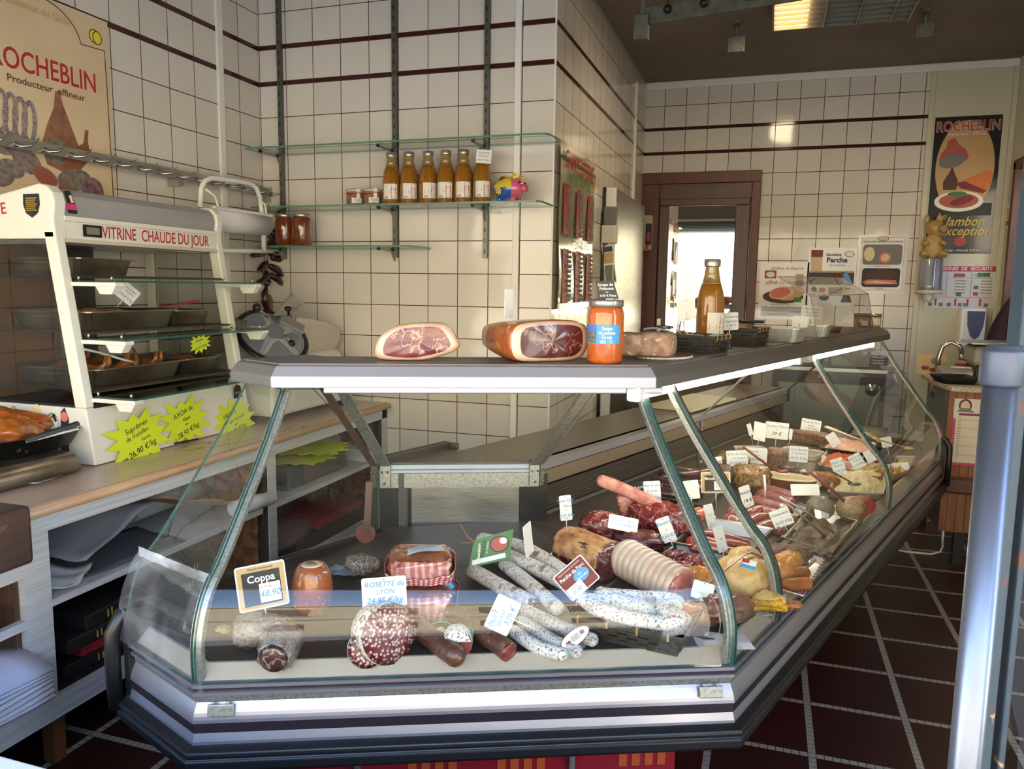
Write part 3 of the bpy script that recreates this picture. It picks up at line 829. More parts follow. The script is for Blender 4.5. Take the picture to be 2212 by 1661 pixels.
# a roll of paper and kraft sack
o=MB().tube([(0,-.13,0),(0,.06,0)],.028,16,caps=False).tube([(0,.065,0),(0,-.13,0)],.021,16,caps=False)
o=o.build('paper_roll',M_paper,loc=(-1.78,2.31,.540),rot=(0,0,R(170)));o.modifiers.new('thickness','SOLIDIFY').thickness=.003
tag(o,'white paper tube lying beside the chipboard divider','paper roll')
o=MB().tube([(0,-.2,0),(0,.2,0)],.045,16).build('bubble_wrap_roll',mat('bubble_wrap',srgb(150,156,156),.35,bump=('vor',60,.6)),loc=(-1.98,2.15,.60),rot=(0,R(0),R(3)))
tag(o,'grey roll of bubble wrap behind the folded cardboard','roll')
# hard-backed order books lying on the cabinet floor
M_bk,M_bkr=col('book_black',(28,27,30),.5),col('book_red',(150,28,40),.5)
bz=.241
for i,(c,lab,w_,l_,h_,dy) in enumerate(((M_bk,'lowest black register in the lower cabinet compartment',.22,.62,.040,.0),(M_bkr,'red register lying between black ones in the cabinet',.21,.58,.034,.03),
                                             (M_bk,'black register on top of the red one in the cabinet',.22,.60,.042,-.02),(M_bk,'topmost black register of the stack in the cabinet',.2,.56,.045,.02))):
    t=thing('register',lab,'book',(-1.90,1.86+dy,bz),R(2*i-3),'registers in the cabinet')
    MB().box((0,0,h_/2),(w_,l_,h_)).build('cover',c,t,bevel=.006)
    mb=MB()
    for y in (-.2,-.185,.2,.185):mb.box((w_/2+.0005,y,h_/2),(.001,.004,h_*.5))
    mb.build('spine_mark',INK['gold'] if c is M_bk else INK['white'],t)
    bz+=h_+.0015
# behind the second opening: yellow leftover price stars, boxes, a plastic bag
o=MB()
M_neon=mat('neon_yellow_card',srgb(206,222,30),.5,emit=None)
def star(n,ro,ri,seed,sx=1.,sy=1.):
    r_=random.Random(seed);out=[]
    for i in range(2*n):
        a=2*PI*i/(2*n);k=(ro*(.88+.24*r_.random())) if i%2==0 else ri*(.95+.1*r_.random())
        ca,sa=math.cos(a),math.sin(a);e=(abs(ca)**3+abs(sa)**3)**(-1/3)
        out.append((k*e*ca*sx,k*e*sa*sy))
    return out
for i,(x,y,z,rz) in enumerate(((-1.86,2.78,.560,.3),(-1.88,2.92,.566,1.1),(-1.84,2.86,.572,2.0))):
    o=MB().prism(star(13,.15,.12,20+i,1,1),0,.0015).build('price_star',M_neon,loc=(x,y,z+.055+.008*i),rot=(0,0,rz))
    tag(o,['lowest blank yellow price star in the far cabinet opening','middle blank yellow price star in the far cabinet opening','uppermost blank yellow price star in the far cabinet opening'][i],'price star','spare price stars')
o=MB().box((0,0,.05),(.22,.46,.095)).build('storage_box',col('grey_box',(76,78,80),.6),loc=(-1.92,2.85,.511),bevel=.004);tag(o,'grey storage box under the spare yellow stars','box')
o=MB().blob((.10,.17,.075),amp=.25,fr=2.5,seed=3).build('plastic_bag',mat('milky_plastic',srgb(160,160,158),.35,bump=('noise',30,.6)),loc=(-1.98,3.08,.59));tag(o,'crumpled milky plastic bag in the far cabinet opening','bag')
o=MB().box((0,0,.03),(.2,.1,.06)).build('paper_pack',M_paper,loc=(-1.86,3.24,.511),bevel=.006);tag(o,'white paper pack at the far end of the cabinet shelf','paper')
o=MB().blob((.11,.2,.05),amp=.2,fr=2.2,seed=5).build('folded_cloth',mat('check_cloth',srgb(96,56,60),.9,layers=[('band',30,.4,.6,srgb(130,126,130),'Y')]),loc=(-1.9,2.66,.30));tag(o,'dark red check cloth in the bottom of the far cabinet opening','cloth')
o=MB().box((0,0,.02),(.2,.4,.04)).build('register',M_bkr,loc=(-1.9,3.02,.29),bevel=.004);tag(o,'small red register deep in the far cabinet opening','book')
o=MB().box((0,0,.022),(.24,.5,.045)).build('carton_flat',col('dark_carton',(52,44,42),.8),loc=(-1.92,2.9,.242),bevel=.003);tag(o,'flattened dark carton under the small red register','carton')
# loose sheets in the lowest pigeon hole
pz=.346
t=thing('paper_stack','white sheets sticking out of the pigeon hole','paper stack',(-1.78,1.20,pz),0)
for i in range(7):
    def f(u,v,i=i):return Vector((-.12+.24*u,-.17+.36*v,i*.012-.022*max(0,(u-.55))**2*8+.004*math.sin(v*5+i)))
    o=MB().grid(f,6,6).build('sheet',M_paper if i%2 else col('paper_lilac',(196,196,220),.7),t);o.modifiers.new('thickness','SOLIDIFY').thickness=.009
o=MB().lathe([(.0,0),(.05,.0),(.055,.04),(.05,.06),(.0,.062)],n=20).build('string_ball',mat('string',srgb(150,138,116),.9),loc=(-1.80,1.27,.486));tag(o,'ball of kitchen string in the upper pigeon hole','string')

# ================================================================== HOT DISPLAY CABINET
YV0,YV1=1.83,2.60
M_cream_w=mat('cream_enamel',srgb(222,218,206),.35,layers=[('noise',40,.72,.8,srgb(150,130,110),6)])
hv=thing('hot_display_cabinet','white enamelled hot food display cabinet with slanted open front','display cabinet',(-2.2,2.2,.775))
O=Vector(hv.location)
front=[(-1.96,.775),(-1.985,.955),(-2.075,1.54),(-2.07,1.60),(-2.09,1.630),(-2.13,1.642),(-2.42,1.60)]
def hbox(name,x0,x1,y0,y1,z0,z1,m,**k):return cbox(name,x0,x1,y0,y1,z0,z1,m,hv,O,**k)
def yslab(mb,poly,y0,y1,mi=0,o=None):
    """polygon in (x,z) extruded along y"""
    o=O if o is None else o;n=len(poly)
    vs=[Vector((x,y,z))-o for y in (y0,y1) for x,z in poly]
    mb.add(vs,[list(range(n)),list(range(2*n-1,n-1,-1))]+[(i,n+i,n+(i+1)%n,(i+1)%n) for i in range(n)],mi);return mb
# lower body
yslab(MB(),[(-1.962,.777),(-1.987,.955),(-2.43,.955),(-2.43,.777)],YV0,YV1).build('base_body',M_cream_w,hv,bevel=.004)
hbox('hot_plate',-2.42,-1.995,YV0+.01,YV1-.01,.955,.962,M_blackpl)
# corner posts front and side frames
pw=.032
yslab(MB(),[(-1.987,.955),(-2.072,1.50),(-2.072-pw*1.4,1.50),(-1.987-pw*1.4,.955)],YV0,YV0+.035).build('front_post',M_cream_w,hv,bevel=.005)
yslab(MB(),[(-1.987,.955),(-2.072,1.50),(-2.072-pw*1.4,1.50),(-1.987-pw*1.4,.955)],YV1-.035,YV1).build('front_post',M_cream_w,hv,bevel=.005)
hbox('back_post',-2.43,-2.40,YV0,YV0+.03,.955,1.50,M_cream_w);hbox('back_post',-2.43,-2.40,YV1-.03,YV1,.955,1.50,M_cream_w)
# roof: two end cheeks, grey lamp cover, header
roofp=[(-2.070,1.475),(-2.075,1.535),(-2.066,1.585),(-2.074,1.615),(-2.095,1.635),(-2.125,1.642),(-2.43,1.585),(-2.43,1.475)]
yslab(MB(),roofp,YV0,YV0+.045).build('roof_cheek',M_cream_w,hv,bevel=.006)
yslab(MB(),roofp,YV1-.035,YV1).build('roof_cheek',M_cream_w,hv,bevel=.006)
lam=[(-2.083,1.545),(-2.078,1.585),(-2.084,1.610),(-2.102,1.628),(-2.128,1.634),(-2.43,1.578),(-2.43,1.545)]
mb=yslab(MB(),lam,YV0+.045,YV1-.035);mb.build('lamp_cover',mat('grey_acrylic',srgb(150,148,150),.35),hv)
hbox('roof_rail',-2.12,-2.072,YV0+.04,YV1-.03,1.532,1.548,M_cream_w,bevel=.002)
hbox('header',-2.11,-2.074,YV0+.04,YV1-.03,1.475,1.532,M_cream_w,bevel=.003)
hbox('header_lip',-2.13,-2.069,YV0+.036,YV1-.03,1.466,1.478,mat('cream_lip',srgb(196,188,170),.35),bevel=.002)
hbox('lamp_tray',-2.42,-2.13,YV0+.05,YV1-.03,1.462,1.475,M_steel)
# side glass and sliding back panels
for y,nm in ((YV0+.012,'side_glass'),(YV1-.012,'side_glass')):
    yslab(MB(),[(-2.03,.962),(-2.105,1.47),(-2.40,1.47),(-2.40,.962)],y-.003,y+.003).build(nm,glass_mat('smoked_glass',(.74,.75,.72),1.5),hv)
hbox('back_panel',-2.425,-2.412,YV0+.03,2.13,.962,1.47,mat('brown_back_panel',srgb(146,100,52),.55,layers=[('noise',3,.3,.7,srgb(116,80,50),3)]))
hbox('back_panel',-2.44,-2.43,2.10,2.31,.962,1.47,mat('dark_back_panel_m',srgb(64,62,62),.4))
for y in (2.125,2.15):hbox('panel_rail',-2.425,-2.405,y,y+.014,.962,1.47,M_steel)
# shelves with wire racks, glass edges, white brackets
M_wire=mat('dark_wire',srgb(92,84,72),.4,.7)
M_gdark=glass_mat('shelf_glass',(.55,.72,.64),1.5)
for zt,xf in ((1.352,-2.045),(1.174,-2.018),(.992,-1.992)):
    sh=hbox('wire_rack',-2.40,xf,YV0+.04,YV1-.04,zt+.008,zt+.014,M_wire)
    o=sh;bm_=MB()
    sh.data.clear_geometry()
    for i in range(34):
        y=YV0+.05+i*(YV1-YV0-.10)/33;bm_.bar(Vector((-2.40,y,zt+.012))-O,Vector((xf,y,zt+.012))-O,.004,.004)
    for x in (-2.39,-2.2,xf-.005):bm_.bar(Vector((x,YV0+.04,zt+.009))-O,Vector((x,YV1-.04,zt+.009))-O,.007,.006)
    vs=[tuple(v) for v in bm_.v];sh.data.from_pydata(vs,[],bm_.f);sh.data.update()
    g=MB().box(Vector((xf+.085,(YV0+YV1)/2,zt-.004))-O,(.16,YV1-YV0-.06,.006));g.build('glass_shelf',M_gdark,hv)
    MB().box(Vector((xf+.1665,(YV0+YV1)/2,zt-.004))-O,(.003,YV1-YV0-.06,.006)).build('shelf_edge',M_gedge,hv)
    for y in (YV0+.045,YV1-.045):
        b=hbox('shelf_bracket',xf-.02,xf+.17,y-.018,y+.018,zt-.020,zt-.007,M_cream_w,bevel=.002)
        MB().prism([((xf+.09)-O.x,zt-.020-O.z),((xf+.165)-O.x,zt-.020-O.z),((xf+.15)-O.x,zt-.043-O.z),((xf+.105)-O.x,zt-.043-O.z)],-.014,.014,M=Matrix.Translation((0,y-O.y,0)) @ Matrix(((1,0,0,0),(0,0,1,0),(0,1,0,0),(0,0,0,1)))).build('bracket_foot',M_cream_w,b)
        mb=MB()
        for x in (xf+.01,xf+.14):mb.lathe([(.004,-.004),(.004,.008),(.002,.012)],Vector((x,y,zt))-O,8)
        mb.build('stud',M_steel,b)
hbox('front_sill',-1.998,-1.985,YV0+.03,YV1-.03,.952,.966,mat('sill_black',srgb(30,30,30),.3))
# lettering and stickers
hl=bpy.data.objects.new('header_sign',None)
def on_front(y,z,X=-2.0735):return facing(Vector((X,y,z))-O,(1,0,0))
mb=MB();put_text(mb,'VITRINE  CHAUDE DU JOUR',0,0,.056,.0006,0,.012,0,0,'CENTER',.72)
mb.build('lettering',INK['red'],hv,matrix=on_front(2.265,1.5045))
o=MB().prism(rrect(.072,.038,.004),0,.003).build('thermometer',M_blackpl,hv,matrix=on_front(1.972,1.507))
MB().prism(rect(-.024,-.011,.026,.011),.003,.0035).build('dial',col('dial_grey',(126,122,110),.3),o)
def sticker(name,M,items,par=hv,z=.0006):
    o=shapes(par,items,z,name);o.matrix_local=M;return o
side=lambda x,z:facing(Vector((x,YV0-.0006,z))-O,(0,-1,0))
shield=[(-.032,.032),(.032,.032),(.034,.0),(.024,-.026),(0,-.040),(-.024,-.026),(-.034,.0)]
o=sticker('shield_sticker',side(-2.155,1.578),[(shield,'navy')]);MB().prism([(x*.92,y*.92) for x,y in shield],.001,.0012).build('sticker_field',INK['black'],o)
mb=MB()
for i in range(7):mb.add([(-.022,.018-.006*i,.0016),(.022-.004*(i%3),.018-.006*i,.0016),(.022-.004*(i%3),.020-.006*i,.0016),(-.022,.020-.006*i,.0016)],[(0,1,2,3)])
mb.build('sticker_lines',INK['gold'],o)
mb=MB();put_text(mb,'E',0,0,.05,.0006,0,.01,0,.1);mb.build('lettering',INK['red'],hv,matrix=side(-2.272,1.567))
fr_=lambda y,z,X:facing(Vector((X,y,z))-O,(1,0,.25))
o=sticker('torn_sticker',facing(Vector((-2.0785,1.90,1.590))-O,(1,0,.12)),[([(-.018,.034),(.004,.036),(.016,.0),(.02,-.006),(-.012,-.006)],'black'),(rect(-.022,-.022,.02,-.004),'magenta'),(rect(-.014,-.034,.02,-.023),'black'),([(-.004,.02),(.006,.024),(.012,.0),(.002,-.002)],'cream')])
hv_side=lambda x,z:facing(Vector((x,YV0-.0008,z))-O,(0,-1,0))
for nm,x,z,its in (('torn_sticker',-2.185,.915,[([(-.02,-.035),(-.016,.012),(.012,.012),(.026,-.035)],'black'),(ell(-.002,.026,.016,.018),'cream')]),
                      ('torn_sticker',-2.285,.92,[(ell(0,0,.016,.026),'black'),(ell(0,.01,.01,.014),'cream')]),
                      ('torn_sticker',-2.075,.90,[([(-.02,-.09),(.012,-.085),(.018,.02),(.004,.055),(-.014,.04)],'navy'),(ell(0,.025,.015,.016),'pink'),(rect(-.014,-.085,.01,-.05),'darkred')]),
                      ('torn_sticker',-2.115,.845,[(ell(0,0,.016,.028),'black'),(ell(.004,-.004,.006,.008),'brown')]),
                      ('torn_sticker',-2.125,.905,[(ell(0,0,.024,.03),'grey'),(ell(.002,-.002,.021,.027),'white'),([(.0,.024),(.012,.026),(.02,.006),(.012,.0)],'black')])):
    sticker(nm,hv_side(x,z),its)
sticker('torn_sticker',facing(Vector((-1.975,2.535,.925))-O,(1,0,.14)),[([(-.026,-.028),(-.02,.012),(0,.026),(.022,.018),(.026,-.028)],'black'),(rect(-.016,-.012,.016,-.004),'grey')])

# oven trays in the hot cabinet
M_tray=mat('used_steel_tray',srgb(150,142,130),.3,.9,layers=[('noise',9,.4,.7,srgb(118,104,88),4)])
def open_tray(name,label,loc,w,l,h,rz=0,m=None,rim=.012,th=.002,group=None,handles=True,cat='tray',rad=.025,taper=.9):
    t=thing(name,label,cat,loc,rz,group)
    m=m or M_tray;n=4
    o1,o0=rrect(w,l,rad,n),rrect(w*taper,l*taper,rad,n)
    rmo=rrect(w+2*rim,l+2*rim,rad+rim,n);k=len(o1)
    mb=MB()
    ring=lambda p,z:[Vector((x,y,z)) for x,y in p]
    vs=ring(o0,0)+ring(o1,h)+ring(rmo,h)+ring(rmo,h-.004)+ring(rrect(w-2*th,l-2*th,rad,n),h-.001)+ring(rrect(w*taper-2*th,l*taper-2*th,rad,n),th)
    fs=[list(range(k))[::-1]]
    def conn(a,b):return [(a*k+i,a*k+(i+1)%k,b*k+(i+1)%k,b*k+i) for i in range(k)]
    fs+=conn(0,1)+conn(1,3)+conn(3,2)+conn(2,4)+conn(4,5)+[[5*k+i for i in range(k)]]
    mb.add(vs,fs,0,False);mb.build('tray_body',m,t)
    if handles:
        for s_ in (-1,1):
            y=s_*(l/2+rim*.4)
            MB().tube([(-.035,y,h*.72),(-.04,y+s_*.014,h*.72),(.04,y+s_*.014,h*.72),(.035,y,h*.72)],.003,6).build('handle',m,t)
    return t
def tr(lbl,x,y,z,w,l,h,rz=0):return open_tray('oven_tray',lbl,(x,y,z),w,l,h,rz)
open_tray('oven_tray','steel roasting tray on the top rack of the hot cabinet',(-2.24,2.04,1.367),.30,.24,.055)
open_tray('oven_tray','wide steel tray of herbed fillets on the middle rack',(-2.215,2.11,1.189),.33,.40,.062)
open_tray('oven_tray','narrow empty steel tray at the far end of the middle rack',(-2.25,2.455,1.189),.30,.20,.055)
open_tray('oven_tray','wide steel tray of roast poultry on the lowest rack',(-2.20,2.115,1.007),.34,.40,.060)
open_tray('oven_tray','narrow steel tray of stuffed meat at the far end of the lowest rack',(-2.22,2.455,1.007),.31,.20,.055)
M_roast=mat('roast_skin',srgb(172,104,48),.35,layers=[('noise',14,.35,.65,srgb(120,62,28),5),('noise',30,.58,.7,srgb(196,146,86),4)],bump=('noise',40,.5),coat=.4)
M_fillet=mat('herbed_fillet',srgb(188,140,104),.5,layers=[('noise',60,.52,.62,srgb(72,60,36),5)],bump=('noise',50,.6))
M_herb=mat('green_sauce',srgb(64,72,34),.5,layers=[('noise',60,.45,.62,srgb(36,44,22),5)],bump=('noise',60,.8))
for i,(x,y) in enumerate(((-2.13,2.00),(-2.16,2.12),(-2.28,2.02),(-2.29,2.14))):
    o=MB().blob((.055,.062,.026),amp=.2,fr=3,seed=i,flatbot=-.01).build('fillet',M_fillet,loc=(x,y,1.228),rot=(0,0,i));tag(o,'pale herb-crusted fillet lying in the middle tray','fillet','fillets in the middle tray')
o=MB().grid(lambda u,v:Vector((-.14+.28*u,-.07+.14*v,.006*noise.noise(Vector((u*9,v*9,0))))),16,10).build('green_sauce',M_herb,loc=(-2.215,2.235,1.240));tag(o,'green herb sauce filling one end of the middle tray','sauce',kind='stuff')
o=MB().bar((0,0,0),(0,.20,.02),.018,.006).build('spatula',col('red_plastic',(160,40,48),.4),loc=(-2.14,2.33,1.255));tag(o,'red spatula handle resting across the middle trays','spatula')
o=MB().grid(lambda u,v:Vector((-.10+.2*u,-.08+.16*v,.012*noise.noise(Vector((u*6,v*6,4))))),10,8).build('red_sauce',mat('red_sauce',srgb(150,44,28),.35,bump=('noise',40,.5)),loc=(-2.23,2.03,1.416));tag(o,'red sauce filling the top tray','sauce',kind='stuff')
def poultry(x,y,z,rz,i):
    mb=MB().blob((.046,.036,.030),amp=.15,fr=2.5,seed=i+30)
    t=thing('roast_quail',['small roast bird nearest the front post in the lowest tray','small roast bird beside the white spoon in the lowest tray','small roast bird with raised legs in the lowest tray','small roast bird at the far side of the lowest tray','small roast bird behind the glass in the lowest tray','small roast bird in the back of the lowest tray'][i],'roast bird',(x,y,z),rz,'roast birds in the lowest tray')
    mb.build('body',M_roast,t)
    for s_ in (-1,1):MB().tube([(.025,s_*.02,.005),(.05,s_*.018,.03),(.052,s_*.012,.058)],[.014,.008,.005],8).build('leg',M_roast,t)
for i,(x,y,a) in enumerate(((-2.12,1.985,.4),(-2.10,2.10,1.8),(-2.12,2.22,.2),(-2.20,2.25,2.6),(-2.28,2.02,.9),(-2.30,2.15,2.2))):poultry(x,y,1.045,a,i)
for i,(x,y) in enumerate(((-2.15,2.42),(-2.18,2.49),(-2.27,2.44))):
    o=MB().blob((.05,.035,.028),amp=.2,seed=i+50).build('stuffed_meat',M_roast,loc=(x,y,1.035),rot=(0,0,i));tag(o,'browned stuffed meat roll in the narrow lowest tray','meat','stuffed meats in the narrow tray')
t=thing('serving_spoon','long white serving spoon lying over the roast birds','spoon',(-2.09,2.03,1.10))
MB().tube([(0,-.12,.035),(.01,-.05,.015),(.0,.07,-.022),(-.01,.13,-.035)],[.010,.007,.010,.005],8,flat=.5).build('handle',M_whitep,t)
price_tag('white diamond price tag for confit standing in the middle tray',facing((-2.12,2.155,1.305),(1,-.45,.1),R(-42)),.062,.062,
          [('Coustillus',0,.26,.17,'black'),('confites',.03,.08,.17,'black'),('~',0,-.06,.2,'black'),('19,50 €/kg',0,-.24,.2,'black')],.03)
# yellow price stars on the cabinet base
def price_star(label,c,nrm,w,h,lines,seed,roll=0.,name='price_star'):
    t=thing(name,label,'price star',matrix=facing(c,nrm,roll),group='yellow price stars of the hot cabinet')
    MB().prism(star(12,.56,.37,seed,w,h),0,.0012).build('card',M_neon,t)
    write(t,[(a,x*w,y*h,s*h,'black',HAND,R(8),.006) for (a,x,y,s) in lines],.0018);return t
fn=(1,-.05,.15)
def fp(px,py,X=-1.955):return onX(px,py,X)
price_star('yellow price star for Suprêmes de Volailles on the hot cabinet base',fp(300,945,-1.952),fn,.225,.165,
           [('Suprêmes',0,.22,.15),('de Volailles',-.02,.07,.13),('Farcis.',.12,-.05,.10),('26,90 €/kg',.0,-.24,.17)],3,R(9))
price_star('yellow price star for Axoa de Veau on the hot cabinet base',fp(400,910,-1.962),fn,.205,.150,
           [('AXOA de',0,.22,.16),('Veau',.03,.05,.13),('~',0,-.07,.2),('28,90 €/kg',0,-.24,.17)],5,R(9))
price_star('yellow price star for Pavés dans épinards on the hot cabinet base',fp(507,908,-1.962),fn,.215,.150,
           [('PAVETS',-.1,.2,.15),('dans épinards',.05,.03,.11),('~',0,-.1,.2),('28,80 €/kg',0,-.26,.17)],9,R(7))
price_star('small yellow price star hanging above the far lowest tray',onX(432,742,-2.06),(1,-.3,0),.085,.062,[('Dinde',-.02,.2,.2),('~',0,0,.2),('26,90 €/kg',0,-.22,.2)],11,R(10))
o=MB().tube([fp(378,958,-1.949),fp(392,955,-1.947),fp(428,948,-1.947)],.0035,8).build('cabinet_handle',M_blackpl);tag(o,'thin black pull strip under the Axoa price star','handle')

# roast chicken pan and upturned tray at the near end of the worktop
t=thing('roasting_tray','upturned steel roasting tray under the black pan on the marble','tray',(-2.17,1.50,.776),0)
MB().lathe([(0,.066),(.34,.066),(.37,.058),(.385,.0)],n=4,M=Matrix.Rotation(R(45),4,'Z')).build('body',M_tray,t,bevel=.02).scale=(.86,1.0,1)
o=MB().tube([(.245,.07,.012),(.262,.08,.012),(.262,.16,.012),(.245,.17,.012)],.004,6).build('handle',M_tray,t)
pan=thing('oval_roasting_pan','black oval roasting pan full of roast chicken pieces','pan',(-2.20,1.62,.845),R(72))
MB().lathe([(0,.003),(.27,.0),(.31,.055),(.315,.055),(.30,.05),(.26,.012),(0,.012)],n=36,sy=.68).build('bowl',mat('black_enamel',srgb(24,22,22),.4,layers=[('noise',30,.68,.74,srgb(120,110,100),3)]),pan)
for s_ in (-1,1):MB().tube([(s_*.30,-.05,.045),(s_*.37,-.045,.062),(s_*.385,0,.068),(s_*.37,.045,.062),(s_*.30,.05,.045)],.005,8).build('handle',M_black,pan)
M_chick=mat('roast_chicken_skin',srgb(196,110,36),.3,layers=[('noise',8,.35,.65,srgb(146,70,22),5),('noise',26,.6,.72,srgb(214,150,76),4)],bump=('noise',30,.6),coat=.6)
for i,(dx,dy,dz,a,sx,sy,sz,lab) in enumerate(((-.12,-.02,.060,.2,.11,.075,.05,'golden roast chicken half at the near end of the black pan'),(.10,.03,.075,-.3,.13,.055,.040,'roast chicken leg lying on top in the black pan'),
        (.08,-.07,.055,.1,.10,.06,.042,'roast chicken wing at the edge of the black pan'),(-.02,.08,.065,1.0,.09,.06,.045,'browned chicken thigh at the back of the black pan'),(.17,.0,.048,.5,.07,.04,.028,'small roast chicken piece beside the pan handle'),(-.16,.09,.06,.4,.09,.06,.045,'roast chicken breast against the pan wall'))):
    ww=Matrix.Translation(pan.location) @ Matrix.Rotation(R(72),4,'Z') @ Vector((dx,dy,dz))
    o=MB().blob((sx,sy,sz),amp=.28,fr=2.2,seed=i+70,fn=lambda p,sx=sx:Vector((p.x,p.y*(1-.4*p.x/sx),p.z*(1-.35*p.x/sx)))).build('chicken_piece',M_chick,loc=ww,rot=(.1*i,.1,R(72)+a));tag(o,lab,'chicken','chicken pieces in the black pan')
t=thing('serving_tongs','black tongs lying across the roast chicken pan','tongs',onZ(128,935,.925),R(60))
MB().bar((-.08,0,-.012),(.05,0,.022),.026,.010).build('arm',M_blackpl,t);MB().bar((-.08,.012,-.016),(.05,.012,.006),.02,.006).build('arm',M_steel,t)

# ================================================================== SLICING MACHINE
sl=thing('meat_slicer','steel meat slicer with round blade guard on the marble worktop','meat slicer',(-2.10,2.95,.775),0)
O=Vector(sl.location)
M_alu=mat('slicer_aluminium',srgb(172,170,166),.35,.7)
M_alu2=mat('slicer_dark_aluminium',srgb(150,154,164),.36,.55)
M_slw=mat('slicer_white_body',srgb(206,204,196),.4)
yslab(MB(),[(-1.895,.800),(-1.90,.95),(-1.97,1.04),(-2.30,1.04),(-2.32,.800)],2.66,3.29).build('body',M_slw,sl,bevel=.015)
for x,y in ((-1.93,2.72),(-1.93,3.22),(-2.27,2.72),(-2.27,3.22)):
    MB().lathe([(.030,-.0),(.027,.006),(.014,.022),(.016,.05)],Vector((x,y,.776))-O,16).build('foot',M_blackpl,sl)
MB().box(Vector((-1.8945,3.195,.872))-O,(.001,.08,.055)).build('warning_plate',INK['red'],sl)
# inclined blade assembly
ax=Vector((.62,-.30,.72)).normalized()
ctr=onX(588,728,-2.03)
Mb=facing(ctr-O,ax)
MB().lathe([(0,-.02),(.150,-.02),(.158,-.008),(.150,.004),(.135,.010)],n=48,M=Mb).build('blade_guard',M_alu2,sl)
MB().lathe([(.152,-.004),(.162,-.002),(.162,.006),(.150,.008)],n=48,M=Mb).build('guard_ring',M_black,sl)
mb=MB()
for k in range(5):
    a0,a1=2*PI*k/5+.22,2*PI*(k+1)/5+.20
    mb.add([Mb @ Vector((.137*math.cos(a0),.137*math.sin(a0),.0095)),Mb @ Vector((.137*math.cos(a1),.137*math.sin(a1),.0095)),Mb @ Vector((.05*math.cos(a1),.05*math.sin(a1),.033)),Mb @ Vector((.05*math.cos(a0),.05*math.sin(a0),.033))],[(0,1,2,3)])
mb.build('guard_facets',mat('bright_facets',srgb(196,200,210),.3,.5),sl)
MB().lathe([(.146,.004),(.135,.008),(.05,.030),(0,.034)],n=40,M=Mb).build('guard_cone',M_alu2,sl)
# carriage block with knobs, ruler plate, splash plate
p=onX(628,705,-1.99)-O
Mc=facing(p,Vector((.75,-.35,.56)),R(-35))
MB().box((0,0,0),(.115,.05,.05),M=Mc).build('carriage_arm',M_alu,sl,bevel=.006)
MB().box((.06,-.075,-.03),(.05,.14,.02),M=Mc).build('carriage_foot',M_alu,sl,bevel=.006)
MB().lathe([(.006,.02),(.006,.04),(.014,.045),(.017,.055),(.010,.060),(0,.06)],n=16,M=facing(onX(625,692,-1.97)-O,(0,-.15,1))).build('knob',M_blackpl,sl)
q0,q1=onX(616,722,-1.97)-O,onX(630,742,-1.95)-O
o=MB().tube([q0,q1],.006,8).build('adjuster',mat('brass',srgb(150,128,84),.35,.8),sl);MB().blob((.016,.016,.016),q1,amp=.15,fr=6,nu=14,nv=8).build('adjuster_knob',M_blackpl,o)
q0,q1=onX(578,685,-2.03)-O,onX(555,664,-2.03)-O
o=MB().tube([q0,q1],.006,8).build('push_handle',M_steel,sl);MB().blob((.018,.018,.018),q1,nu=16,nv=10).build('handle_knob',M_blackpl,o)
a,b,c,d=[onX(x,y,X_)-O for x,y,X_ in ((588,682,-2.06),(630,633,-2.08),(658,655,-2.06),(632,680,-2.04))]
o=MB().add([a,b,c,d]+[v+Vector((-.01,.006,-.006)) for v in (a,b,c,d)],[(0,3,2,1),(4,5,6,7),(0,1,5,4),(1,2,6,5),(2,3,7,6),(3,0,4,7)]).build('product_pusher',M_steel,sl,bevel=.003)
a=[onX(x,y,-1.98)-O for x,y in ((640,686),(668,688),(705,696),(732,707),(737,728),(728,748),(702,772),(640,772))]
n=len(a);off=Vector((-.012,.01,0))
MB().add(a+[v+off for v in a],[list(range(n))[::-1],list(range(n,2*n))]+[(i,(i+1)%n,n+(i+1)%n,n+i) for i in range(n)]).build('deflector_plate',mat('matt_steel_plate',srgb(186,180,170),.42,.35),sl,bevel=.003)
a=[onX(x,y,-2.06)-O for x,y in ((560,765),(575,735),(655,735),(650,765))]
MB().box(onX(620,790,-2.08)-O,(.2,.34,.05)).build('carriage_table',M_alu,sl,bevel=.01)
mb=MB()
for i in range(12):
    u=i/11;mb.tube([onX(503+u*45,688+u*8,-2.12)-O,onX(505+u*45,712+u*2,-2.08)-O],.004,6)
mb.build('ribbed_plate',M_alu,sl)
# ================================================================== ON THE SIDE AND BACK WALLS
# big producer's poster
pt=thing('ham_poster','large faded cream ham and sausage poster above the hot cabinet','poster',matrix=facing((XL+.006,2.165,1.955),(1,0,0)))
PW,PH=.56,.74
MB().prism(rect(-PW/2,-PH/2,PW/2,PH/2),0,.003).build('sheet',mat('poster_cream',srgb(206,180,146),.35,layers=[('noise',3,.3,.7,srgb(220,198,164),3)]),pt)
def P2(y,z):return (y-2.165,z-1.955)
its=[]
lx=[-.24,-.205,-.17,-.135,-.10]
arch=[(-.26,.30)]+[(-.015+.17*math.cos(a),.235+.13*math.sin(a)) for a in [PI-.15-(PI-.3)*i/14 for i in range(15)]]+[(.26,.26),(.26,.2)]
mb=MB();mb.tube([Vector((x,y,.0035)) for x,y in arch]+[Vector((.262,.18,.0035)),Vector((.268,-.36,.0035))],.0018,5)
mb.build('printed_border',INK['brown'],pt)
def ring_poly(mb,cx,cy,rx,ry,w,z,mi,rot=0,n=24):
    o=ell(cx,cy,rx,ry,n,rot);i=ell(cx,cy,rx-w,ry-w,n,rot)
    mb.add([(a,b,z) for a,b in o+i],[(k,(k+1)%n,n+(k+1)%n,n+k) for k in range(n)],mi)
mb=MB()
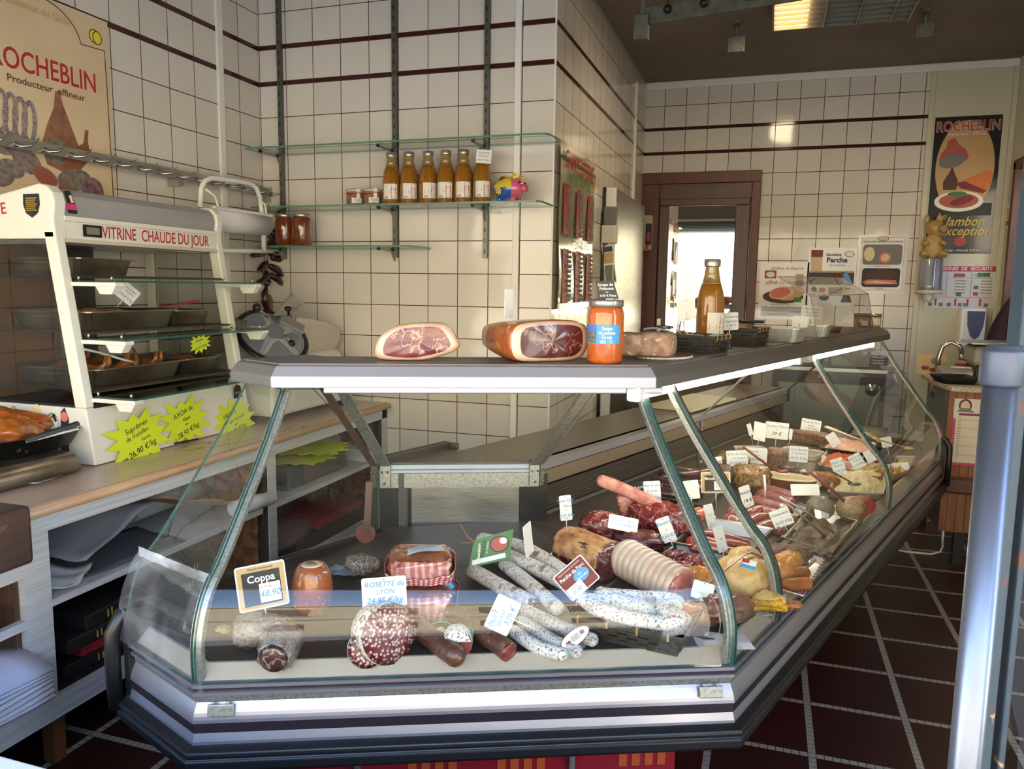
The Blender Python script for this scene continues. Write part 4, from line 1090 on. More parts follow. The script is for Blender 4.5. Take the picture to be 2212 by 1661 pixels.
for i,x in enumerate(lx):ring_poly(mb,x+.02,-.045-.006*i,.030,.075,.018,.0036+.0002*i,0,-.08)
mb.build('printed_sausage',[mat('print_mould',srgb(150,138,134),.5,layers=[('noise',120,.45,.6,srgb(112,100,104),3)])],pt)
M_pham=mat('print_ham',srgb(150,104,76),.5,layers=[('noise',26,.4,.7,srgb(122,80,66),4)])
M_pgrey=mat('print_grey_meat',srgb(138,126,116),.5,layers=[('noise',60,.4,.65,srgb(104,92,90),4)])
hamp=[(.03,.06),(.05,.065),(.06,.02),(.09,-.05),(.125,-.13),(.11,-.20),(.05,-.22),(-.02,-.20),(-.04,-.14),(-.01,-.06),(.02,.0)]
mb=MB();flat(mb,hamp,.004,0);flat(mb,ell(.02,-.15,.055,.045),.0042,1);flat(mb,[(.15,-.05),(.165,-.05),(.16,-.09),(.17,-.15),(.12,-.20),(.06,-.21),(.05,-.17),(.09,-.13),(.14,-.10)],.0044,2)
mb.build('printed_ham',[M_pham,M_pgrey,mat('print_small_ham',srgb(136,84,60),.5)],pt)
mb=MB()
for i,(x,y,rx,ry,ro,c) in enumerate(((-.20,-.15,.06,.035,-.6,0),(-.10,-.20,.04,.06,1.1,0),(-.16,-.235,.05,.03,-.2,0),(-.03,-.245,.05,.03,-.4,1),(.09,-.24,.075,.04,.2,0),(.17,-.27,.05,.05,-.9,2),(.05,-.29,.03,.04,.4,3),(-.20,-.27,.05,.03,.2,0),(.10,-.305,.045,.025,.1,0),(.0,-.30,.04,.02,.1,0))):
    flat(mb,ell(x,y,rx,ry,20,ro),.0045+.0002*i,c)
mb.build('printed_charcuterie',[M_pgrey,mat('print_red_meat',srgb(150,84,66),.5),mat('print_mauve',srgb(146,100,112),.5,layers=[('noise',40,.4,.6,srgb(90,74,80),3)]),M_pham],pt)
write(pt,[('ROCHEBLIN',.0,.125,.098,'cream',0,0,.035,.80),],.0040,'lettering_halo')
write(pt,[('ROCHEBLIN',.0,.125,.098,'red',0,0,.012,.80),('Producteur  affineur',.0,.062,.034,'brown',0,0,.006,1.12),('Sommet du Goût',-.015,.315,.036,'tan',0,0,0,1),],.0052)
shapes(pt,[(ell(.215,.30,.024,.026),'brown'),(ell(.215,.30,.020,.022),'yellow'),(ell(.228,.297,.022,.025),'brown'),(ell(.228,.297,.018,.021),'yellow')],.0036,'printed_medal')

# meat rail with hooks
rl=thing('meat_rail','long steel wall rail carrying a row of curved meat hooks','rail',(XL+.06,2.5,1.80))
o=Vector(rl.location)
MB().box((0,0,0),(.006,1.86,.038)).build('bar',M_steel,rl)
for y in (2.75,1.75,3.36):
    MB().box((-.03,y-o.y,-.032),(.055,.03,.03)).build('wall_bracket',M_steel,rl)
for i in range(16):
    y=1.77+i*.1065
    hk=[Vector((.006,y-o.y,-.004)),Vector((.022,y-o.y+.004,-.014)),Vector((.040,y-o.y+.022,-.010)),Vector((.046,y-o.y+.040,.004)),Vector((.046,y-o.y+.054,.022))]
    MB().tube(hk,[.007,.0065,.005,.0035,.001],8).blob((.006,.006,.006),(.005,y-o.y,-.004),nu=8,nv=6).build('hook',M_steel,rl)
# paper roll holder on the wall
rh=thing('paper_roll_holder','white tubular wall holder with a big roll of wrapping paper','paper holder',(-2.30,2.96,1.60))
o=Vector(rh.location)
def wp(x,y,X=-2.27):return onX(x,y,X)-o
fr=MB().tube([wp(432,448),wp(434,408),wp(441,392),wp(455,385),wp(500,389),wp(540,396),wp(553,405),wp(561,425),wp(567,470),wp(570,543)],.011,8)
fr.build('tube_frame',M_white,rh)
MB().tube([wp(470,541),wp(588,543)],.010,8).build('lower_bar',M_white,rh)
MB().tube([wp(520,392),wp(520,392)+Vector((-.13,0,0))],.009,8).tube([wp(500,541),wp(500,541)+Vector((-.15,0,0))],.009,8).build('wall_arm',M_white,rh)
a,b=wp(458,474),wp(572,486);d=(b-a)
MB().tube([a,b],.050,24).build('paper_roll',mat('paper_roll_white',srgb(222,220,226),.7),rh)
MB().bar(wp(462,448,-2.23),wp(586,466,-2.23),.018,.012).build('cutter_bar',M_white,rh,bevel=.003)
for (x0,y0,x1,y1) in ((444,408,472,448),(558,430,575,462)):MB().tube([wp(x0,y0,-2.26),wp((x0+x1)/2+6,(y0+y1)/2-4,-2.25),wp(x1,y1,-2.23)],.005,6).build('spring_arm',M_white,rh)
# string of dried peppers
rs=thing('pepper_string','string of dried dark chilli peppers hanging in the corner','dried peppers',onX(580,440,-2.375))
o=Vector(rs.location)
M_chili=mat('dried_chilli',srgb(52,22,20),.28,layers=[('noise',30,.4,.65,srgb(30,14,14),4)],bump=('noise',40,.6),coat=.4)
M_chil2=mat('dried_chilli_pale',srgb(150,104,60),.45,layers=[('noise',30,.4,.6,srgb(110,66,40),4)])
M_stem=col('stem_tan',(140,96,58),.7)
def cp(x,y,X=-2.375):return onX(x,y,X)-o
MB().tube([cp(580,440),cp(586,500),cp(578,560),cp(576,625),cp(575,640)],.0025,5).build('twine',M_stem,rs)
for i,(x0,y0,x1,y1) in enumerate(((586,492,592,520),(580,505,598,530),(590,515,578,540),(584,530,604,548),(575,540,592,556),(572,548,540,552),(584,555,618,568),(578,566,556,588),(580,572,614,598),(576,585,570,612),(582,592,614,618),(574,600,540,632),(578,605,574,618))):
    a,b=cp(x0,y0,-2.37+.01*(i%3)),cp(x1,y1,-2.36+.012*(i%3));m=a.lerp(b,.5)+Vector((.006,0,.006))
    c=MB().tube([a,a.lerp(b,.12),m,a.lerp(b,.8),b],[.004,.015,.019,.013,.002],10).build('chilli',M_chili,rs)
    MB().tube([a,a+Vector((0,-.008,.012))],.002,5).build('stem',M_stem,c)
c=MB().tube([cp(576,618),cp(572,632),cp(572,655),cp(578,672),cp(580,684)],[.005,.018,.017,.012,.003],10).build('chilli',M_chili,rs)
c=MB().tube([cp(580,638),cp(584,650),cp(584,668),cp(582,684)],[.010,.014,.012,.004],10,).build('chilli',M_chil2,rs);c['label']='pale split chilli at the bottom'

# slotted uprights and glass shelves
M_upr=mat('upright_zinc',srgb(112,112,106),.4,.8)
for i,(px_,zb,lb) in enumerate(((606,1.47,'slotted steel wall upright nearest the corner, beside the chilli string'),(853,1.478,'slotted steel wall upright behind the row of soup bottles'),(1052,1.478,'slotted steel wall upright near the piggy bank'))):
    x=onY(px_,200,3.375).x
    t=thing('shelf_upright',lb,'shelf upright',(x,YB-.011,zb))
    mb=MB().box((0,0,(ZC-zb)/2),(.022,.020,ZC-zb))
    for k in range(int((ZC-zb)/.048)):mb.box((0,-.0101,.03+k*.048),(.006,.001,.018),1)
    mb.build('rail',[M_upr,M_blackpl],t)
M_shelfg=glass_mat('shelf_pane',(.93,.97,.95),1.5)
M_brk=mat('bracket_zinc',srgb(150,150,144),.35,.8)
def wall_shelf(label,x0,x1,z,ups,chip=True):
    t=thing('glass_shelf',label,'shelf',((x0+x1)/2,3.27,z));o=Vector(t.location)
    mb=MB();w_=(x1-x0)/2
    mb.prism([(-w_,-.10),(w_-.02,-.10),(w_+.0,-.075),(w_,.10),(-w_,.10)],-.004,.004,0,smi=1)
    mb.build('pane',[M_shelfg,mat('pane_edge_green',srgb(86,134,112),.2)],t)
    for x in ups:
        b=MB().prism([(.0,.10),(.0,-.075),(.0,-.075)],0,0)
        b=MB()
        poly=[(.095,-.006),(-.07,-.006),(-.07,-.014),(.062,-.020),(.084,-.050),(.095,-.062)]
        n=len(poly);vs=[Vector((x-o.x+s_*.003,y,zz)) for s_ in (-1,1) for y,zz in poly]
        b.add(vs,[list(range(n))[::-1],list(range(n,2*n))]+[(i,(i+1)%n,n+(i+1)%n,n+i) for i in range(n)])
        bo=b.build('bracket',M_brk,t)
        MB().tube([Vector((x-o.x,-.074,-.010)),Vector((x-o.x,-.060,-.010))],.007,8).build('rubber_pad',M_blackpl,bo)
        MB().tube([Vector((x-o.x,.055,-.010)),Vector((x-o.x,.075,-.010))],.007,8).build('rubber_pad',M_blackpl,bo)
    return t
U=[-2.322,-1.70,-1.243]
wall_shelf('long glass wall shelf with nothing on it, topmost of three',-2.385,-.895,1.979,U)
wall_shelf('glass wall shelf carrying the soup bottles and piggy bank',-2.36,-.925,1.706,U)
wall_shelf('short glass wall shelf carrying two red jars',-2.33,-1.52,1.522,U[:2])
ZS=1.711
# soup bottles
M_soup=mat('golden_soup',srgb(150,98,22),.12,layers=[('noise',60,.4,.7,srgb(134,84,18),4)],coat=.8)
M_soupn=mat('neck_residue',srgb(152,122,66),.12,coat=.8,layers=[('noise',40,.4,.65,srgb(120,104,70),4)])
M_cap=mat('steel_lid',srgb(176,170,160),.3,.8)
M_label=col('label_white',(226,222,214),.45)
def label_patch(r,a0,a1,z0,z1,dr=.0006,n=10):
    mb=MB();mb.grid(lambda u,v:Vector(((r+dr)*math.sin(a0+(a1-a0)*u),-(r+dr)*math.cos(a0+(a1-a0)*u),z0+(z1-z0)*v)),n,1);return mb
def on_cyl(r):
    def f(p):return Vector((r*math.sin(p.x/r),-r*math.cos(p.x/r),p.y))
    return f
def soup_bottle(label,loc,H=.236,r=.041,group='soup bottles on the glass shelf',rz=0):
    t=thing('soup_bottle',label,'bottle',loc,rz,group);k=H/.236;kr=r/.041
    pr=[(.0,.001),(.037,.0),(.041,.006),(.0415,.09),(.040,.125),(.035,.152),(.028,.172)]
    MB().lathe([(a*kr,b*k) for a,b in pr]+[(.0,.172*k)],n=28).build('soup',M_soup,t)
    MB().lathe([(a*kr,b*k) for a,b in ((.0278,.1722),(.0225,.195),(.020,.214),(.021,.220),(.0,.221))],n=24).build('neck',M_soupn,t)
    MB().lathe([(a*kr,b*k) for a,b in ((.0235,.215),(.0245,.218),(.0245,.233),(.022,.236),(0,.2355))],n=24).build('lid',M_cap,t)
    lb=label_patch(.0415*kr,-.85,.80,.026*k,.094*k).build('label',M_label,t)
    c=on_cyl(.0424*kr)
    mb=MB()
    def pa(poly,mi,dz):
        f=on_cyl(.0422*kr+dz);mb.add([f(Vector((x*kr,y*k,0))) for x,y in poly],[list(range(len(poly)))],mi)
    pa([(.002,.093),(.028,.093),(.024,.080),(.028,.06),(.028,.032),(.004,.032),(.002,.06),(.006,.080)],0,.0002)
    pa(rect(-.030,.048,-.006,.062),2,.0003);pa(rect(.006,.027,.026,.034),3,.0004)
    pa(ell(.016,.083,.010,.006,12),1,.0006)
    mb.build('label_print',[INK['red'],INK['white'],INK['orange'],INK['green']],lb)
    mb=MB();f2=on_cyl(.0430*kr)
    for s_,y,sz in (('SOUPE',.060,.009),('DE LÉGUMES',.050,.006)):put_text(mb,s_,.016*kr,y*k,sz*k,0,0,.01,bend=lambda p:f2(p))
    mb.build('label_lettering',INK['white'],lb)
    mb=MB()
    for i in range(7):f=on_cyl(.0424*kr);mb.add([f(Vector((-.030+i*.003,y,0))) for y in (.028*k,.038*k)]+[f(Vector((-.0288+i*.003,y,0))) for y in (.038*k,.028*k)],[(0,1,2,3)])
    mb.build('barcode',INK['black'],lb)
    return t
names=['next to the clip-top jars, first of the six soup bottles','second of the six soup bottles counted from the clip-top jars','third of the six soup bottles counted from the clip-top jars','fourth of the six soup bottles counted from the clip-top jars','fifth of the six soup bottles, beside the tagged one','with a white price tag on its neck, nearest the piggy bank']
b0=None
for i,px_ in enumerate((846,884,925,963,1001,1041)):
    p=onY(px_,440,3.275);p.z=ZS
    rz_=math.atan2(p.x,p.y)*-1+(-.15,.1,.25,-.1,0,.1)[i]
    if b0 is None:b0=soup_bottle('golden soup bottle '+names[0],p,rz=rz_)
    else:dup(b0,p,rz_,'golden soup bottle '+names[i])
p=onY(1045,338,3.222)
price_tag('white price tag for Velouté potimarron on the last soup bottle',facing(p,(.25,-1,.05),R(-4)),.066,.058,[('VELOUTÉ',0,.24,.19,'black'),('Potimarron',0,.04,.17,'black'),('5,95 € Pièce',.0,-.26,.19,'black')],0)
# clip-top jars
def clip_jar(label,loc,rz,group):
    t=thing('clip_top_jar',label,'jar',loc,rz,group)
    MB().lathe([(0,.001),(.036,0),(.040,.006),(.040,.045),(.036,.052)],n=24).build('contents',mat('pate_brown',srgb(150,112,86),.2,coat=.8,layers=[('noise',50,.4,.65,srgb(120,84,62),4)]),t)
    MB().lathe([(.0365,.0525),(.042,.055),(.042,.059),(.0365,.061)],n=24).build('rubber_seal',col('seal_orange',(176,96,52),.5),t)
    MB().lathe([(.038,.061),(.042,.064),(.040,.073),(.030,.077),(0,.077)],n=24).build('lid',mat('jar_glass_lid',srgb(190,176,160),.1,coat=1,spec=.8),t)
    MB().tube([(-.042,0,.058),(-.048,-.004,.050),(-.050,0,.066),(-.044,0,.074),(-.02,0,.079)],.0012,5).tube([(.042,0,.058),(.048,0,.04),(.046,0,.056)],.0012,5).build('wire_clip',M_steel,t)
    lb=label_patch(.040,-.35,.85,.010,.034).build('label',M_label,t)
    label_patch(.0405,.2,.62,.03,.075,.001).build('label_strip',M_label,lb)
    mb=MB();f2=on_cyl(.0412)
    for s_,y in (('PORC NOIR',.028),('DE BIGORRE',.022),('PÂTÉ',.015)):put_text(mb,s_,.010,y,.006,0,0,.01,bend=lambda p:f2(p))
    mb.build('label_lettering',INK['brown'],lb)
    return t
for i,px_ in enumerate((767,806)):
    p=onY(px_,440,3.26);p.z=ZS
    if i==0:j0=clip_jar('small clip-top pâté jar farther from the soup bottles',p,.5,'clip-top jars on the glass shelf')
    else:dup(j0,p,.35,'small clip-top pâté jar touching the first soup bottle')
# big jars
def big_jar(label,loc,rz,mtl,group=None,H=.152,r=.043):
    t=thing('sauce_jar',label,'jar',loc,rz,group);k,kr=H/.152,r/.043
    MB().lathe([(a*kr,b*k) for a,b in ((0,.001),(.038,0),(.043,.008),(.0435,.115),(.040,.128),(.0375,.134),(0,.135))],n=30).build('contents',mtl,t)
    MB().lathe([(a*kr,b*k) for a,b in ((.039,.134),(.0415,.136),(.0415,.149),(.039,.152),(0,.1515))],n=30).build('lid',M_cap,t)
    return t
M_red_sauce=mat('red_brown_sauce',srgb(122,58,26),.12,coat=.9,layers=[('noise',30,.4,.65,srgb(104,46,20),4)])
for i,px_ in enumerate((615,653)):
    p=onY(px_,530,3.25);p.z=1.527
    if i==0:k0=big_jar('red-brown sauce jar on the short shelf, beside the chilli string',p,0,M_red_sauce,'sauce jars on the short shelf')
    else:dup(k0,p,.3,'red-brown sauce jar on the short shelf, farther from the chilli string')
# piggy bank
p=onY(1100,436,3.25);p.z=ZS
pg=thing('piggy_bank','painted pig money box in yellow, blue and pink on the glass shelf','money box',p,R(-12))
Mp={k:mat('glaze_'+k,srgb(*c),.15,coat=.6) for k,c in dict(blue=(46,88,170),yellow=(214,190,56),pink=(206,96,128),orange=(214,120,60)).items()}
def pm(q):return 2 if q.x>.034-.012*abs(q.z)/.05 else (0 if q.z<-.002 else 1)
MB().blob((.072,.052,.052),(0,0,.060),mifn=pm,nu=36,nv=24).build('body',[Mp['blue'],Mp['yellow'],Mp['pink']],pg)
MB().tube([(.066,0,.058),(.086,0,.056)],[.018,.015],14).build('snout',Mp['pink'],pg)
for s_ in (-1,1):
    MB().blob((.012,.006,.014),(.042,s_*.03,.106),nu=12,nv=8).build('ear',Mp['yellow'],pg)
    MB().blob((.005,.003,.005),(.066,s_*.026-.004,.080),nu=8,nv=6).build('eye',INK['black'],pg)
    for x in (-.032,.034):MB().tube([(x,s_*.026,.02),(x,s_*.028,.001)],.014,12).build('leg',Mp['blue'] if x<0 else Mp['pink'],pg)
fl=MB();Mfl=facing((-.022,-.0525,.046),(-.25,-1,-.2))
for k in range(7):flat(fl,ell(.011*math.cos(k*.9),.011*math.sin(k*.9),.008,.004,10,k*.9),.001,0,Mfl)
flat(fl,ell(0,0,.005,.005,10),.0016,1,Mfl);fl.build('painted_flower',[INK['yellow'],INK['orange']],pg)
fl=MB();Mfl=facing((-.018,-.034,.100),(-.2,-.7,.75))
for k in range(5):flat(fl,ell(.010*math.cos(k*1.25),.010*math.sin(k*1.25),.008,.005,10,k*1.25),.001,0,Mfl)
fl.build('painted_flower',[INK['darkred']],pg)

# ================================================================== ON TOP OF THE DISPLAY CASE
ZT=1.1727
def cap_at(px_,d,seg='R'):
    r=ray(px_,760);r=Vector((r.x,r.y,0));n,B=(nR,BR) if seg=='R' else (nF,BL)
    s_=(d+B.dot(n))/r.dot(n);return Vector((r.x*s_,r.y*s_,ZT))
M_hamcut=mat('cured_ham_cut',srgb(120,44,42),.3,layers=[('noise',24,.35,.65,srgb(88,26,30),4),('ridge',16,.012,.0,srgb(206,160,146),4),('ridge',60,.010,.0,srgb(150,84,78),5)],coat=.7,bump=('noise',20,.2))
M_hamfat=mat('ham_fat',srgb(222,188,160),.3,layers=[('noise',12,.4,.65,srgb(200,150,116),4)],coat=.7)
M_hamrind=mat('ham_rind',srgb(176,98,48),.3,layers=[('noise',22,.35,.65,srgb(146,70,36),5),('noise',48,.6,.7,srgb(216,160,104),5)],coat=.8,bump=('noise',50,.4))
M_wrap=glass_mat('cling_film',(.97,.97,.97),1.5,.08,.05,(.9,.9,.9))
def ham(label,loc,rz,outline,depth,taper,mats,scale):
    """half ham: outline of the cut face in (x,z); cut face towards local -y, rind body behind"""
    t=thing('cured_ham',label,'ham',loc,rz)
    n=len(outline);pts=[]
    for i in range(n):
        p0,p1,p2,p3=outline[i-1],outline[i],outline[(i+1)%n],outline[(i+2)%n]
        for k in range(5):
            u=k/5
            pts.append([.5*((2*p1[j])+(-p0[j]+p2[j])*u+(2*p0[j]-5*p1[j]+4*p2[j]-p3[j])*u*u+(-p0[j]+3*p1[j]-3*p2[j]+p3[j])*u**3) for j in (0,1)])
    cx_=sum(p[0] for p in pts)/len(pts);cz=sum(p[1] for p in pts)/len(pts);m=len(pts)
    def ringp(f,y,bul=0):return [Vector((cx_+(x-cx_)*f,y+bul*noise.noise(Vector((x*20,z*20,0))),max(.001,cz+(z-cz)*f))) for x,z in pts]
    mb=MB();rings=[ringp(.0,-.004),ringp(.45,-.004,.003),ringp(.80,-.003,.003),ringp(.90,-.001),ringp(.985,.004),ringp(1.02,.02),ringp(1.0,depth*.35),ringp(1-.35*taper,depth*.7),ringp(1-.7*taper,depth*.95),ringp(.0,depth)]
    vs=[v for r_ in rings for v in r_];fs=[];mi=[]
    for a in range(len(rings)-1):
        for i in range(m):fs.append((a*m+i,a*m+(i+1)%m,(a+1)*m+(i+1)%m,(a+1)*m+i));mi.append(0 if a<2 else (1 if a<4 else 2))
    o_=len(mb.v);mb.add(vs,[],0,True)
    for f,k in zip(fs,mi):mb.f.append([i+o_ for i in f]);mb.mi.append(k);mb.sm.append(True)
    mb.build('meat',mats,t)
    return t
p=cap_at(900,.36,'F')
ham('deboned half ham showing red cut face, away from the soup jar',p,R(20),[(-.098,.012),(-.07,.001),(.0,.0),(.07,.016),(.098,.034),(.092,.055),(.075,.080),(.05,.090),(-.02,.087),(-.06,.076),(-.09,.050)],.11,.5,[M_hamcut,M_hamfat,M_hamfat],1)
p=cap_at(1178,.345,'F')
ham('half ham with orange rind and dark cut face next to the soup jar',p,R(16),[(-.088,.010),(-.03,.0),(.07,.002),(.105,.018),(.115,.050),(.103,.088),(.05,.098),(-.04,.096),(-.088,.085),(-.10,.05)],.24,.42,[mat('dark_ham_cut',srgb(96,40,36),.3,layers=[('noise',24,.35,.65,srgb(72,28,26),4),('ridge',13,.008,.0,srgb(180,140,126),4)],coat=.8),M_hamfat,M_hamrind],1)
h2=bpy.data.objects['cured_ham.001'];h2.rotation_euler=(0,0,R(46));h2.location+=Vector((.005,.012,0))
# thin white marker behind the hams
t=thing('price_tag','narrow white price tag seen edge-on behind the second ham','price tag',matrix=facing(cap_at(1098,.44,'F')+Vector((0,0,.135)),(1,-.32,0)))
MB().prism(rrect(.035,.07,.003),-.0006,.0006).build('card',M_card,t);MB().tube([(0,-.03,0),(0,-.13,0)],.0012,6).build('pin',M_whitep,t)
# soup jar with tag
M_fsoup=mat('fish_soup',srgb(196,100,36),.14,coat=.9,layers=[('noise',40,.4,.7,srgb(178,84,26),4)])
pj=cap_at(1307,.345,'F')
jr=big_jar('tall orange fish soup jar with blue label at the corner of the case',pj,R(-10),M_fsoup,None,.150,.0425)
lb=label_patch(.043,-1.25,1.2,.048,.092).build('label',INK['skyblue'],jr)
label_patch(.0434,-1.2,-.15,.050,.089).build('label_photo',mat('coast_photo',srgb(120,116,100),.4,layers=[('noise',160,.45,.6,srgb(70,84,66),3),('band',6,.0,.0,srgb(120,116,100),'Z')]),lb)
label_patch(.0437,-1.2,-.15,.074,.090).build('label_sea',mat('coast_sea',srgb(84,110,190),.4),lb)
mb=MB();f2=on_cyl(.0440)
for s_,x,y,sz in (('Soupe',.020,.083,.0125),('de poisson',.020,.073,.0115),('Le cap',.020,.063,.0115)):put_text(mb,s_,x,y,sz,0,0,.02,bend=lambda p:f2(p),wide=.8)
for i in range(4):mb.add([f2(Vector((x,.055-.002*i,0))) for x in (.004,.014,.024,.034)]+[f2(Vector((x,.0556-.002*i,0))) for x in (.034,.024,.014,.004)],[list(range(8))])
mb.build('label_lettering',INK['white'],lb)
t=thing('price_tag','black slate price tag for Soupe de Poissons on the jar lid','price tag',matrix=facing(pj+Vector((.002,-.01,.172)),(-.1,-1,.05),R(2)))
sk=Matrix.Identity(4);sk[0][1]=-.32
MB().prism([(x-.32*y,y) for x,y in rect(-.022,-.021,.022,.021)],-.0008,.0008).build('card',M_blackpl,t)
mb=MB()
for s_,x,y,sz in (('Soupe de',-.003,.012,.010),('Poissons',.0,.003,.010),('~',.001,-.005,.012),('6,90 € Pièce',.004,-.0135,.0078)):put_text(mb,s_,x,y,sz,.0014,0,.008,-.15)
mb.build('lettering',INK['white'],t);MB().box((.008,-.0235,.002),(.018,.006,.006)).build('clip',M_whitep,t)
# cheeses on a gold board
M_rind=mat('cheese_rind',srgb(176,148,124),.8,layers=[('noise',40,.38,.62,srgb(142,106,86),5),('noise',70,.6,.68,srgb(206,186,166),4)],bump=('noise',70,.9))
pb=cap_at(1432,.375);bd=thing('gold_cake_board','scalloped gold cardboard under the two round cheeses','cake board',pb,R(90-AR)+R(10))
def scal(n,rx,ry,k):return [(rx*math.cos(a)*(1+k*math.cos(a*n)),ry*math.sin(a)*(1+k*math.cos(a*n))) for a in [2*PI*i/160 for i in range(160)]]
MB().prism(scal(36,.10,.075,.012),.0,.004).build('board',M_label,bd)
MB().prism(scal(36,.098,.073,.012),.004,.0045).build('gold_face',mat('gold_foil',srgb(150,116,70),.3,.6,layers=[('noise',12,.4,.6,srgb(112,78,52),4)]),bd)
def cheese(label,loc,r,h,seed):
    o=MB().blob((r,r,h/2),(0,0,h/2),e=.45,amp=.05,fr=3,seed=seed,nu=40,nv=20).build('round_cheese',M_rind,loc=loc);return tag(o,label,'cheese','round cheeses on the gold board')
pc=cap_at(1417,.36);pc.z+=.005;cheese('small round cheese under a white paper on the gold board',pc,.050,.064,1)
pc2=cap_at(1358,.42);pc2.z+=.005;cheese('small round cheese half hidden behind the soup jar',pc2,.042,.060,2)
o=MB().grid(lambda u,v:Vector((-.034+.068*u,-.02+.04*v,.004*math.sin(u*4)+.003*v)),8,4).build('paper_slip',M_paper,loc=pc+Vector((.0,.0,.0665)),rot=(0,0,R(10)));tag(o,'white paper slip lying on the nearer round cheese','paper')
# woven chip baskets
M_weave=mat('black_chip_wood',srgb(40,38,34),.55,layers=[('noise',20,.4,.7,srgb(66,62,54),4,(.4,.4,8))])
M_weav2=mat('natural_chip',srgb(166,132,80),.6)
def chip_basket(label,loc,rz,w,l,h,group=None,liner=None,flare=1.12):
    t=thing('chip_basket',label,'basket',loc,rz,group)
    rows=5;mb=MB();mp=MB()
    for k in range(rows):
        z0,z1=.003+h*k/rows,.003+h*(k+.86)/rows;f0=1+(flare-1)*k/rows;f1=1+(flare-1)*(k+.86)/rows
        for (ax_,s_) in ((0,-1),(0,1),(1,-1),(1,1)):
            L_=w if ax_==0 else l;D_=l if ax_==0 else w;n=max(6,int(L_/.02))
            for i in range(n):
                a0,a1=-L_/2+L_*i/n,-L_/2+L_*(i+1)/n;bulge=.0022 if (i+k)%2 else-.0008
                q=[]
                for a,f,z in ((a0,f0,z0),(a1,f0,z0),(a1,f1,z1),(a0,f1,z1)):
                    dd_=s_*(D_/2*f+bulge);q.append(Vector((a*f,dd_,z)) if ax_==0 else Vector((dd_,a*f,z)))
                mb.add(q,[(0,1,2,3)])
    o=mb.build('woven_side',M_weave,t);o.modifiers.new('thickness','SOLIDIFY').thickness=.0016
    MB().box((0,0,.0015),(w*.99,l*.99,.003)).build('base',M_weave,t)
    f=flare
    for (a,b) in (((-w/2*f,-l/2*f),(w/2*f,-l/2*f)),((w/2*f,-l/2*f),(w/2*f,l/2*f)),((w/2*f,l/2*f),(-w/2*f,l/2*f)),((-w/2*f,l/2*f),(-w/2*f,-l/2*f))):
        MB().bar((a[0],a[1],h),(b[0],b[1],h),.007,.010).build('rim',M_weave,t,bevel=.002)
    for i in range(4):
        u=(i+.5)/4
        for s_ in (-1,1):MB().box((-w/2*f+w*f*u,s_*l/2*f,h),(.004,.010,.014)).build('binding',M_weav2,t)
    return t
p1=cap_at(1515,.365);bs1=chip_basket('low black chip basket with paper liner next to the cheeses',p1,R(90-AR),.11,.11,.044)
o=MB().grid(lambda u,v:Vector((-.05+.1*u,-.06+.12*v,.040+.016*noise.noise(Vector((u*3,v*3,2)))+.012*abs(noise.noise(Vector((u*8,v*8,1)))))),14,14).build('paper_liner',M_paper,loc=p1,rot=(0,0,R(90-AR)));tag(o,'crumpled white paper lining the basket next to the cheeses','paper')
p2=cap_at(1600,.39);chip_basket('low black chip basket holding a dried sausage under the knife',p2,R(90-AR)+R(4),.13,.125,.052)
o=MB().blob((.05,.03,.02),amp=.2,fr=4,seed=4).build('floured_sausage',mat('floury_crust',srgb(190,172,146),.8,layers=[('noise',40,.45,.62,srgb(140,112,84),4)],bump=('noise',50,.5)),loc=p2+Vector((-.02,0,.055)),rot=(0,0,.4));tag(o,'pale floury sausage lying in the knife basket','sausage')
t=thing('kitchen_knife','kitchen knife with black handle lying over the basket','knife',p2+Vector((-.02,.0,.078)),R(-18))
MB().tube([(-.06,0,.012),(-.03,0,.010),(.02,0,-.004),(.09,0,-.002)],[.008,.010,.009,.008],8,flat=.6).build('handle',M_blackpl,t);MB().add([(-.06,-.002,.018),(-.06,.002,.0),(-.19,0,.004)],[(0,1,2)]).build('blade',M_steel,t)
# bottle in the first basket and tags
pbt=cap_at(1520,.40);pbt.z+=.004
soup_bottle('large golden soup bottle standing alone beside the black baskets',pbt+Vector((.012,.03,0)),.262,.0405,None,rz=R(42))
price_tag('white price tag seen from behind, next to the single soup bottle',facing(cap_at(1478,.40)+Vector((0,0,.118)),(.5,-1,0),R(6)),.055,.062,[],.10,back=True)
price_tag('blue-written price tag half hidden behind the single soup bottle',facing(cap_at(1572,.39)+Vector((0,0,.078)),(-.05,-1,.1),R(4)),.055,.055,[('Soupes de',.1,.25,.2,'blue'),('légumes',.1,.0,.2,'blue'),('5,95 €',.1,-.25,.2,'blue')],.06)
# foil trays and paper tart cases
M_foil=mat('aluminium_foil',srgb(206,204,200),.38,.55,bump=('noise',60,.6))
M_crust=mat('gratin_top',srgb(176,150,116),.5,layers=[('noise',40,.4,.62,srgb(140,106,70),4)])
def foil_tray(label,loc,rz,w,l,h):
    t=open_tray('foil_tray',label,loc,w,l,h,rz,M_foil,.006,.0012,'foil trays on the case',False,'foil tray',.016,.84)
    MB().prism(rrect(w*.95,l*.95,.014),h*.8,h*.86).build('filling',M_crust,t);return t
foil_tray('larger foil tray of gratin next to the knife basket',cap_at(1685,.352),R(90-AR),.115,.15,.048)
foil_tray('second foil tray of gratin, farther along the case top',cap_at(1752,.358),R(90-AR)+.1,.11,.13,.046)
M_tart=mat('brown_paper_case',srgb(120,84,58),.6)
t=thing('tart_case','small brown paper-cased tart beyond the foil trays','tart',cap_at(1795,.38))
MB().lathe([(0,.001),(.030,0),(.040,.026),(.036,.026),(.0,.022)],n=28).build('case',M_tart,t);MB().lathe([(.0355,.0235),(0,.025)],n=24).build('filling',M_crust,t)
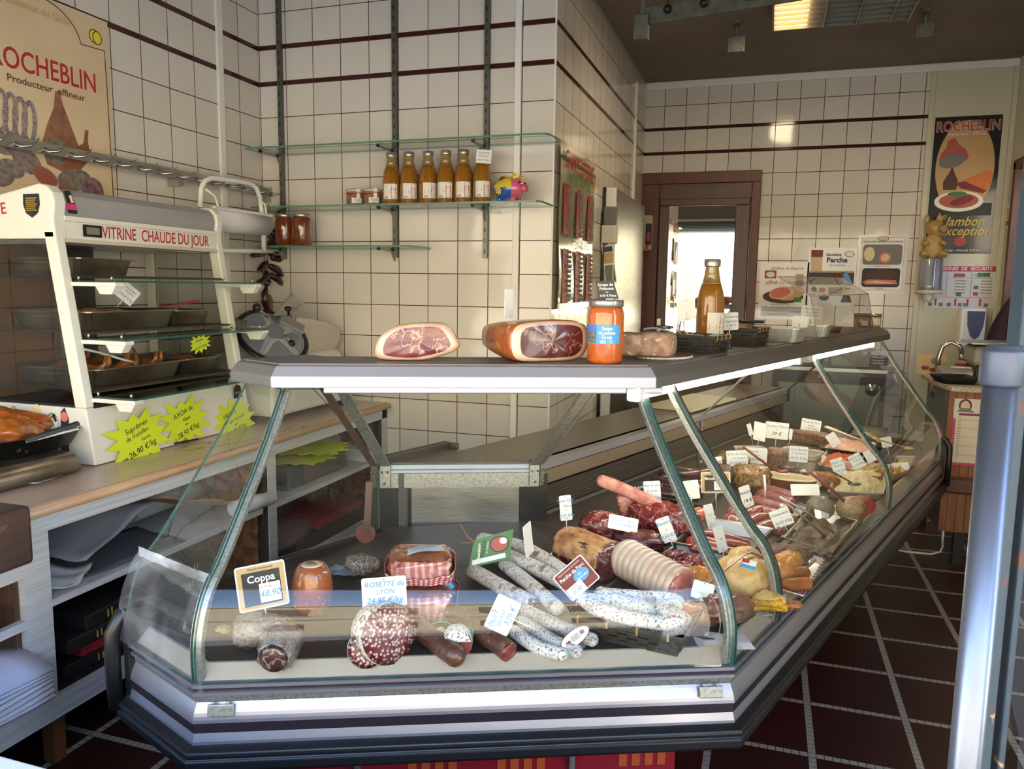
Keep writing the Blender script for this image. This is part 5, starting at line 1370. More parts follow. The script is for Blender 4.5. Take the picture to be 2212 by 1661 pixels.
price_tag('white price tag seen from behind, over the foil trays',facing(cap_at(1724,.36)+Vector((0,0,.058)),(-.1,-1,.05),R(-2)),.055,.046,[],.03,back=True)
price_tag('white price tag for Parmentier de canard at the sneeze guard',facing(cap_at(1748,.45)+Vector((0,0,.085)),(-.1,-1,.1),R(-4)),.085,.055,[('Parmentier',0,.25,.24,'blue'),('de canard',.02,.0,.24,'blue'),('5 € Pièce',.04,-.26,.22,'blue')],.03)
# bent acrylic sneeze guard and small jars
a0,a1=cap_at(1764,.315),cap_at(1884,.315)
t=thing('sneeze_guard','bent clear acrylic guard standing at the end of the case top','sneeze guard',(a0+a1)/2);o=Vector(t.location)
up_=Vector((0,0,1));b0_,b1_=a0+nR*.035+up_*.155,a1+nR*.035+up_*.165;c0,c1=b0_+nR*.13+up_*.075,b1_+nR*.13+up_*.075
mb=MB().add([a0-o,a1-o,b1_-o,b0_-o,c1-o,c0-o],[(0,1,2,3),(3,2,4,5)])
g_=mb.build('acrylic',glass_mat('acrylic',(.94,.94,.93),1.5,.0,.05,(.85,.85,.82)),t);g_.modifiers.new('thickness','SOLIDIFY').thickness=.004
mb=MB()
for a,b in ((a0,b0_),(b0_,c0),(b0_,b1_),(a1,b1_),(b1_,c1),(c0,c1)):mb.tube([a-o,b-o],.0018,6)
mb.build('edge',mat('acrylic_edge',srgb(170,166,156),.2),t)
p=cap_at(1858,.40);t=thing('clip_top_jar','brown clip-top jar behind the sneeze guard','jar',p)
MB().lathe([(0,.001),(.036,0),(.040,.006),(.040,.05),(.036,.056)],n=24).build('contents',mat('pate_brown',(0,0,0)),t);MB().lathe([(.041,.056),(.042,.066),(.030,.070),(0,.070)],n=24).build('lid',M_tart,t);label_patch(.040,-.2,.6,.01,.035).build('label',M_label,t)
p=cap_at(1884,.355);t=thing('mustard_jar','small yellow jar with white label at the end of the case top','jar',p)
MB().lathe([(0,.001),(.028,0),(.031,.005),(.031,.054)],n=24).build('contents',mat('mustard',srgb(186,146,40),.2,coat=.8),t);MB().lathe([(.032,.054),(.032,.068),(0,.069)],n=24).build('lid',M_steel,t);label_patch(.031,-.8,.8,.012,.046).build('label',M_label,t)
price_tag('small dark-lettered tag beside the clip-top jar behind the guard',facing(cap_at(1866,.45)+Vector((0,0,.10)),(-.6,-1,.1),R(20)),.02,.045,[('4 €',0,0,.3,'blue')],.03)
# ================================================================== FAR END OF THE SHOP
M_door=mat('dark_brown_door',srgb(92,62,52),.38,layers=[('noise',8,.35,.7,srgb(74,48,42),4,(5,5,.5))])
M_doorf=mat('brown_door_frame',srgb(104,58,44),.45,layers=[('noise',8,.35,.7,srgb(84,46,36),4,(5,5,.5))])
dr=bpy.data.objects.new('door_1',None);COL.objects.link(dr);dr.location=(-.5,YFAR,0);dr['kind']='structure';dr['label']='dark brown glazed door in a brown frame at the far end'
o=Vector(dr.location)
def dbox(name,x0,x1,z0,z1,y0,y1,m,par=dr,oo=None,**k):
    oo=o if oo is None else oo
    return MB().box(((x0+x1)/2-oo.x,(y0+y1)/2-oo.y,(z0+z1)/2-oo.z),(x1-x0,y1-y0,z1-z0)).build(name,m,par,**k)
dbox('frame_head',-.915,-.085,2.10,2.18,YFAR-.05,YFAR,M_doorf,bevel=.004)
dbox('frame_post',-.145,-.085,0,2.10,YFAR-.05,YFAR,M_doorf,bevel=.004)
dbox('frame_post',-.915,-.79,0,2.10,YFAR-.05,YFAR,M_doorf,bevel=.004)
dbox('top_rail',-.79,-.145,1.99,2.10,YFAR-.04,YFAR,M_door,bevel=.004)
dbox('leaf_top_rail',-.785,-.15,1.945,2.0,YFAR-.036,YFAR,M_door,bevel=.006)
dbox('leaf_stile',-.785,-.715,0,1.945,YFAR-.036,YFAR,M_door,bevel=.006)
dbox('leaf_stile',-.25,-.15,0,1.945,YFAR-.036,YFAR,M_door,bevel=.006)
dbox('leaf_panel',-.715,-.25,0,.9,YFAR-.03,YFAR,M_door,bevel=.003)
dbox('mirrored_pane',-.715,-.25,.9,1.945,YFAR-.022,YFAR-.016,mat('mirrored_glass',(.86,.88,.86),.02,1.0))
hd=dbox('lever_plate',-.775,-.745,1.00,1.13,YFAR-.041,YFAR-.036,M_steel,bevel=.003)
MB().tube([(-.76-o.x,-.045,1.07),(-.76-o.x,-.08,1.07),(-.74-o.x,-.09,1.07),(-.66-o.x,-.088,1.062)],[.009,.009,.010,.008],10).build('lever',M_steel,hd).parent=dr
# venetian blind over the front opening (seen mirrored in the door)
t=thing('venetian_blind','pale venetian blind drawn up under the shop front lintel','blind',(-1.1,.86,2.1))
MB().box((0,0,.16),(2.2,.03,.03)).build('head_rail',M_whitep,t)
for i in range(11):
    MB().box((0,0,.13-i*.022),(2.2,.022,.0015),M=Matrix.Rotation(R(20),4,'X')).build('slat',col('slat_green_grey',(150,164,150),.5),t)
# cold room door on the side wall
ys0,ys1=onX(1328,560,-.845).y,onX(1389,560,-.845).y
cdr=thing('cold_room_door','brushed steel cold room door leaf with white edge on the side wall','door',(-.88,(ys0+ys1)/2,0));oc=Vector(cdr.location)
zt=onX(1328,402,-.845).z
M_steelw=mat('brushed_warm_steel',srgb(206,200,188),.30,.85,layers=[('noise',6,.35,.7,srgb(186,180,168),4,(1,1,6))])
dbox('leaf',-.915,-.850,.1,zt,ys0,ys1,M_white,cdr,oc,bevel=.004)
dbox('steel_skin',-.850,-.845,.1,zt-.003,ys0+.003,ys1-.003,M_steelw,cdr,oc)
dbox('rubber_seal',-.920,-.905,.1,zt+.004,ys0-.014,ys0,M_blackpl,cdr,oc)
p=onX(1305,458,-.86);dbox('latch_box',-.905,-.835,p.z-.05,p.z+.05,ys0-.055,ys0-.005,col('latch_grey',(108,108,102),.5),cdr,oc,bevel=.006)
p=onX(1300,498,-.86);dbox('latch_box',-.915,-.83,p.z-.052,p.z+.05,ys0-.06,ys0-.005,col('latch_white',(206,202,192),.5),cdr,oc,bevel=.006)
M_=facing(((-.878),ys0-.004,onX(1318,565,-.87).z),(.25,-1,0),R(8))
t=thing('leaflet','narrow curled leaflet with photos taped to the edge of the cold room door','leaflet',matrix=M_)
MB().prism(rect(-.032,-.125,.032,.125),0,.001).build('sheet',M_card,t)
shapes(t,[(rect(-.028,-.115,.028,-.02),'grey'),(rect(-.028,-.01,.028,.05),'tan'),(rect(-.028,.055,.028,.085),'navy'),(ell(-.01,.104,.016,.012,14),'darkred')],.0014)
# pork cuts chart on the side wall
c0,c1=onX(1203,303,-.925),onX(1277,352,-.925)
yc,hw=(c0.y+c1.y)/2+.02,(c1.y-c0.y)/2+.02;zc_,hh=(2.00+1.245)/2,(2.00-1.245)/2
t=thing('price_chart','long red and cream charcuterie price chart on the side wall','price chart',matrix=facing((-.915,yc,zc_),(1,.008,0)))
M_chart=mat('glossy_chart',srgb(196,186,150),.08,coat=.7)
MB().grid(lambda u,v:Vector(((u-.5)*2*hw,(v-.5)*2*hh,.004+.004*math.sin(v*9)+.003*math.sin(u*5+v*4))),8,20).build('sheet',M_chart,t)
its=[(rect(-hw,hh*.80,hw,hh*.84),'green')]
for r0,r1 in ((hh*-.08,hh*.52),(-hh*.92,-hh*.26)):
    for cxx in (-.86,-.16,.52):its.append((rect(hw*cxx,r0,hw*(cxx+.30),r1),'red'))
shapes(t,its,.012,'printed_table',.0001)
mb=MB()
for r0,r1 in ((hh*-.08,hh*.52),(-hh*.92,-hh*.26)):
    n=11
    for i in range(n+1):
        z=r0+(r1-r0)*i/n;mb.add([(-hw*.92,z-.001,.0135),(hw*.92,z-.001,.0135),(hw*.92,z+.001,.0135),(-hw*.92,z+.001,.0135)],[(0,1,2,3)])
    for i in range(n):
        z=r0+(r1-r0)*(i+.5)/n
        for k,cxx in enumerate((-.48,.2,.84)):
            w_=.05+.05*((i*7+k*3)%5)/5;mb.add([(hw*cxx-w_,z-.006,.0136),(hw*cxx+w_*.4,z-.006,.0136),(hw*cxx+w_*.4,z+.008,.0136),(hw*cxx-w_,z+.008,.0136)],[(0,1,2,3)])
mb.build('table_rows',INK['grey'],t)
write(t,[('CHARCUTERIE',0,hh*.80,.115,'red',0,0,.015,.82),('VIANDES DE PORC',0,hh*.62,.075,'green',0,0,.008,.80),('ACCESSOIRES',.08,-hh*.17,.055,'grey',0,0,.006,.8)],.0145)
# wall dispenser next to the door
p=onY(1399,503,5.70)
t=thing('towel_dispenser','beige wall dispenser with dark window beside the cold room door','dispenser',(p.x-.012,5.735,p.z))
MB().box((0,0,0),(.085,.09,.255)).build('body',mat('beige_plastic',srgb(176,166,146),.35),t,bevel=.014)
MB().box((.022,-.05,-.01),(.04,.02,.15)).build('front_cover',M_blackpl,t,bevel=.006);MB().box((.024,-.0605,-.03),(.026,.002,.06)).build('red_label',INK['red'],t);MB().box((.012,-.049,-.10),(.02,.006,.03)).build('red_label',INK['red'],t)

# posters and notices on the far wall
def poster(name,label,cat,x0,y0,x1,y1,Y=YFAR-.003,base=None,wave=0):
    a,b=onY(x0,y0,Y),onY(x1,y1,Y);w_,h_=abs(b.x-a.x),abs(a.z-b.z)
    t=thing(name,label,cat,matrix=facing(((a.x+b.x)/2,Y,(a.z+b.z)/2),(0,-1,0)))
    MB().prism(rect(-w_/2,-h_/2,w_/2,h_/2),-.001,.0005).build('sheet',base or M_gloss,t);return t,w_,h_
M_gloss=mat('laminated_sheet',srgb(214,212,216),.12,coat=.5)
M_pink=mat('ham_slice_print',srgb(196,116,108),.3,layers=[('ridge',30,.02,0,srgb(226,180,170),4)])
t,w_,h_=poster('price_poster','laminated ham poster reading affiné 12 mois beside the door frame','poster',1643,567,1741,691)
shapes(t,[(rect(-w_*.40,h_*.22,-w_*.16,h_*.36),'red'),(ell(-w_*.28,h_*.29,w_*.09,h_*.05),'white'),(rect(w_*.24,h_*.12,w_*.40,h_*.30),'tan'),(ell(w_*.32,h_*.14,w_*.10,h_*.05),'brown'),(ell(.0,-h_*.10,w_*.42,h_*.12),'brown'),(ell(w_*.14,-h_*.04,w_*.30,h_*.12,28,.2),'tan'),(ell(-w_*.03,-h_*.03,w_*.26,h_*.11,28,.2),'fat'),(ell(-w_*.06,-h_*.03,w_*.21,h_*.09,28,.2),'pink'),(rect(w_*.22,-h_*.19,w_*.38,-h_*.11),'green')])
mb=MB()
for i in range(8):mb.add([(-w_*.44,-h_*(.29+.022*i),.004),(w_*.4,-h_*(.29+.022*i),.004),(w_*.4,-h_*(.282+.022*i),.004),(-w_*.44,-h_*(.282+.022*i),.004)],[(0,1,2,3)])
mb.build('printed_lines',INK['navy'],t)
write(t,[('affiné 12 mois',-w_*.05,h_*.15,h_*.095,'darkred',.2),('Jambon de Bigorre',.02,h_*.40,h_*.07,'darkred',.1),('Serrano le Porc',-w_*.05,-h_*.235,h_*.05,'darkred',.2)],.0042)
t,w_,h_=poster('price_poster','laminated poster reading Saucisse Perche behind the sneeze guard','poster',1747,535,1845,661)
shapes(t,[(rect(-w_*.44,h_*.10,-w_*.20,h_*.46),'fat'),(rect(-w_*.44,h_*.34,-w_*.20,h_*.46),'darkred'),(ell(w_*.34,h_*.39,w_*.10,h_*.05),'navy'),(ell(w_*.34,h_*.39,w_*.088,h_*.042),'white'),
           (rect(-w_*.46,-h_*.14,w_*.46,h_*.10),'navy'),(rect(-w_*.46,h_*.07,w_*.46,h_*.10),'tan'),([(-w_*.3,-h_*.14),(-w_*.12,-h_*.04),(w_*.1,h_*.06),(w_*.3,h_*.09),(w_*.42,h_*.0),(w_*.46,-h_*.14)],'brown'),([(w_*.24,h_*.05),(w_*.30,h_*.09),(w_*.46,-h_*.14),(w_*.24,-h_*.14)],'skyblue'),
           (ell(-w_*.34,-h_*.22,w_*.06,h_*.045),'black'),(ell(-w_*.17,-h_*.23,w_*.07,h_*.045),'red'),(ell(-w_*.12,-h_*.36,w_*.10,h_*.055),'black'),(rect(-w_*.04,-h_*.30,w_*.24,-h_*.18),'grey'),([(w_*.22,-h_*.44),(w_*.26,-h_*.32),(w_*.40,-h_*.32),(w_*.44,-h_*.44)],'navy'),(ell(w_*.33,-h_*.25,w_*.05,h_*.05),'fat'),(rect(w_*.27,-h_*.22,w_*.39,-h_*.19),'brown')])
write(t,[('Saucisse',w_*.02,h_*.38,h_*.075,'navy',0,0,.02),('Perche',w_*.09,h_*.285,h_*.12,'navy',0,0,.03),('des Pyrénées',w_*.1,h_*.20,h_*.05,'skyblue',.2),('Basque',-w_*.36,-h_*.31,h_*.035,'black',0,0,.02)],.006)
t,w_,h_=poster('price_poster','white framed sheet with two meat photos at the edge of the tiles','poster',1855,508,1954,636)
shapes(t,[(rect(-w_*.43,-h_*.44,w_*.43,h_*.46),'darkred'),(rect(-w_*.425,-h_*.436,w_*.425,h_*.456),'white'),(ell(0,h_*.44,w_*.11,h_*.045),'navy'),(ell(0,h_*.44,w_*.098,h_*.037),'cream'),(rrect(w_*.78,h_*.34,.02,4,0,h_*.17),'grey'),(ell(w_*.06,h_*.12,w_*.12,h_*.09,20,.3),'pink'),(ell(w_*.06,h_*.12,w_*.08,h_*.06,20,.3),'fat'),(ell(-w_*.26,h_*.18,w_*.11,h_*.12),'cream'),(rrect(w_*.76,h_*.32,.02,4,0,-h_*.22),'black'),(ell(0,-h_*.17,w_*.32,h_*.09),'brown'),([(-w_*.36,-h_*.30),(-w_*.25,-h_*.25),(w_*.3,-h_*.26),(w_*.34,-h_*.33),(-w_*.3,-h_*.34)],'pink'),([(-w_*.3,-h_*.31),(-w_*.1,-h_*.27),(w_*.25,-h_*.31),(w_*.2,-h_*.325)],'fat')])
write(t,[('FABRICATION ARTISANALE DES PYRÉNÉES',0,h_*.385,h_*.036,'darkred',0,0,.01,.9),('Ventrèche roulée',0,-h_*.025,h_*.035,'navy',.2),('Poitrine',0,-h_*.405,h_*.035,'brown',.2),('Maison',0,h_*.44,h_*.03,'darkred')],.006)
YP=YFAR-.0125
t,w_,h_=poster('ham_poster','tall black ham poster with golden script on the cream panel','poster',2021,254,2140,548,YP-.002,mat('black_poster',srgb(24,23,24),.25,coat=.4))
shapes(t,[(ell(.0,h_*.13,w_*.44,h_*.34,40),'tan'),(rect(-w_*.45,-h_*.22,w_*.45,-h_*.13),'black')],.001,'printed_oval')
shapes(t,[([(-w_*.28,h_*.33),(-w_*.18,h_*.35),(-w_*.12,h_*.30),(.0,h_*.26),(.02*1,h_*.20),(-w_*.05,h_*.16),(-w_*.25,h_*.15),(-w_*.40,h_*.18),(-w_*.38,h_*.23),(-w_*.3,h_*.28)],'meat'),(ell(-w_*.20,h_*.18,w_*.20,h_*.05,24,.25),'grey'),([(-w_*.22,h_*.10),(-w_*.20,h_*.13),(-w_*.17,h_*.13),(-w_*.15,h_*.10),(-w_*.08,h_*.03),(-w_*.10,-h_*.03),(-w_*.30,-h_*.03),(-w_*.31,h_*.03)],'brown'),([(-w_*.12,h_*.02),(w_*.1,h_*.06),(w_*.34,h_*.11),(w_*.42,h_*.09),(w_*.42,h_*.02),(w_*.34,-h_*.05),(w_*.1,-h_*.03)],'orange'),([(-w_*.12,h_*.02),(w_*.02,h_*.03),(w_*.36,-h_*.04),(w_*.30,-h_*.06),(-w_*.04,-h_*.02)],'darkred'),
           (ell(-w_*.05,-h_*.115,w_*.37,h_*.075,32),'white'),(ell(-w_*.05,-h_*.11,w_*.30,h_*.055,32),'meat'),(ell(.0,-h_*.11,w_*.18,h_*.03,24,.3),'darkred'),(ell(-w_*.08,-h_*.06,w_*.15,h_*.018,20),'green'),(ell(w_*.02,-h_*.41,w_*.10,h_*.036,18),'red')],.0018,'printed_picture')
write(t,[('ROCHEBLIN',0,h_*.425,h_*.105,'white',0,0,.03,.74)],.0048,'lettering_halo')
write(t,[('ROCHEBLIN',0,h_*.425,h_*.105,'red',0,0,.008,.74),('Producteur - Affineur',.0,h_*.372,h_*.03,'white'),('Le',-w_*.30,-h_*.225,h_*.07,'gold',.35),('Jambon',w_*.06,-h_*.265,h_*.095,'gold',.35,0,.012,.9),("d'exception",.0,-h_*.335,h_*.095,'gold',.35,0,.012,.9),('42780 Violay - Altitude 830 m',-.01,-h_*.475,h_*.025,'white')],.0056)
t,w_,h_=poster('safety_notice','white fire safety notice with red heading below the black ham poster','notice',2004,573,2144,667,YP-.001)
its=[(rect(-w_/2,h_*.36,w_/2,h_*.48),'red')]
for x in (-.20,.16):its.append((rect(w_*x-.0015,-h_*.24,w_*x+.0015,h_*.35),'grey'))
its+=[(rect(-w_*.48,-h_*.25,w_*.48,-h_*.242),'red'),(rect(-w_*.48,h_*.2,w_*.48,h_*.205),'grey'),(rect(-w_*.42,h_*.22,-w_*.27,h_*.31),'red'),(rect(-w_*.1,h_*.24,w_*.06,h_*.31),'red'),(rect(w_*.24,h_*.24,w_*.42,h_*.33),'green'),(rect(-w_*.05,-h_*.22,w_*.03,-h_*.12),'green'),(rect(w_*.2,-h_*.05,w_*.27,h_*.03),'green'),(rect(w_*.2,-h_*.2,w_*.27,-h_*.12),'red')]
for x in (-.34,-.05,.13,.31):its.append((rrect(w_*.028,h_*.17,.004,3,w_*x,-h_*.36),'red'))
for x in (-.42,-.26,-.14,.02,.10,.40):its.append((rect(w_*x-.012,-h_*.46,w_*x+.012,-h_*.38),'grey'))
for r_ in range(5):
    for x in (-.45,-.08,.3):its.append((rect(w_*x,h_*(.13-.07*r_),w_*(x+.16),h_*(.15-.07*r_)),'grey'))
shapes(t,its,.0012,'pictograms',.00002)
write(t,[('CONSIGNES  DE  SECURITE',0,h_*.42,h_*.105,'white',0,0,.02,1.0),('INCENDIE',-w_*.35,h_*.2+.006,h_*.05,'red'),('ACCIDENT',-.01,h_*.2+.006,h_*.05,'red'),('EVACUATION',w_*.33,h_*.2+.006,h_*.05,'green'),('2HF',w_*.22,h_*.28,h_*.05,'black')],.0022)
t=thing('small_notice','small pale notice on the side wall near the black poster','notice',matrix=facing((XE-.003,5.74,1.84),(-1,0,0)))
MB().prism(rect(-.07,-.075,.07,.075),0,.001).build('sheet',M_card,t);shapes(t,[(rect(-.05,-.02,.05,.05),'fat'),(rect(-.05,-.06,.02,-.03),'grey')],.0014)
# pig figure on a glass dispenser
p=onY(2014,560,5.74)
t=thing('pig_dispenser','ceramic pig sitting on a wall-hung glass dispenser','dispenser',(onY(2010,600,5.72).x,5.74,1.36))
M_pig=mat('pig_ceramic',srgb(186,156,98),.4,layers=[('noise',12,.4,.7,srgb(160,128,76),3)])
MB().lathe([(.078,.0),(.074,.03),(.072,.20),(.066,.21),(0,.21)],n=30).build('glass_cylinder',mat('dispenser_glass',srgb(150,152,156),.12,layers=[('noise',3,.4,.6,srgb(112,114,122),1,(8,8,.6))],coat=.8),t)
MB().lathe([(.0,-.022),(.080,-.022),(.082,.0),(.074,.004),(0,.004)],n=30).build('ribbed_collar',mat('collar_cream',srgb(206,196,168),.4),t)
MB().blob((.03,.03,.03),(0,0,-.04),amp=.3,fr=3).build('outlet',M_whitep,t)
pgm=MB().blob((.062,.055,.085),(0,-.005,.285),amp=.05).build('body',M_pig,t)
MB().blob((.056,.054,.056),(.004,-.012,.405),amp=.03,M=None).build('head',M_pig,t)
MB().tube([(.03,-.05,.400),(.046,-.075,.396)],[.024,.021],14).build('snout',M_pig,t)
for s_ in (-1,1):
    MB().blob((.018,.012,.03),(s_*.036-.008,.0,.462),nu=12,nv=8).build('ear',M_pig,t)
    MB().tube([(s_*.05,-.02,.31),(s_*.062,-.05,.30),(s_*.035,-.062,.315)],[.02,.017,.014],10).build('arm',M_pig,t)
    MB().tube([(s_*.04,-.02,.235),(s_*.062,-.06,.235),(s_*.06,-.068,.222)],[.028,.024,.018],10).build('leg',M_pig,t)
    MB().blob((.006,.004,.004),(s_*.020+.018,-.058,.425),nu=8,nv=6).build('eye',INK['brown'],t)
# soap dispenser
p=onY(2098,708,5.76)
t=thing('soap_dispenser','white wall soap dispenser with blue front below the safety notice','dispenser',(p.x,5.765,p.z))
MB().box((0,0,.0),(.15,.10,.26)).build('body',M_whitep,t,bevel=.018)
MB().prism([(-.052,.095),(.052,.095),(.046,.0),(.025,-.07),(0,-.09),(-.025,-.07),(-.046,.0)],0,.003,M=facing((.012,-.0505,.015),(0,-1,0))).build('blue_window',col('blue_grey_window',(96,100,130),.2),t)
MB().box((0,-.02,-.145),(.06,.05,.035)).build('push_lever',M_whitep,t,bevel=.006)
# steel under-counter units behind the display case
M_unit=mat('grey_steel_front',srgb(132,134,128),.34,.5)
def unit(label,x0,x1,y,z0,z1,kx,kz):
    t=thing('steel_cabinet',label,'cabinet',((x0+x1)/2,y+.25,z0),0,'steel cabinets along the far wall');oo=Vector(t.location)
    dbox('carcass',x0,x1,z0,z1,y+.02,5.80,mat('unit_dark',srgb(70,70,68),.4,.3),t,oo)
    d=dbox('door',x0+.03,x1-.03,z0+.05,z1-.09,y,y+.02,M_unit,t,oo,bevel=.004)
    MB().lathe([(.0,.012),(.02,.012),(.022,.004),(.038,.004),(.040,0)],n=24,M=facing(Vector((kx,y-.001,kz))-oo,(0,-1,0))).build('round_handle',M_steel,d)
    d.children[0].matrix_parent_inverse=Matrix.Identity(4)
    MB().bar(Vector((x0,y-.004,z1))-oo,Vector((x1,y-.004,z1))-oo,.03,.02).build('top_edge',M_steel,t)
    return t
unit('grey steel base cabinet with a round handle seen through the case glass',.06,.72,5.20,.12,.86,.64,.745)
t=thing('plastic_tub','grey plastic tub standing on the steel base cabinet','tub',(.52,5.45,.872))
MB().lathe([(.13,0),(.15,.06),(.16,.10),(.165,.10),(.155,.0)],n=4,M=Matrix.Rotation(R(45),4,'Z')).build('body',col('tub_grey',(150,150,146),.5),t,bevel=.01)
t=thing('dish_rack','small stack of steel pans at the back of the base cabinet','pans',(.70,5.6,.872))
for i in range(4):MB().lathe([(.09,.02*i),(.10,.02*i+.015),(.095,.02*i+.015)],n=24).build('pan',M_steel,t)

# ================================================================== WOOD-PANELLED CASH COUNTER
M_cwood=mat('counter_wood',srgb(148,96,58),.5,layers=[('noise',6,.35,.7,srgb(120,74,44),5,(6,1,.5)),('band',8.0,.96,1.0,srgb(66,42,30),'X')])
ct=thing('cash_counter','wood-panelled cash counter with pale worktop at the end of the room','counter',(1.15,4.6,0));o=Vector(ct.location)
YC=4.20
xc0=onY(2043,950,YC).x
dbox('front_panel',xc0,1.425,.175,.875,YC,YC+.02,M_cwood,ct)
sdp=dbox('side_panel',xc0,xc0+.02,.175,.875,YC+.02,4.74,M_unit,ct)
MB().lathe([(.0,.010),(.024,.010),(.026,.004),(.042,.004),(.044,0)],n=24,M=facing(Vector((xc0,onX(2015,843,xc0).y,onX(2015,843,xc0).z))-o,(-1,0,0))).build('round_handle',M_steel,sdp).parent=ct
a=[onZ(2008,812,.90),onZ(2052,833,.90)]
MB().prism([(xc0+.0-o.x,YC-.03-o.y),(1.43-o.x,YC-.03-o.y),(1.425-o.x,4.78-o.y),(xc0-.03-o.x,4.78-o.y),(xc0-.03-o.x,YC+.2-o.y)],.875,.900).build('worktop',mat('pale_worktop',srgb(188,176,148),.25,layers=[('noise',60,.45,.6,srgb(166,152,124),3)]),ct,bevel=.003)
dbox('bag_shelf',xc0-.02,1.425,.385,.455,YC-.08,YC,mat('dark_wood_shelf',srgb(92,60,44),.4,layers=[('noise',8,.35,.7,srgb(70,44,34),4,(.6,5,5))]),ct,bevel=.012)
for x in (xc0+.10,1.36):dbox('leg',x-.022,x+.022,0,.18,YC+.02,YC+.06,M_blackpl,ct)
dbox('leg',xc0+.04,xc0+.08,0,.18,YC+.7,YC+.74,M_blackpl,ct)
# calendar
a,b=onY(2062,860,YC),onY(2062,1003,YC)
cw,ch_=.30,a.z-b.z
t=thing('wall_calendar','pink-edged year calendar hung on the front of the cash counter','calendar',matrix=facing((a.x+cw/2,YC-.004,(a.z+b.z)/2),(0,-1,0)))
MB().prism(rect(-cw/2,-ch_/2,cw/2,ch_/2),0,.0015).build('board',mat('calendar_white',srgb(216,210,198),.4),t)
its=[(rect(-cw/2,-ch_/2,-cw/2+.012,ch_*.2),'magenta'),(rect(-cw/2,-ch_/2,cw/2,-ch_/2+.012),'magenta'),(rect(-cw*.42,ch_*.25,-cw*.06,ch_*.285),'purple'),(rect(-cw*.02,ch_*.25,cw*.42,ch_*.285),'purple'),(ell(-cw*.34,ch_*.40,.028,.032),'brown'),(ell(-cw*.34,ch_*.385,.02,.028),'fat'),([(-cw*.46,ch_*.30),(-cw*.40,ch_*.36),(-cw*.28,ch_*.36),(-cw*.2,ch_*.30)],'grey'),(rect(cw*.02,ch_*.38,cw*.16,ch_*.46),'purple'),(rect(cw*.04,ch_*.39,cw*.14,ch_*.45),'white'),(ell(cw*.28,ch_*.42,.018,.018),'purple'),(ell(cw*.28,ch_*.42,.013,.013),'white')]
for k,z in enumerate((.17,.05,-.08,-.22,-.36)):
    for x in (-.42,-.02):its.append((rect(cw*x,ch_*z,cw*(x+.36),ch_*(z+.025)),'fat'))
for i in range(18):
    for x in (-.43,-.03):its.append((rect(cw*x,ch_*(.22-.036*i),cw*(x+.05),ch_*(.228-.036*i)),'grey'))
shapes(t,its,.002,'printed_calendar',.00002)
write(t,[('Les Lunettes',cw*.2,ch_*.335,.032,'purple',0,0,.015)],.0032)
# things on the cash counter
p=onZ(2090,805,.90);ZK=.9005
t=thing('card_terminal_tray','black plastic tray in front of the grey printer on the cash counter','tray',Vector((onY(2062,800,4.36).x,4.36,ZK)),R(8))
MB().lathe([(.10,0),(.125,.035),(.12,.035),(.098,.004)],n=4,M=Matrix.Rotation(R(45),4,'Z')).build('body',M_blackpl,t,bevel=.004);MB().box((.0,0,.012),(.11,.10,.016)).build('keypad',col('keypad',(52,46,44),.5),t)
t=thing('receipt_printer','silver-grey printer lying on the cash counter','printer',Vector((onY(2085,790,4.58).x,4.58,ZK)),R(-5))
MB().box((0,0,.03),(.26,.16,.06)).build('body',col('printer_silver',(150,148,144),.35,metal=.3),t,bevel=.018);MB().box((.0,-.02,.062),(.14,.05,.004)).build('paper_slot',M_card,t)
t=thing('tap','curved chrome tap rising behind the printer','tap',Vector((onY(2025,800,4.70).x,4.70,ZK)))
q=[Vector((0,0,0)),Vector((0,0,.10)),Vector((.015,0,.16)),Vector((.055,0,.185)),Vector((.095,-.01,.165)),Vector((.11,-.01,.12))]
MB().tube(q,.012,10).build('spout',M_steel,t);MB().tube([q[-1],q[-1]+Vector((0,0,-.03))],.016,12).build('nozzle',M_steel,t)
t=thing('card_display','small picture card standing on the worktop behind the tap','card',matrix=facing((onY(2012,790,4.74).x,4.74,ZK+.055),(-.1,-1,0)))
MB().prism(rect(-.07,-.055,.07,.055),0,.002).build('card',mat('display_card',srgb(196,168,120),.5),t);shapes(t,[(ell(.02,.02,.025,.02),'grey'),(ell(-.03,-.02,.02,.012),'darkred'),(ell(.01,-.03,.02,.012),'darkred')],.0025)
t=thing('red_box','small red box on the printer side of the cash counter','box',Vector((onY(2088,785,4.72).x,4.72,ZK)))
MB().box((0,0,.035),(.10,.06,.07)).build('carton',INK['red'],t,bevel=.003)
t=thing('shop_scale','grey shop scale partly hidden behind the steel post','scale',Vector((onY(2130,790,4.56).x+.05,4.56,ZK)))
MB().box((0,0,.05),(.24,.22,.07)).build('base',M_blackpl,t,bevel=.01);MB().box((0,0,.13),(.27,.24,.10)).build('housing',col('scale_grey',(150,146,134),.45),t,bevel=.02);MB().box((0,0,.195),(.30,.26,.012)).build('pan',M_steel,t,bevel=.003);MB().box((0,0,.185),(.05,.05,.02)).build('pan_support',M_blackpl,t)
# white cable on the floor
o=MB().tube([onZ(1925,1186,.006),onZ(1960,1192,.006),onZ(2010,1197,.006),onZ(2030,1193,.006),onZ(2036,1180,.04),Vector((xc0+.03,YC+.03,.12)),Vector((xc0+.03,YC+.03,.2))],.006,8).build('white_cable',M_whitep);tag(o,'white cable running over the floor to the cash counter','cable')

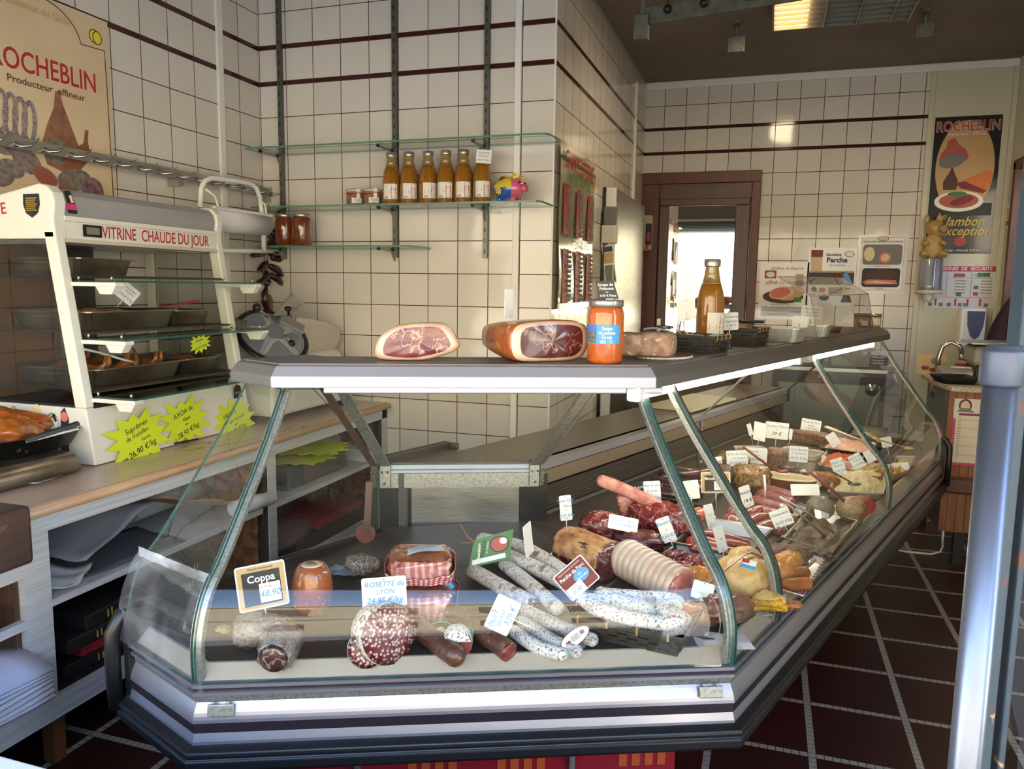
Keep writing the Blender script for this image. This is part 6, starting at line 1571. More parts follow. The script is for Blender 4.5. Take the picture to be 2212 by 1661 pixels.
# ================================================================== PERSON BEHIND THE COUNTER
def person():
    me=bpy.data.meshes.new('person')
    J={'pel':(0,0,.92,.135,.105),'waist':(0,.0,1.05,.13,.10),'chest':(0,-.02,1.26,.155,.115),'neck0':(0,-.02,1.43,.065,.06),'neck1':(0,-.035,1.50,.052,.052),'head0':(0,-.05,1.58,.075,.085),'head1':(0,-.055,1.68,.075,.09),'head2':(0,-.05,1.74,.05,.06)}
    vs,rs,es=[],[],[];ix={}
    def v(n,p,r):ix[n]=len(vs);vs.append(p);rs.append(r)
    for k,(x,y,z,a,b) in J.items():v(k,(x,y,z),(a,b))
    ch=['pel','waist','chest','neck0','neck1','head0','head1','head2'];es+=[(ix[a],ix[b]) for a,b in zip(ch,ch[1:])]
    for s_,nm in ((1,'l'),(-1,'r')):
        pts=[('sh',(s_*.17,-.02,1.38),.065),('ua',(s_*.225,-.03,1.25),.055),('el',(s_*.245,-.06,1.10),.044),('fa',(s_*.20,-.20,1.12),.038),('wr',(s_*.15,-.32,1.13),.028),('pa',(s_*.135,-.385,1.125),.032)]
        prev='chest'
        for k,p,r in pts:v(k+nm,p,(r,r if k != 'pa' else .018));es.append((ix[prev],ix[k+nm]));prev=k+nm
        for fi,(dx,dl,dz) in enumerate(((-.024,.075,-.006),(-.008,.085,-.004),(.008,.08,-.006),(.022,.066,-.010))):
            bx=s_*.135-dx*s_
            v('f%d%s'%(fi,nm),(bx,-.42,1.122),(.009,.009));es.append((ix['pa'+nm],ix['f%d%s'%(fi,nm)]))
            v('g%d%s'%(fi,nm),(bx,-.42-dl*.5,1.118+dz),(.008,.008));es.append((len(vs)-2,len(vs)-1))
            v('h%d%s'%(fi,nm),(bx,-.42-dl*.8,1.100+dz),(.006,.006));es.append((len(vs)-2,len(vs)-1))
        v('t0'+nm,(s_*.135-s_*.035,-.375,1.115),(.010,.010));es.append((ix['pa'+nm],ix['t0'+nm]));v('t1'+nm,(s_*.085,-.41,1.105),(.008,.008));es.append((len(vs)-2,len(vs)-1))
        prev='pel'
        for k,p,r in (('hi',(s_*.09,.0,.86),.09),('kn',(s_*.10,-.01,.48),.058),('an',(s_*.10,.02,.09),.038),('to',(s_*.11,-.12,.035),.035)):v(k+nm,p,(r,r));es.append((ix[prev],ix[k+nm]));prev=k+nm
    me.from_pydata(vs,es,[])
    ob=bpy.data.objects.new('person',me);COL.objects.link(ob)
    sk=ob.modifiers.new('skin','SKIN');sb=ob.modifiers.new('smooth','SUBSURF');sb.levels=sb.render_levels=2
    for i,sv in enumerate(me.skin_vertices[0].data):sv.radius=rs[i];sv.use_root=(i==0)
    me.materials.append(mat('skin',srgb(170,116,92),.5,sub=.1))
    sk.use_smooth_shade=True
    return ob,J
pr,J=person();tag(pr,'person in a dark purple long-sleeved top leaning behind the cash counter','person')
def garment(name,chain,m,grow):
    me=bpy.data.meshes.new(name);vs=[c[0] for c in chain['v']];me.from_pydata(vs,chain['e'],[]);ob=bpy.data.objects.new(name,me);COL.objects.link(ob)
    sk=ob.modifiers.new('skin','SKIN');sb=ob.modifiers.new('smooth','SUBSURF');sb.levels=sb.render_levels=2;sk.use_smooth_shade=True
    for i,sv in enumerate(me.skin_vertices[0].data):r_=chain['v'][i][1];sv.radius=(r_[0]+grow,r_[1]+grow);sv.use_root=(i==0)
    me.materials.append(m);ob.parent=pr;return ob
V=[((0,0,.90),(.14,.11)),((0,0,1.05),(.135,.105)),((0,-.02,1.27),(.16,.118)),((0,-.02,1.42),(.075,.07))];E_=[(0,1),(1,2),(2,3)]
for s_ in (1,-1):
    b=len(V);V+=[((s_*.17,-.02,1.385),(.068,.068)),((s_*.225,-.03,1.25),(.060,.060)),((s_*.245,-.06,1.10),(.052,.052)),((s_*.20,-.20,1.12),(.046,.046)),((s_*.165,-.285,1.128),(.040,.040))];E_+=[(2,b),(b,b+1),(b+1,b+2),(b+2,b+3),(b+3,b+4)]
garment('purple_top',{'v':V,'e':E_},mat('purple_cloth',srgb(48,30,46),.85,bump=('noise',30,.5)),.022)
V=[((0,0,.93),(.14,.115))];E_=[]
for s_ in (1,-1):b=len(V);V+=[((s_*.09,0,.84),(.095,.095)),((s_*.10,-.01,.48),(.066,.066)),((s_*.10,.02,.10),(.05,.05))];E_+=[(0,b),(b,b+1),(b+1,b+2)]
garment('trousers',{'v':V,'e':E_},col('trouser_dark',(38,38,46),.85),.012)
hr=MB().blob((.085,.095,.085),(0,-.035,1.705),amp=.1,fr=4,fn=lambda p:Vector((p.x,max(p.y,-.045) if p.z<.03 else p.y,max(p.z,-.07)))).build('hair',col('hair_dark',(50,38,32),.7),pr)
MB().blob((.012,.018,.016),(0,-.138,1.615),nu=12,nv=8).build('nose',MATS['skin'],pr)
for s_ in (-1,1):
    MB().blob((.012,.007,.007),(s_*.03,-.128,1.645),nu=10,nv=6).build('eye',INK['white'],pr);MB().blob((.010,.016,.026),(s_*.077,-.045,1.625),nu=10,nv=8).build('ear',MATS['skin'],pr)
MB().blob((.026,.007,.006),(0,-.122,1.565),nu=12,nv=6).build('mouth',INK['pink'],pr)
pr.scale=(.92,.92,.92);pr.location=(1.50,5.10,0);pr.rotation_euler=(0,0,R(-38))
# doorway the person stands in
o=bpy.data.objects['wall_right'];bpy.data.objects.remove(o)
struct(slab('wall_right',XE,XE+.12,1.3,4.45,0,ZC,M_cream))
struct(slab('wall_right_end',XE,XE+.12,5.66,YFAR,0,ZC,M_cream))
struct(slab('wall_right_lintel',XE,XE+.12,4.45,5.66,2.16,ZC,M_cream))
struct(slab('wall_passage',XE+.9,XE+1.0,3.8,6.2,0,ZC,M_out));struct(slab('wall_passage_end',XE,XE+1.0,6.1,6.2,0,ZC,M_out))
for nm,y in (('trim_9',5.62),('trim_10',4.45)):struct(slab(nm,XE-.02,XE+.13,y,y+.05,0,2.16,M_doorf,bevel=.004))
struct(slab('trim_11',XE-.02,XE+.13,4.45,5.67,2.11,2.17,M_doorf,bevel=.004))
struct(slab('floor_passage',XE+.12,XE+1.0,3.8,6.2,-.1,0,M_out))

# ================================================================== CEILING FITTINGS
M_hang=mat('old_grey_metal',srgb(112,110,98),.6,.3,layers=[('noise',20,.4,.7,srgb(86,84,74),4)])
def hanger(label,px_,yt,yb,zb=2.60):
    c=onZ(px_,yt,ZC)
    s_=abs(onP(px_,yb,c,Vector((c.x,c.y,0)).normalized()).z)
    t=thing('ceiling_hook_bracket',label,'ceiling bracket',(c.x,c.y,ZC),0,'ceiling brackets');h=ZC-s_
    MB().lathe([(.035,0),(.012,-.012),(.010,-.015)],n=16).build('plaster_rose',M_plaster,t)
    MB().tube([(0,0,0),(0,0,-h*.5)],.013,8).build('rod',M_hang,t)
    MB().prism([(-.045,-h),(.045,-h),(.045,-h*.55),(.03,-h*.46),(-.03,-h*.46),(-.045,-h*.55)],-.02,.02,M=Matrix(((1,0,0,0),(0,0,1,0),(0,1,0,0),(0,0,0,1)))).build('clamp_block',M_hang,t,bevel=.004)
    return t
hanger('grey ceiling bracket hanging between the side wall and the lit lamp',1593,46,114)
hanger('grey ceiling bracket hanging over the cream panel corner',2001,20,82)
# old hanging rail with hooks
ra,rb=onZ(1387,38,2.62),onZ(1745,-22,2.62)
t=thing('ceiling_rail','old grey hanging rail with small hooks below the ceiling','rail',(ra+rb)/2);o=Vector(t.location)
MB().bar(ra-o,rb-o,.012,.075).build('bar',M_hang,t)
MB().box(ra-o+Vector((0,-.01,-.05)),(.07,.05,.11)).tube([ra-o,ra-o+Vector((0,0,.2))],.012,8).build('end_clamp',M_hang,t,bevel=.005)
d=(rb-ra)
for u in (.17,.40,.66,.9):
    q=ra.lerp(rb,u)-o+Vector((.0,-.02,0));MB().tube([q+Vector((0,0,.12)),q+Vector((0,0,.03))],.004,6).blob((.02,.02,.02),q+Vector((0,0,.012)),nu=10,nv=8).build('hook_stud',M_blackpl,t)
t2=thing('ceiling_hook_bracket','grey ceiling bracket high up at the corner of the tiled walls','ceiling bracket',onZ(1190,-30,ZC),0,'ceiling brackets')
c=Vector(t2.location);zb=onP(1188,46,c,Vector((c.x,c.y,0)).normalized()).z;h=ZC-zb
MB().tube([(0,0,0),(0,0,-h*.5)],.013,8).build('rod',M_hang,t2);MB().prism([(-.03,-h),(.03,-h),(.03,-h*.66),(.022,-h*.58),(-.022,-h*.58),(-.03,-h*.66)],-.02,.02,M=Matrix(((1,0,0,0),(0,0,1,0),(0,1,0,0),(0,0,0,1)))).build('clamp_block',M_hang,t2,bevel=.004)
# louvred ceiling lamp, one end lit
f0,f1=onZ(1672,68,2.76),onZ(1960,38,2.76);fm_=onZ(1743,60,2.76)
yA=(f0.y+f1.y)/2
cl=thing('ceiling_lamp','long louvred ceiling lamp with only its nearer end lit','ceiling lamp',((f0.x+f1.x)/2,yA-.5,ZC));o=Vector(cl.location)
M_lv=mat('louvre_grey',srgb(140,136,126),.4,.4)
dbox('housing',f0.x,f1.x,2.79,ZC,yA-1.0,yA,M_lv,cl)
dbox('frame',f0.x-.01,f0.x,2.745,ZC,yA-1.0,yA,M_lv,cl);dbox('frame',f1.x,f1.x+.01,2.745,ZC,yA-1.0,yA,M_lv,cl)
dbox('lit_diffuser',f0.x,fm_.x,2.775,2.785,yA-1.0,yA,mat('lit_diffuser',(1,.8,.5),.4,emit=((1,.66,.26),1.1)),cl)
for i in range(14):
    y=yA-i*.075
    dbox('louvre_blade',f0.x,f1.x,2.755,2.785,y-.004,y+.0,M_lv,cl)
for i in range(3):
    x=fm_.x+(f1.x-fm_.x)*(i+.5)/3;dbox('louvre_divider',x-.003,x+.003,2.75,2.785,yA-1.0,yA,M_lv,cl)
cll=light('ceiling_lamp_light','AREA',((f0.x+fm_.x)/2,yA-.5,2.74),1.6,(1,.80,.52),fm_.x-f0.x,.9,rot=(0,0,0))
cll.data.specular_factor=0

# ================================================================== AT THE SHOP FRONT
pc=CAM+ray(2160,850)*.87
t=thing('steel_post','round galvanised steel post with collar beside the rusty blue door frame','post',(pc.x,pc.y,0))
M_post=mat('scratched_galvanised',srgb(132,136,150),.34,.8,layers=[('noise',12,.4,.68,srgb(104,110,124),5,(1,1,.25))])
ztp=(CAM+ray(2130,744)*.87).z;zcb=(CAM+ray(2160,832)*.87).z
MB().lathe([(.0178,0),(.0178,zcb+.01)],n=32).build('tube',M_post,t)
MB().lathe([(.0205,zcb),(.0222,zcb+.003),(.0222,ztp-.008),(.021,ztp-.005),(.0175,ztp-.004),(.0175,ztp),(0,ztp)],n=32).build('collar',mat('cast_collar',srgb(88,92,104),.5,.6),t)
M_rust=mat('rusty_blue_paint',srgb(52,66,76),.5,layers=[('noise',14,.60,.66,srgb(96,58,40),6),('noise',22,.68,.72,srgb(176,150,110),5)],bump=('noise',40,.5))
M_blue2=mat('blue_grey_profile',srgb(86,110,132),.35,.2,layers=[('noise',14,.62,.68,srgb(80,56,44),6)])
df=thing('glazed_door','open metal glazed door with flaking blue paint at the shop front','door',(.33,1.12,0));o=Vector(df.location)
e0=CAM+ray(2160,900)*1.02;e1=CAM+ray(2186,900)*1.02;dv=Vector((.90,-.42,0)).normalized()
def dpost(name,px0,px1,dd_,m,th):
    a=CAM+ray(px0,900)*dd_;b=CAM+ray(px1,900)*dd_;w_=(b-a).length;c=(a+b)/2
    return MB().box((c.x-o.x,c.y-o.y,1.15),(w_,th,2.26),rz=math.atan2(b.y-a.y,b.x-a.x)).build(name,m,df,bevel=.003)
dpost('edge_stile',2172,2200,1.02,M_rust,.03);dpost('inner_bead',2199,2211,1.04,M_blue2,.02);dpost('outer_stile',2210,2226,1.03,M_rust,.04)
a=CAM+ray(2226,900)*1.03;b=a+Vector((.62,-.05,0))
vs=[Vector((p.x,p.y,z))-o for z in (.10,2.2) for p in (a,b)]
MB().add([vs[0],vs[1],vs[3],vs[2]],[(0,1,2,3)]).build('pane',glass_mat('door_glass',(.8,.84,.84),1.6),df).modifiers.new('thickness','SOLIDIFY').thickness=.005
MB().bar(Vector((a.x,a.y,.06))-o,Vector((b.x,b.y,.06))-o,.03,.10).bar(Vector((a.x,a.y,2.24))-o,Vector((b.x,b.y,2.24))-o,.03,.08).build('rail',M_rust,df)
MB().box(Vector((b.x,b.y,1.15))-o,(.04,.04,2.26)).build('outer_stile',M_rust,df)
# ================================================================== IN THE DISPLAY CASE
def _deck_hit(px_,py_,n,B,h):
    r=ray(px_,py_)
    # z - DK0 - h = DKS*(d-.05), d = (P-B).n
    den=r.z-DKS*r.dot(n);s_=(DK0+h-DKS*.05+DKS*((CAM-B).dot(n))-CAM.z)/den
    return CAM+r*s_
def deck(px_,py_,h=0.):
    """point where the photo's pixel meets the case deck (or h above it)"""
    P=_deck_hit(px_,py_,nF,BL,h);dF_,dR_=(P-BL).dot(nF),(P-BR).dot(nR)
    if dR_<dF_:P=_deck_hit(px_,py_,nR,BR,h)
    return P
def at_depth(px_,py_,P):return CAM+ray(px_,py_)*dep(P)
TOCAM=lambda P,t=.25:Vector((-P.x,-P.y,Vector((P.x,P.y,0)).length*t))
def tagpx(label,cx_,cy_,wpx,hpx,foot,lines=(),roll=0,yaw=0,tilt=.2,h=0.,**k):
    Pb=deck(foot[0],foot[1],h);P=at_depth(cx_,cy_,Pb);m=mpp(P)
    n=Matrix.Rotation(R(yaw),3,'Z') @ TOCAM(P,tilt)
    return price_tag(label,facing(P,n,R(roll)),wpx*m,hpx*m,list(lines),max(.008,(P.z-hpx*m/2-Pb.z)) if not k.pop('nopin',False) else 0,**k)
def lay(px_pts,h=0.,dz=None):
    return [deck(x,y,h if dz is None else dz[i]) for i,(x,y) in enumerate(px_pts)]
def curve_pts(pts,n=6):
    out=[];k=len(pts)
    for i in range(k-1):
        p0,p1,p2,p3=pts[max(i-1,0)],pts[i],pts[i+1],pts[min(i+2,k-1)]
        for j in range(n):
            t=j/n;out.append(.5*((2*p1)+(p2-p0)*t+(2*p0-5*p1+4*p2-p3)*t*t+(3*p1-p0-3*p2+p3)*t**3))
    return out+[pts[-1]]
def sausage_mesh(pts,r,lump=.05,seed=0,ends=True,n=14,cut0=False,cut1=False):
    pts=curve_pts([Vector(p) for p in pts]);k=len(pts);rs=[]
    for i in range(k):
        q=r*(1+lump*noise.noise(Vector((i*.5+seed*7,seed,0))));rs.append(q)
    d0=(pts[0]-pts[1]).normalized();d1=(pts[-1]-pts[-2]).normalized()
    if not cut0:pts=[pts[0]+d0*r*.85,pts[0]+d0*r*.6,pts[0]+d0*r*.3]+pts;rs=[r*.12,r*.62,r*.9]+rs
    if not cut1:pts=pts+[pts[-1]+d1*r*.3,pts[-1]+d1*r*.6,pts[-1]+d1*r*.85];rs=rs+[r*.9,r*.62,r*.12]
    return MB().tube(pts,rs,n)
def sausage(name,label,cat,pts,r,m,group=None,seed=0,lump=.06,cut=None,cutmat=None):
    c=sum((Vector(p) for p in pts),Vector())/len(pts)
    t=thing(name,label,cat,c,0,group)
    pl=[Vector(p)-c for p in pts]
    sausage_mesh(pl,r,lump,seed,cut0=(cut==0),cut1=(cut==1)).build('casing',m,t)
    if cut is not None:
        pp_=curve_pts(pl);e,q=(pp_[0],pp_[1]) if cut==0 else (pp_[-1],pp_[-2]);ax_=(e-q).normalized()
        MB().lathe([(r*.97,.0005),(r*.6,.003),(0,.004)],n=20,M=facing(e,ax_)).build('cut_face',cutmat,t)
    return t
# materials of the meats
M_mould=mat('white_mould',srgb(212,204,196),.85,layers=[('noise',70,.52,.66,srgb(178,164,154),5),('ridge',105,.022,.006,srgb(104,80,70),4),('noise',30,.62,.66,srgb(140,116,104),6)],bump=('ridge',105,.5,4))
M_mould2=mat('flour_white_mould',srgb(216,214,214),.85,layers=[('noise',190,.54,.62,srgb(128,108,100),4)],bump=('noise',150,.7))
M_salami=mat('salami_cut',srgb(112,40,46),.4,layers=[('noise',60,.35,.65,srgb(90,30,36),3),('vor',150,.50,.34,srgb(206,176,176))],coat=.3)
M_salami2=mat('fine_salami_cut',srgb(138,52,46),.35,layers=[('noise',180,.5,.62,srgb(186,110,96),4),('noise',90,.35,.65,srgb(110,36,34),3)],coat=.5)
M_saumould=mat('white_and_brown_mould',srgb(200,192,188),.8,layers=[('noise',110,.50,.60,srgb(112,78,66),6)],bump=('noise',110,.6))
M_brownsau=mat('brown_cured_sausage',srgb(92,58,42),.45,layers=[('noise',66,.35,.65,srgb(66,38,30),5),('noise',120,.58,.7,srgb(140,104,80),5)],bump=('noise',90,.6),coat=.25)
M_coppa=mat('coppa_netted',srgb(118,100,88),.55,layers=[('noise',48,.35,.65,srgb(84,66,58),5),('cell',75,.05,.02,srgb(176,162,146))],bump=('noise',72,.5))
M_coppacut=mat('coppa_cut',srgb(60,34,36),.35,layers=[('ridge',42,.035,.0,srgb(150,128,120),4)],coat=.5)
M_beef=mat('raw_beef',srgb(120,36,36),.32,layers=[('noise',42,.35,.65,srgb(88,24,26),5),('ridge',36,.018,.0,srgb(196,150,136),5)],bump=('noise',90,.5),coat=.4)
M_beefdark=mat('dark_beef',srgb(92,30,30),.35,layers=[('noise',48,.35,.65,srgb(64,20,22),5),('ridge',30,.010,.0,srgb(164,112,100),5)],bump=('noise',108,.7),coat=.4)
M_beeffat=mat('aged_beef_fat',srgb(194,152,104),.45,layers=[('noise',36,.38,.62,srgb(150,96,64),5),('noise',21,.60,.66,srgb(62,44,38),5,(1,4,1))],bump=('noise',72,.6),coat=.2)
M_bone=mat('rib_bone',srgb(198,142,122),.5,layers=[('noise',30,.4,.65,srgb(160,84,76),5)],bump=('noise',60,.5))
M_pork=mat('pork_rind_white',srgb(206,184,168),.4,layers=[('noise',18,.35,.7,srgb(190,160,142),4)],coat=.2)
M_porkcut=mat('pork_cut',srgb(186,116,104),.35,layers=[('noise',24,.35,.65,srgb(160,84,76),4),('ridge',18,.02,.0,srgb(216,180,166),3)],coat=.3)
M_merg=mat('merguez_red',srgb(146,48,32),.35,layers=[('noise',120,.5,.64,srgb(186,92,66),4),('noise',60,.35,.6,srgb(116,32,24),3)],coat=.4)
M_toul=mat('pink_sausage',srgb(172,104,92),.35,layers=[('noise',140,.5,.62,srgb(208,160,144),4),('noise',120,.35,.45,srgb(128,62,58),4)],coat=.4)
M_boudin=mat('black_pudding',srgb(52,28,28),.3,layers=[('noise',60,.4,.65,srgb(78,44,40),4)],coat=.5)
M_chk=mat('raw_chicken_skin',srgb(214,180,118),.45,layers=[('noise',42,.4,.65,srgb(198,150,84),5),('noise',78,.66,.70,srgb(176,112,66),4)],bump=('noise',140,.5),coat=.2)
M_chko=mat('orange_chicken_skin',srgb(208,142,58),.45,layers=[('noise',42,.4,.65,srgb(186,112,36),5)],bump=('noise',120,.7),coat=.2)
M_chky=mat('yellow_chicken_leg',srgb(206,158,26),.4,layers=[('noise',120,.45,.6,srgb(176,122,18),4)],bump=('vor',90,.5))
M_smoke=mat('orange_smoked_sausage',srgb(196,96,38),.3,layers=[('noise',36,.38,.62,srgb(160,62,24),5)],coat=.6,bump=('noise',42,.5))
M_bacon=mat('smoked_bacon',srgb(168,84,46),.3,layers=[('noise',27,.36,.62,srgb(122,48,30),5),('noise',48,.60,.68,srgb(206,150,96),5)],bump=('noise',48,.8),coat=.9)
M_baconcut=mat('bacon_cut_side',srgb(190,116,108),.25,layers=[('wave',16,.45,.75,srgb(218,176,166),6),('noise',30,.6,.7,srgb(150,66,58),4)],coat=.9)
M_ging=None
def gingham():
    m=bpy.data.materials.new('gingham');m.use_nodes=True;t=m.node_tree;N=t.nodes;L=t.links;b=N['Principled BSDF']
    uv=N.new('ShaderNodeUVMap');sp=N.new('ShaderNodeSeparateXYZ');L.new(uv.outputs[0],sp.inputs[0]);ms=[]
    for ax in (0,1):
        a=N.new('ShaderNodeMath');a.operation='MULTIPLY';a.inputs[1].default_value=1;L.new(sp.outputs[ax],a.inputs[0])
        f=N.new('ShaderNodeMath');f.operation='FRACT';L.new(a.outputs[0],f.inputs[0]);g=N.new('ShaderNodeMath');g.operation='LESS_THAN';g.inputs[1].default_value=.5;L.new(f.outputs[0],g.inputs[0]);ms.append(g.outputs[0])
    ad=N.new('ShaderNodeMath');ad.operation='ADD';L.new(ms[0],ad.inputs[0]);L.new(ms[1],ad.inputs[1]);dv=N.new('ShaderNodeMath');dv.operation='DIVIDE';dv.inputs[1].default_value=2;L.new(ad.outputs[0],dv.inputs[0])
    cr=N.new('ShaderNodeValToRGB');cr.color_ramp.elements[0].color=(.74,.70,.68,1);cr.color_ramp.elements[1].color=(.42,.03,.04,1);e=cr.color_ramp.elements.new(.5);e.color=(.66,.22,.24,1);cr.color_ramp.interpolation='CONSTANT'
    cr.color_ramp.elements[1].position=.25;cr.color_ramp.elements[2].position=.75
    els=cr.color_ramp.elements;els[0].color=(.74,.70,.68,1);els[1].color=(.62,.18,.20,1);els[2].color=(.42,.03,.04,1)
    L.new(dv.outputs[0],cr.inputs[0]);L.new(cr.outputs[0],b.inputs['Base Color']);b.inputs['Roughness'].default_value=.6;b.inputs['Coat Weight'].default_value=.3;return m
M_ging=gingham()
def uv_grid(name,fn,nu,nv,mats,parent,su,sv):
    mb=MB().grid(fn,nu,nv);o=mb.build(name,mats,parent);me=o.data;l=me.uv_layers.new(name='UVMap')
    for p in me.polygons:
        for li in p.loop_indices:
            vi=me.loops[li].vertex_index;j,i=divmod(vi,nu+1);l.data[li].uv=(i/nu*su,j/nv*sv)
    s_=o.modifiers.new('thickness','SOLIDIFY');s_.thickness=.0012;return o

# ---- front wedge -------------------------------------------------
def coppa(label,px_,py_,L_,r,rz,seed):
    c=deck(px_,py_);t=thing('coppa',label,'coppa',c+Vector((0,0,.0)),rz)
    MB().blob((L_,r,r*.9),(0,0,r*.9),e=.8,amp=.16,fr=2.6,seed=seed,fn=lambda p:Vector((min(p.x,L_*.72),p.y,p.z))).build('meat',M_coppa,t)
    MB().lathe([(r*.80,.0),(r*.5,.004),(0,.005)],n=22,M=facing((L_*.72,0,r*.9),(1,0,0))).build('cut_face',M_coppacut,t)
    MB().blob((L_*1.03,r*1.05,r*.95),(-.002,0,r*.93),e=.8,amp=.24,fr=4.2,seed=seed+3,fn=lambda p:Vector((min(p.x,L_*.76),p.y,max(p.z,-r*.9)))).build('cling_wrap',glass_mat('crumpled_wrap',(.9,.9,.9),1.5,.12,.16,(.78,.78,.78)),t)
    return t
coppa('film-wrapped coppa piece farther from the front glass',560,1392,.066,.034,R(200),11)
coppa('netted film-wrapped coppa piece with dark cut face at the front glass',606,1432,.062,.036,R(-72),12)
o=MB().blob((.022,.012,.008),amp=.6,fr=7,seed=9).build('dried_herbs',mat('dried_herb',srgb(150,132,96),.9,bump=('noise',90,1)),loc=deck(488,1360,.008));tag(o,'small dried herb bunch beside the farther coppa piece','herbs')
tp_=(('Maison Haïcurreau',0,.40,.07,'black'),)
def framed_sign(label,cx_,cy_,wpx,hpx,base,roll,title,price,yaw=0,tilt=.15,bg='black',tsize=.22):
    Pb=deck(*base);P=at_depth(cx_,cy_,Pb);m=mpp(P);w_,h_=wpx*m,hpx*m
    t=thing('price_sign',label,'price sign',matrix=facing(P,Matrix.Rotation(R(yaw),3,'Z') @ TOCAM(P,tilt),R(roll)))
    MB().prism(rrect(w_,h_,.006),-.0007,.0007).build('card',M_card,t)
    shapes(t,[(rrect(w_*.94,h_*.93,.004),'tan'),(rrect(w_*.76,h_*.74,.001,5,0,-h_*.03),bg),(rect(-w_*.06,-h_*.36,w_*.36,h_*.06),'white')],.001,'printed_field')
    MB().tube([(0,-h_*.3,-.003),(0,-h_/2-max(.01,P.z-h_/2-Pb.z),-.005)],[.0018,.0010],6).build('pin',M_whitep,t)
    write(t,[(title,0,h_*.18,h_*tsize,'white',0,0,.02),(price,w_*.14,-h_*.18,h_*.20,'blue',.2),('Prix au kg',w_*.05,-h_*.01,h_*.07,'red'),('Maison Artisanale',0,h_*.405,h_*.075,'black',.1)],.0022)
    return t
framed_sign('gold-framed sign reading Coppa over the wrapped coppa pieces',566,1266,104,98,(566,1375),6,'Coppa','48,90')
# ham stump
c=deck(676,1318);t=thing('ham_hock','upright smoked ham hock with pale bone end behind the Coppa sign','ham hock',c,R(10))
MB().lathe([(.034,.0),(.044,.02),(.046,.06),(.040,.092),(.030,.108),(.027,.109)],n=28).blob((.0,.0,.0),nu=4,nv=2).build('skin',M_hamrind,t)
MB().lathe([(.0272,.1085),(.016,.111),(.0,.111)],n=24).build('fat_top',M_hamfat,t);MB().blob((.013,.010,.004),(0,-.003,.111),amp=.4,fr=4,nu=14,nv=6).build('bone',mat('grey_bone',srgb(110,96,80),.7),t)
o=MB().blob((.045,.032,.026),(0,0,.026),amp=.15,fr=3,seed=21).build('netted_sausage',M_coppa,loc=deck(783,1240));tag(o,'dark netted meat lump in film beside the checked cloth','cured meat')
o=MB().grid(lambda u,v:Vector(((u-.5)*.09,(v-.5)*.06,.012+.014*noise.noise(Vector((u*4,v*4,3))))),10,8).build('butcher_paper',M_paperg,loc=deck(745,1242));tag(o,'crumpled grey butcher paper beside the ham hock','paper')
# bacon slabs in gingham film
def bacon(label,c,rz,w_,l_,h_,seed,lab=False):
    t=thing('bacon_slab',label,'bacon',c,rz,'smoked bacon slabs')
    def mif(q):return 1 if q.y<-l_*.36 and abs(q.z)<h_*.42 else 0
    MB().blob((w_/2,l_/2,h_/2),(0,0,h_/2),e=.42,amp=.10,fr=3.2,seed=seed,nu=48,nv=26,mifn=mif).build('meat',[M_bacon,M_baconcut],t)
    def cloth(u,v):
        # a strip of gingham film wrapped round the sides, its upper edge folded out
        a=2*PI*u;ca,sa=math.cos(a),math.sin(a);e=(abs(ca)**4+abs(sa)**4)**-.25
        k=1.04+.10*v+.05*noise.noise(Vector((ca*3,sa*3,v*3+seed)))
        z=h_*(-.02+.62*v)+.006*noise.noise(Vector((ca*4,sa*4,seed)))-h_*.30*max(0,-sa)*v+h_*.35*max(0,ca)*v*(.4+sa*.2)
        return Vector((w_/2*e*ca*k,l_/2*e*sa*k,max(0.001,z)))
    uv_grid('gingham_film',cloth,60,8,M_ging,t,46,4)
    if lab:
        Ml=Matrix.Translation((.01,.0,h_*1.03)) @ Matrix.Rotation(R(12),4,'Z') @ Matrix.Rotation(R(-6),4,'Y')
        p_=MB().grid(lambda u,v:Vector(((u-.5)*.085,(v-.5)*.036,.004*math.sin(u*5)+.002)),8,3).build('paper_label',M_paper,t,matrix=Ml)
        mb=MB()
        for i in range(4):mb.add([Ml.inverted() @ (Ml @ Vector((-.034,-.008+.005*i,.008))),Vector((.03-.006*(i%2),-.008+.005*i,.008)),Vector((.03-.006*(i%2),-.0065+.005*i,.008)),Vector((-.034,-.0065+.005*i,.008))],[(0,1,2,3)])
        mb.build('label_lines',INK['grey'],p_)
    return t
c=deck(905,1312);bacon('lower smoked bacon slab in red gingham film under a second slab',c,R(20),.16,.15,.056,3)
bacon('labelled smoked bacon slab on top of another in red gingham film',c+Vector((-.010,.03,.066)),R(24),.145,.135,.058,5,True)
t=tagpx('small black tag with white print leaning on the lower bacon slab',962,1255,32,58,(985,1318),(),28,25,.4,base=INK['black'],nopin=True)
shapes(t,[(rect(-.010,-.002,.010,.018),'grey'),(rect(-.008,-.024,.010,-.006),'skyblue')],.001);MB().tube([(.0,-.028,0),(.002,-.045,-.002)],.0008,5).build('pin',M_whitep,t)
# long white dry sausages with green tag
SG='long white mould-covered dry sausages'
def lift(pts,h):return [p+Vector((0,0,h)) for p in pts]
sausage('dry_sausage','white dry sausage with dark cut patch nearest the front glass','dry sausage',lift(lay([(1020,1250),(1080,1285),(1150,1325)]),.022),.0185,M_mould,SG,1,cut=1,cutmat=M_salami)
sausage('dry_sausage','thick white dry sausage under the Perche de Porc sign','dry sausage',lift(lay([(1090,1240),(1150,1290),(1205,1340)]),.026),.0175,M_mould,SG,2)
sausage('dry_sausage','white dry sausage with its dark cut end toward the beef block','dry sausage',lift(lay([(1060,1215),(1140,1245),(1225,1290)]),.032),.0190,M_mould,SG,3,cut=1,cutmat=M_salami)
sausage('dry_sausage','white dry sausage lying against the steel back panel','dry sausage',lift(lay([(1040,1192),(1130,1210),(1215,1262)]),.034),.0185,M_mould,SG,4)
Pt=at_depth(1062,1185,deck(1050,1250));m_=mpp(Pt)
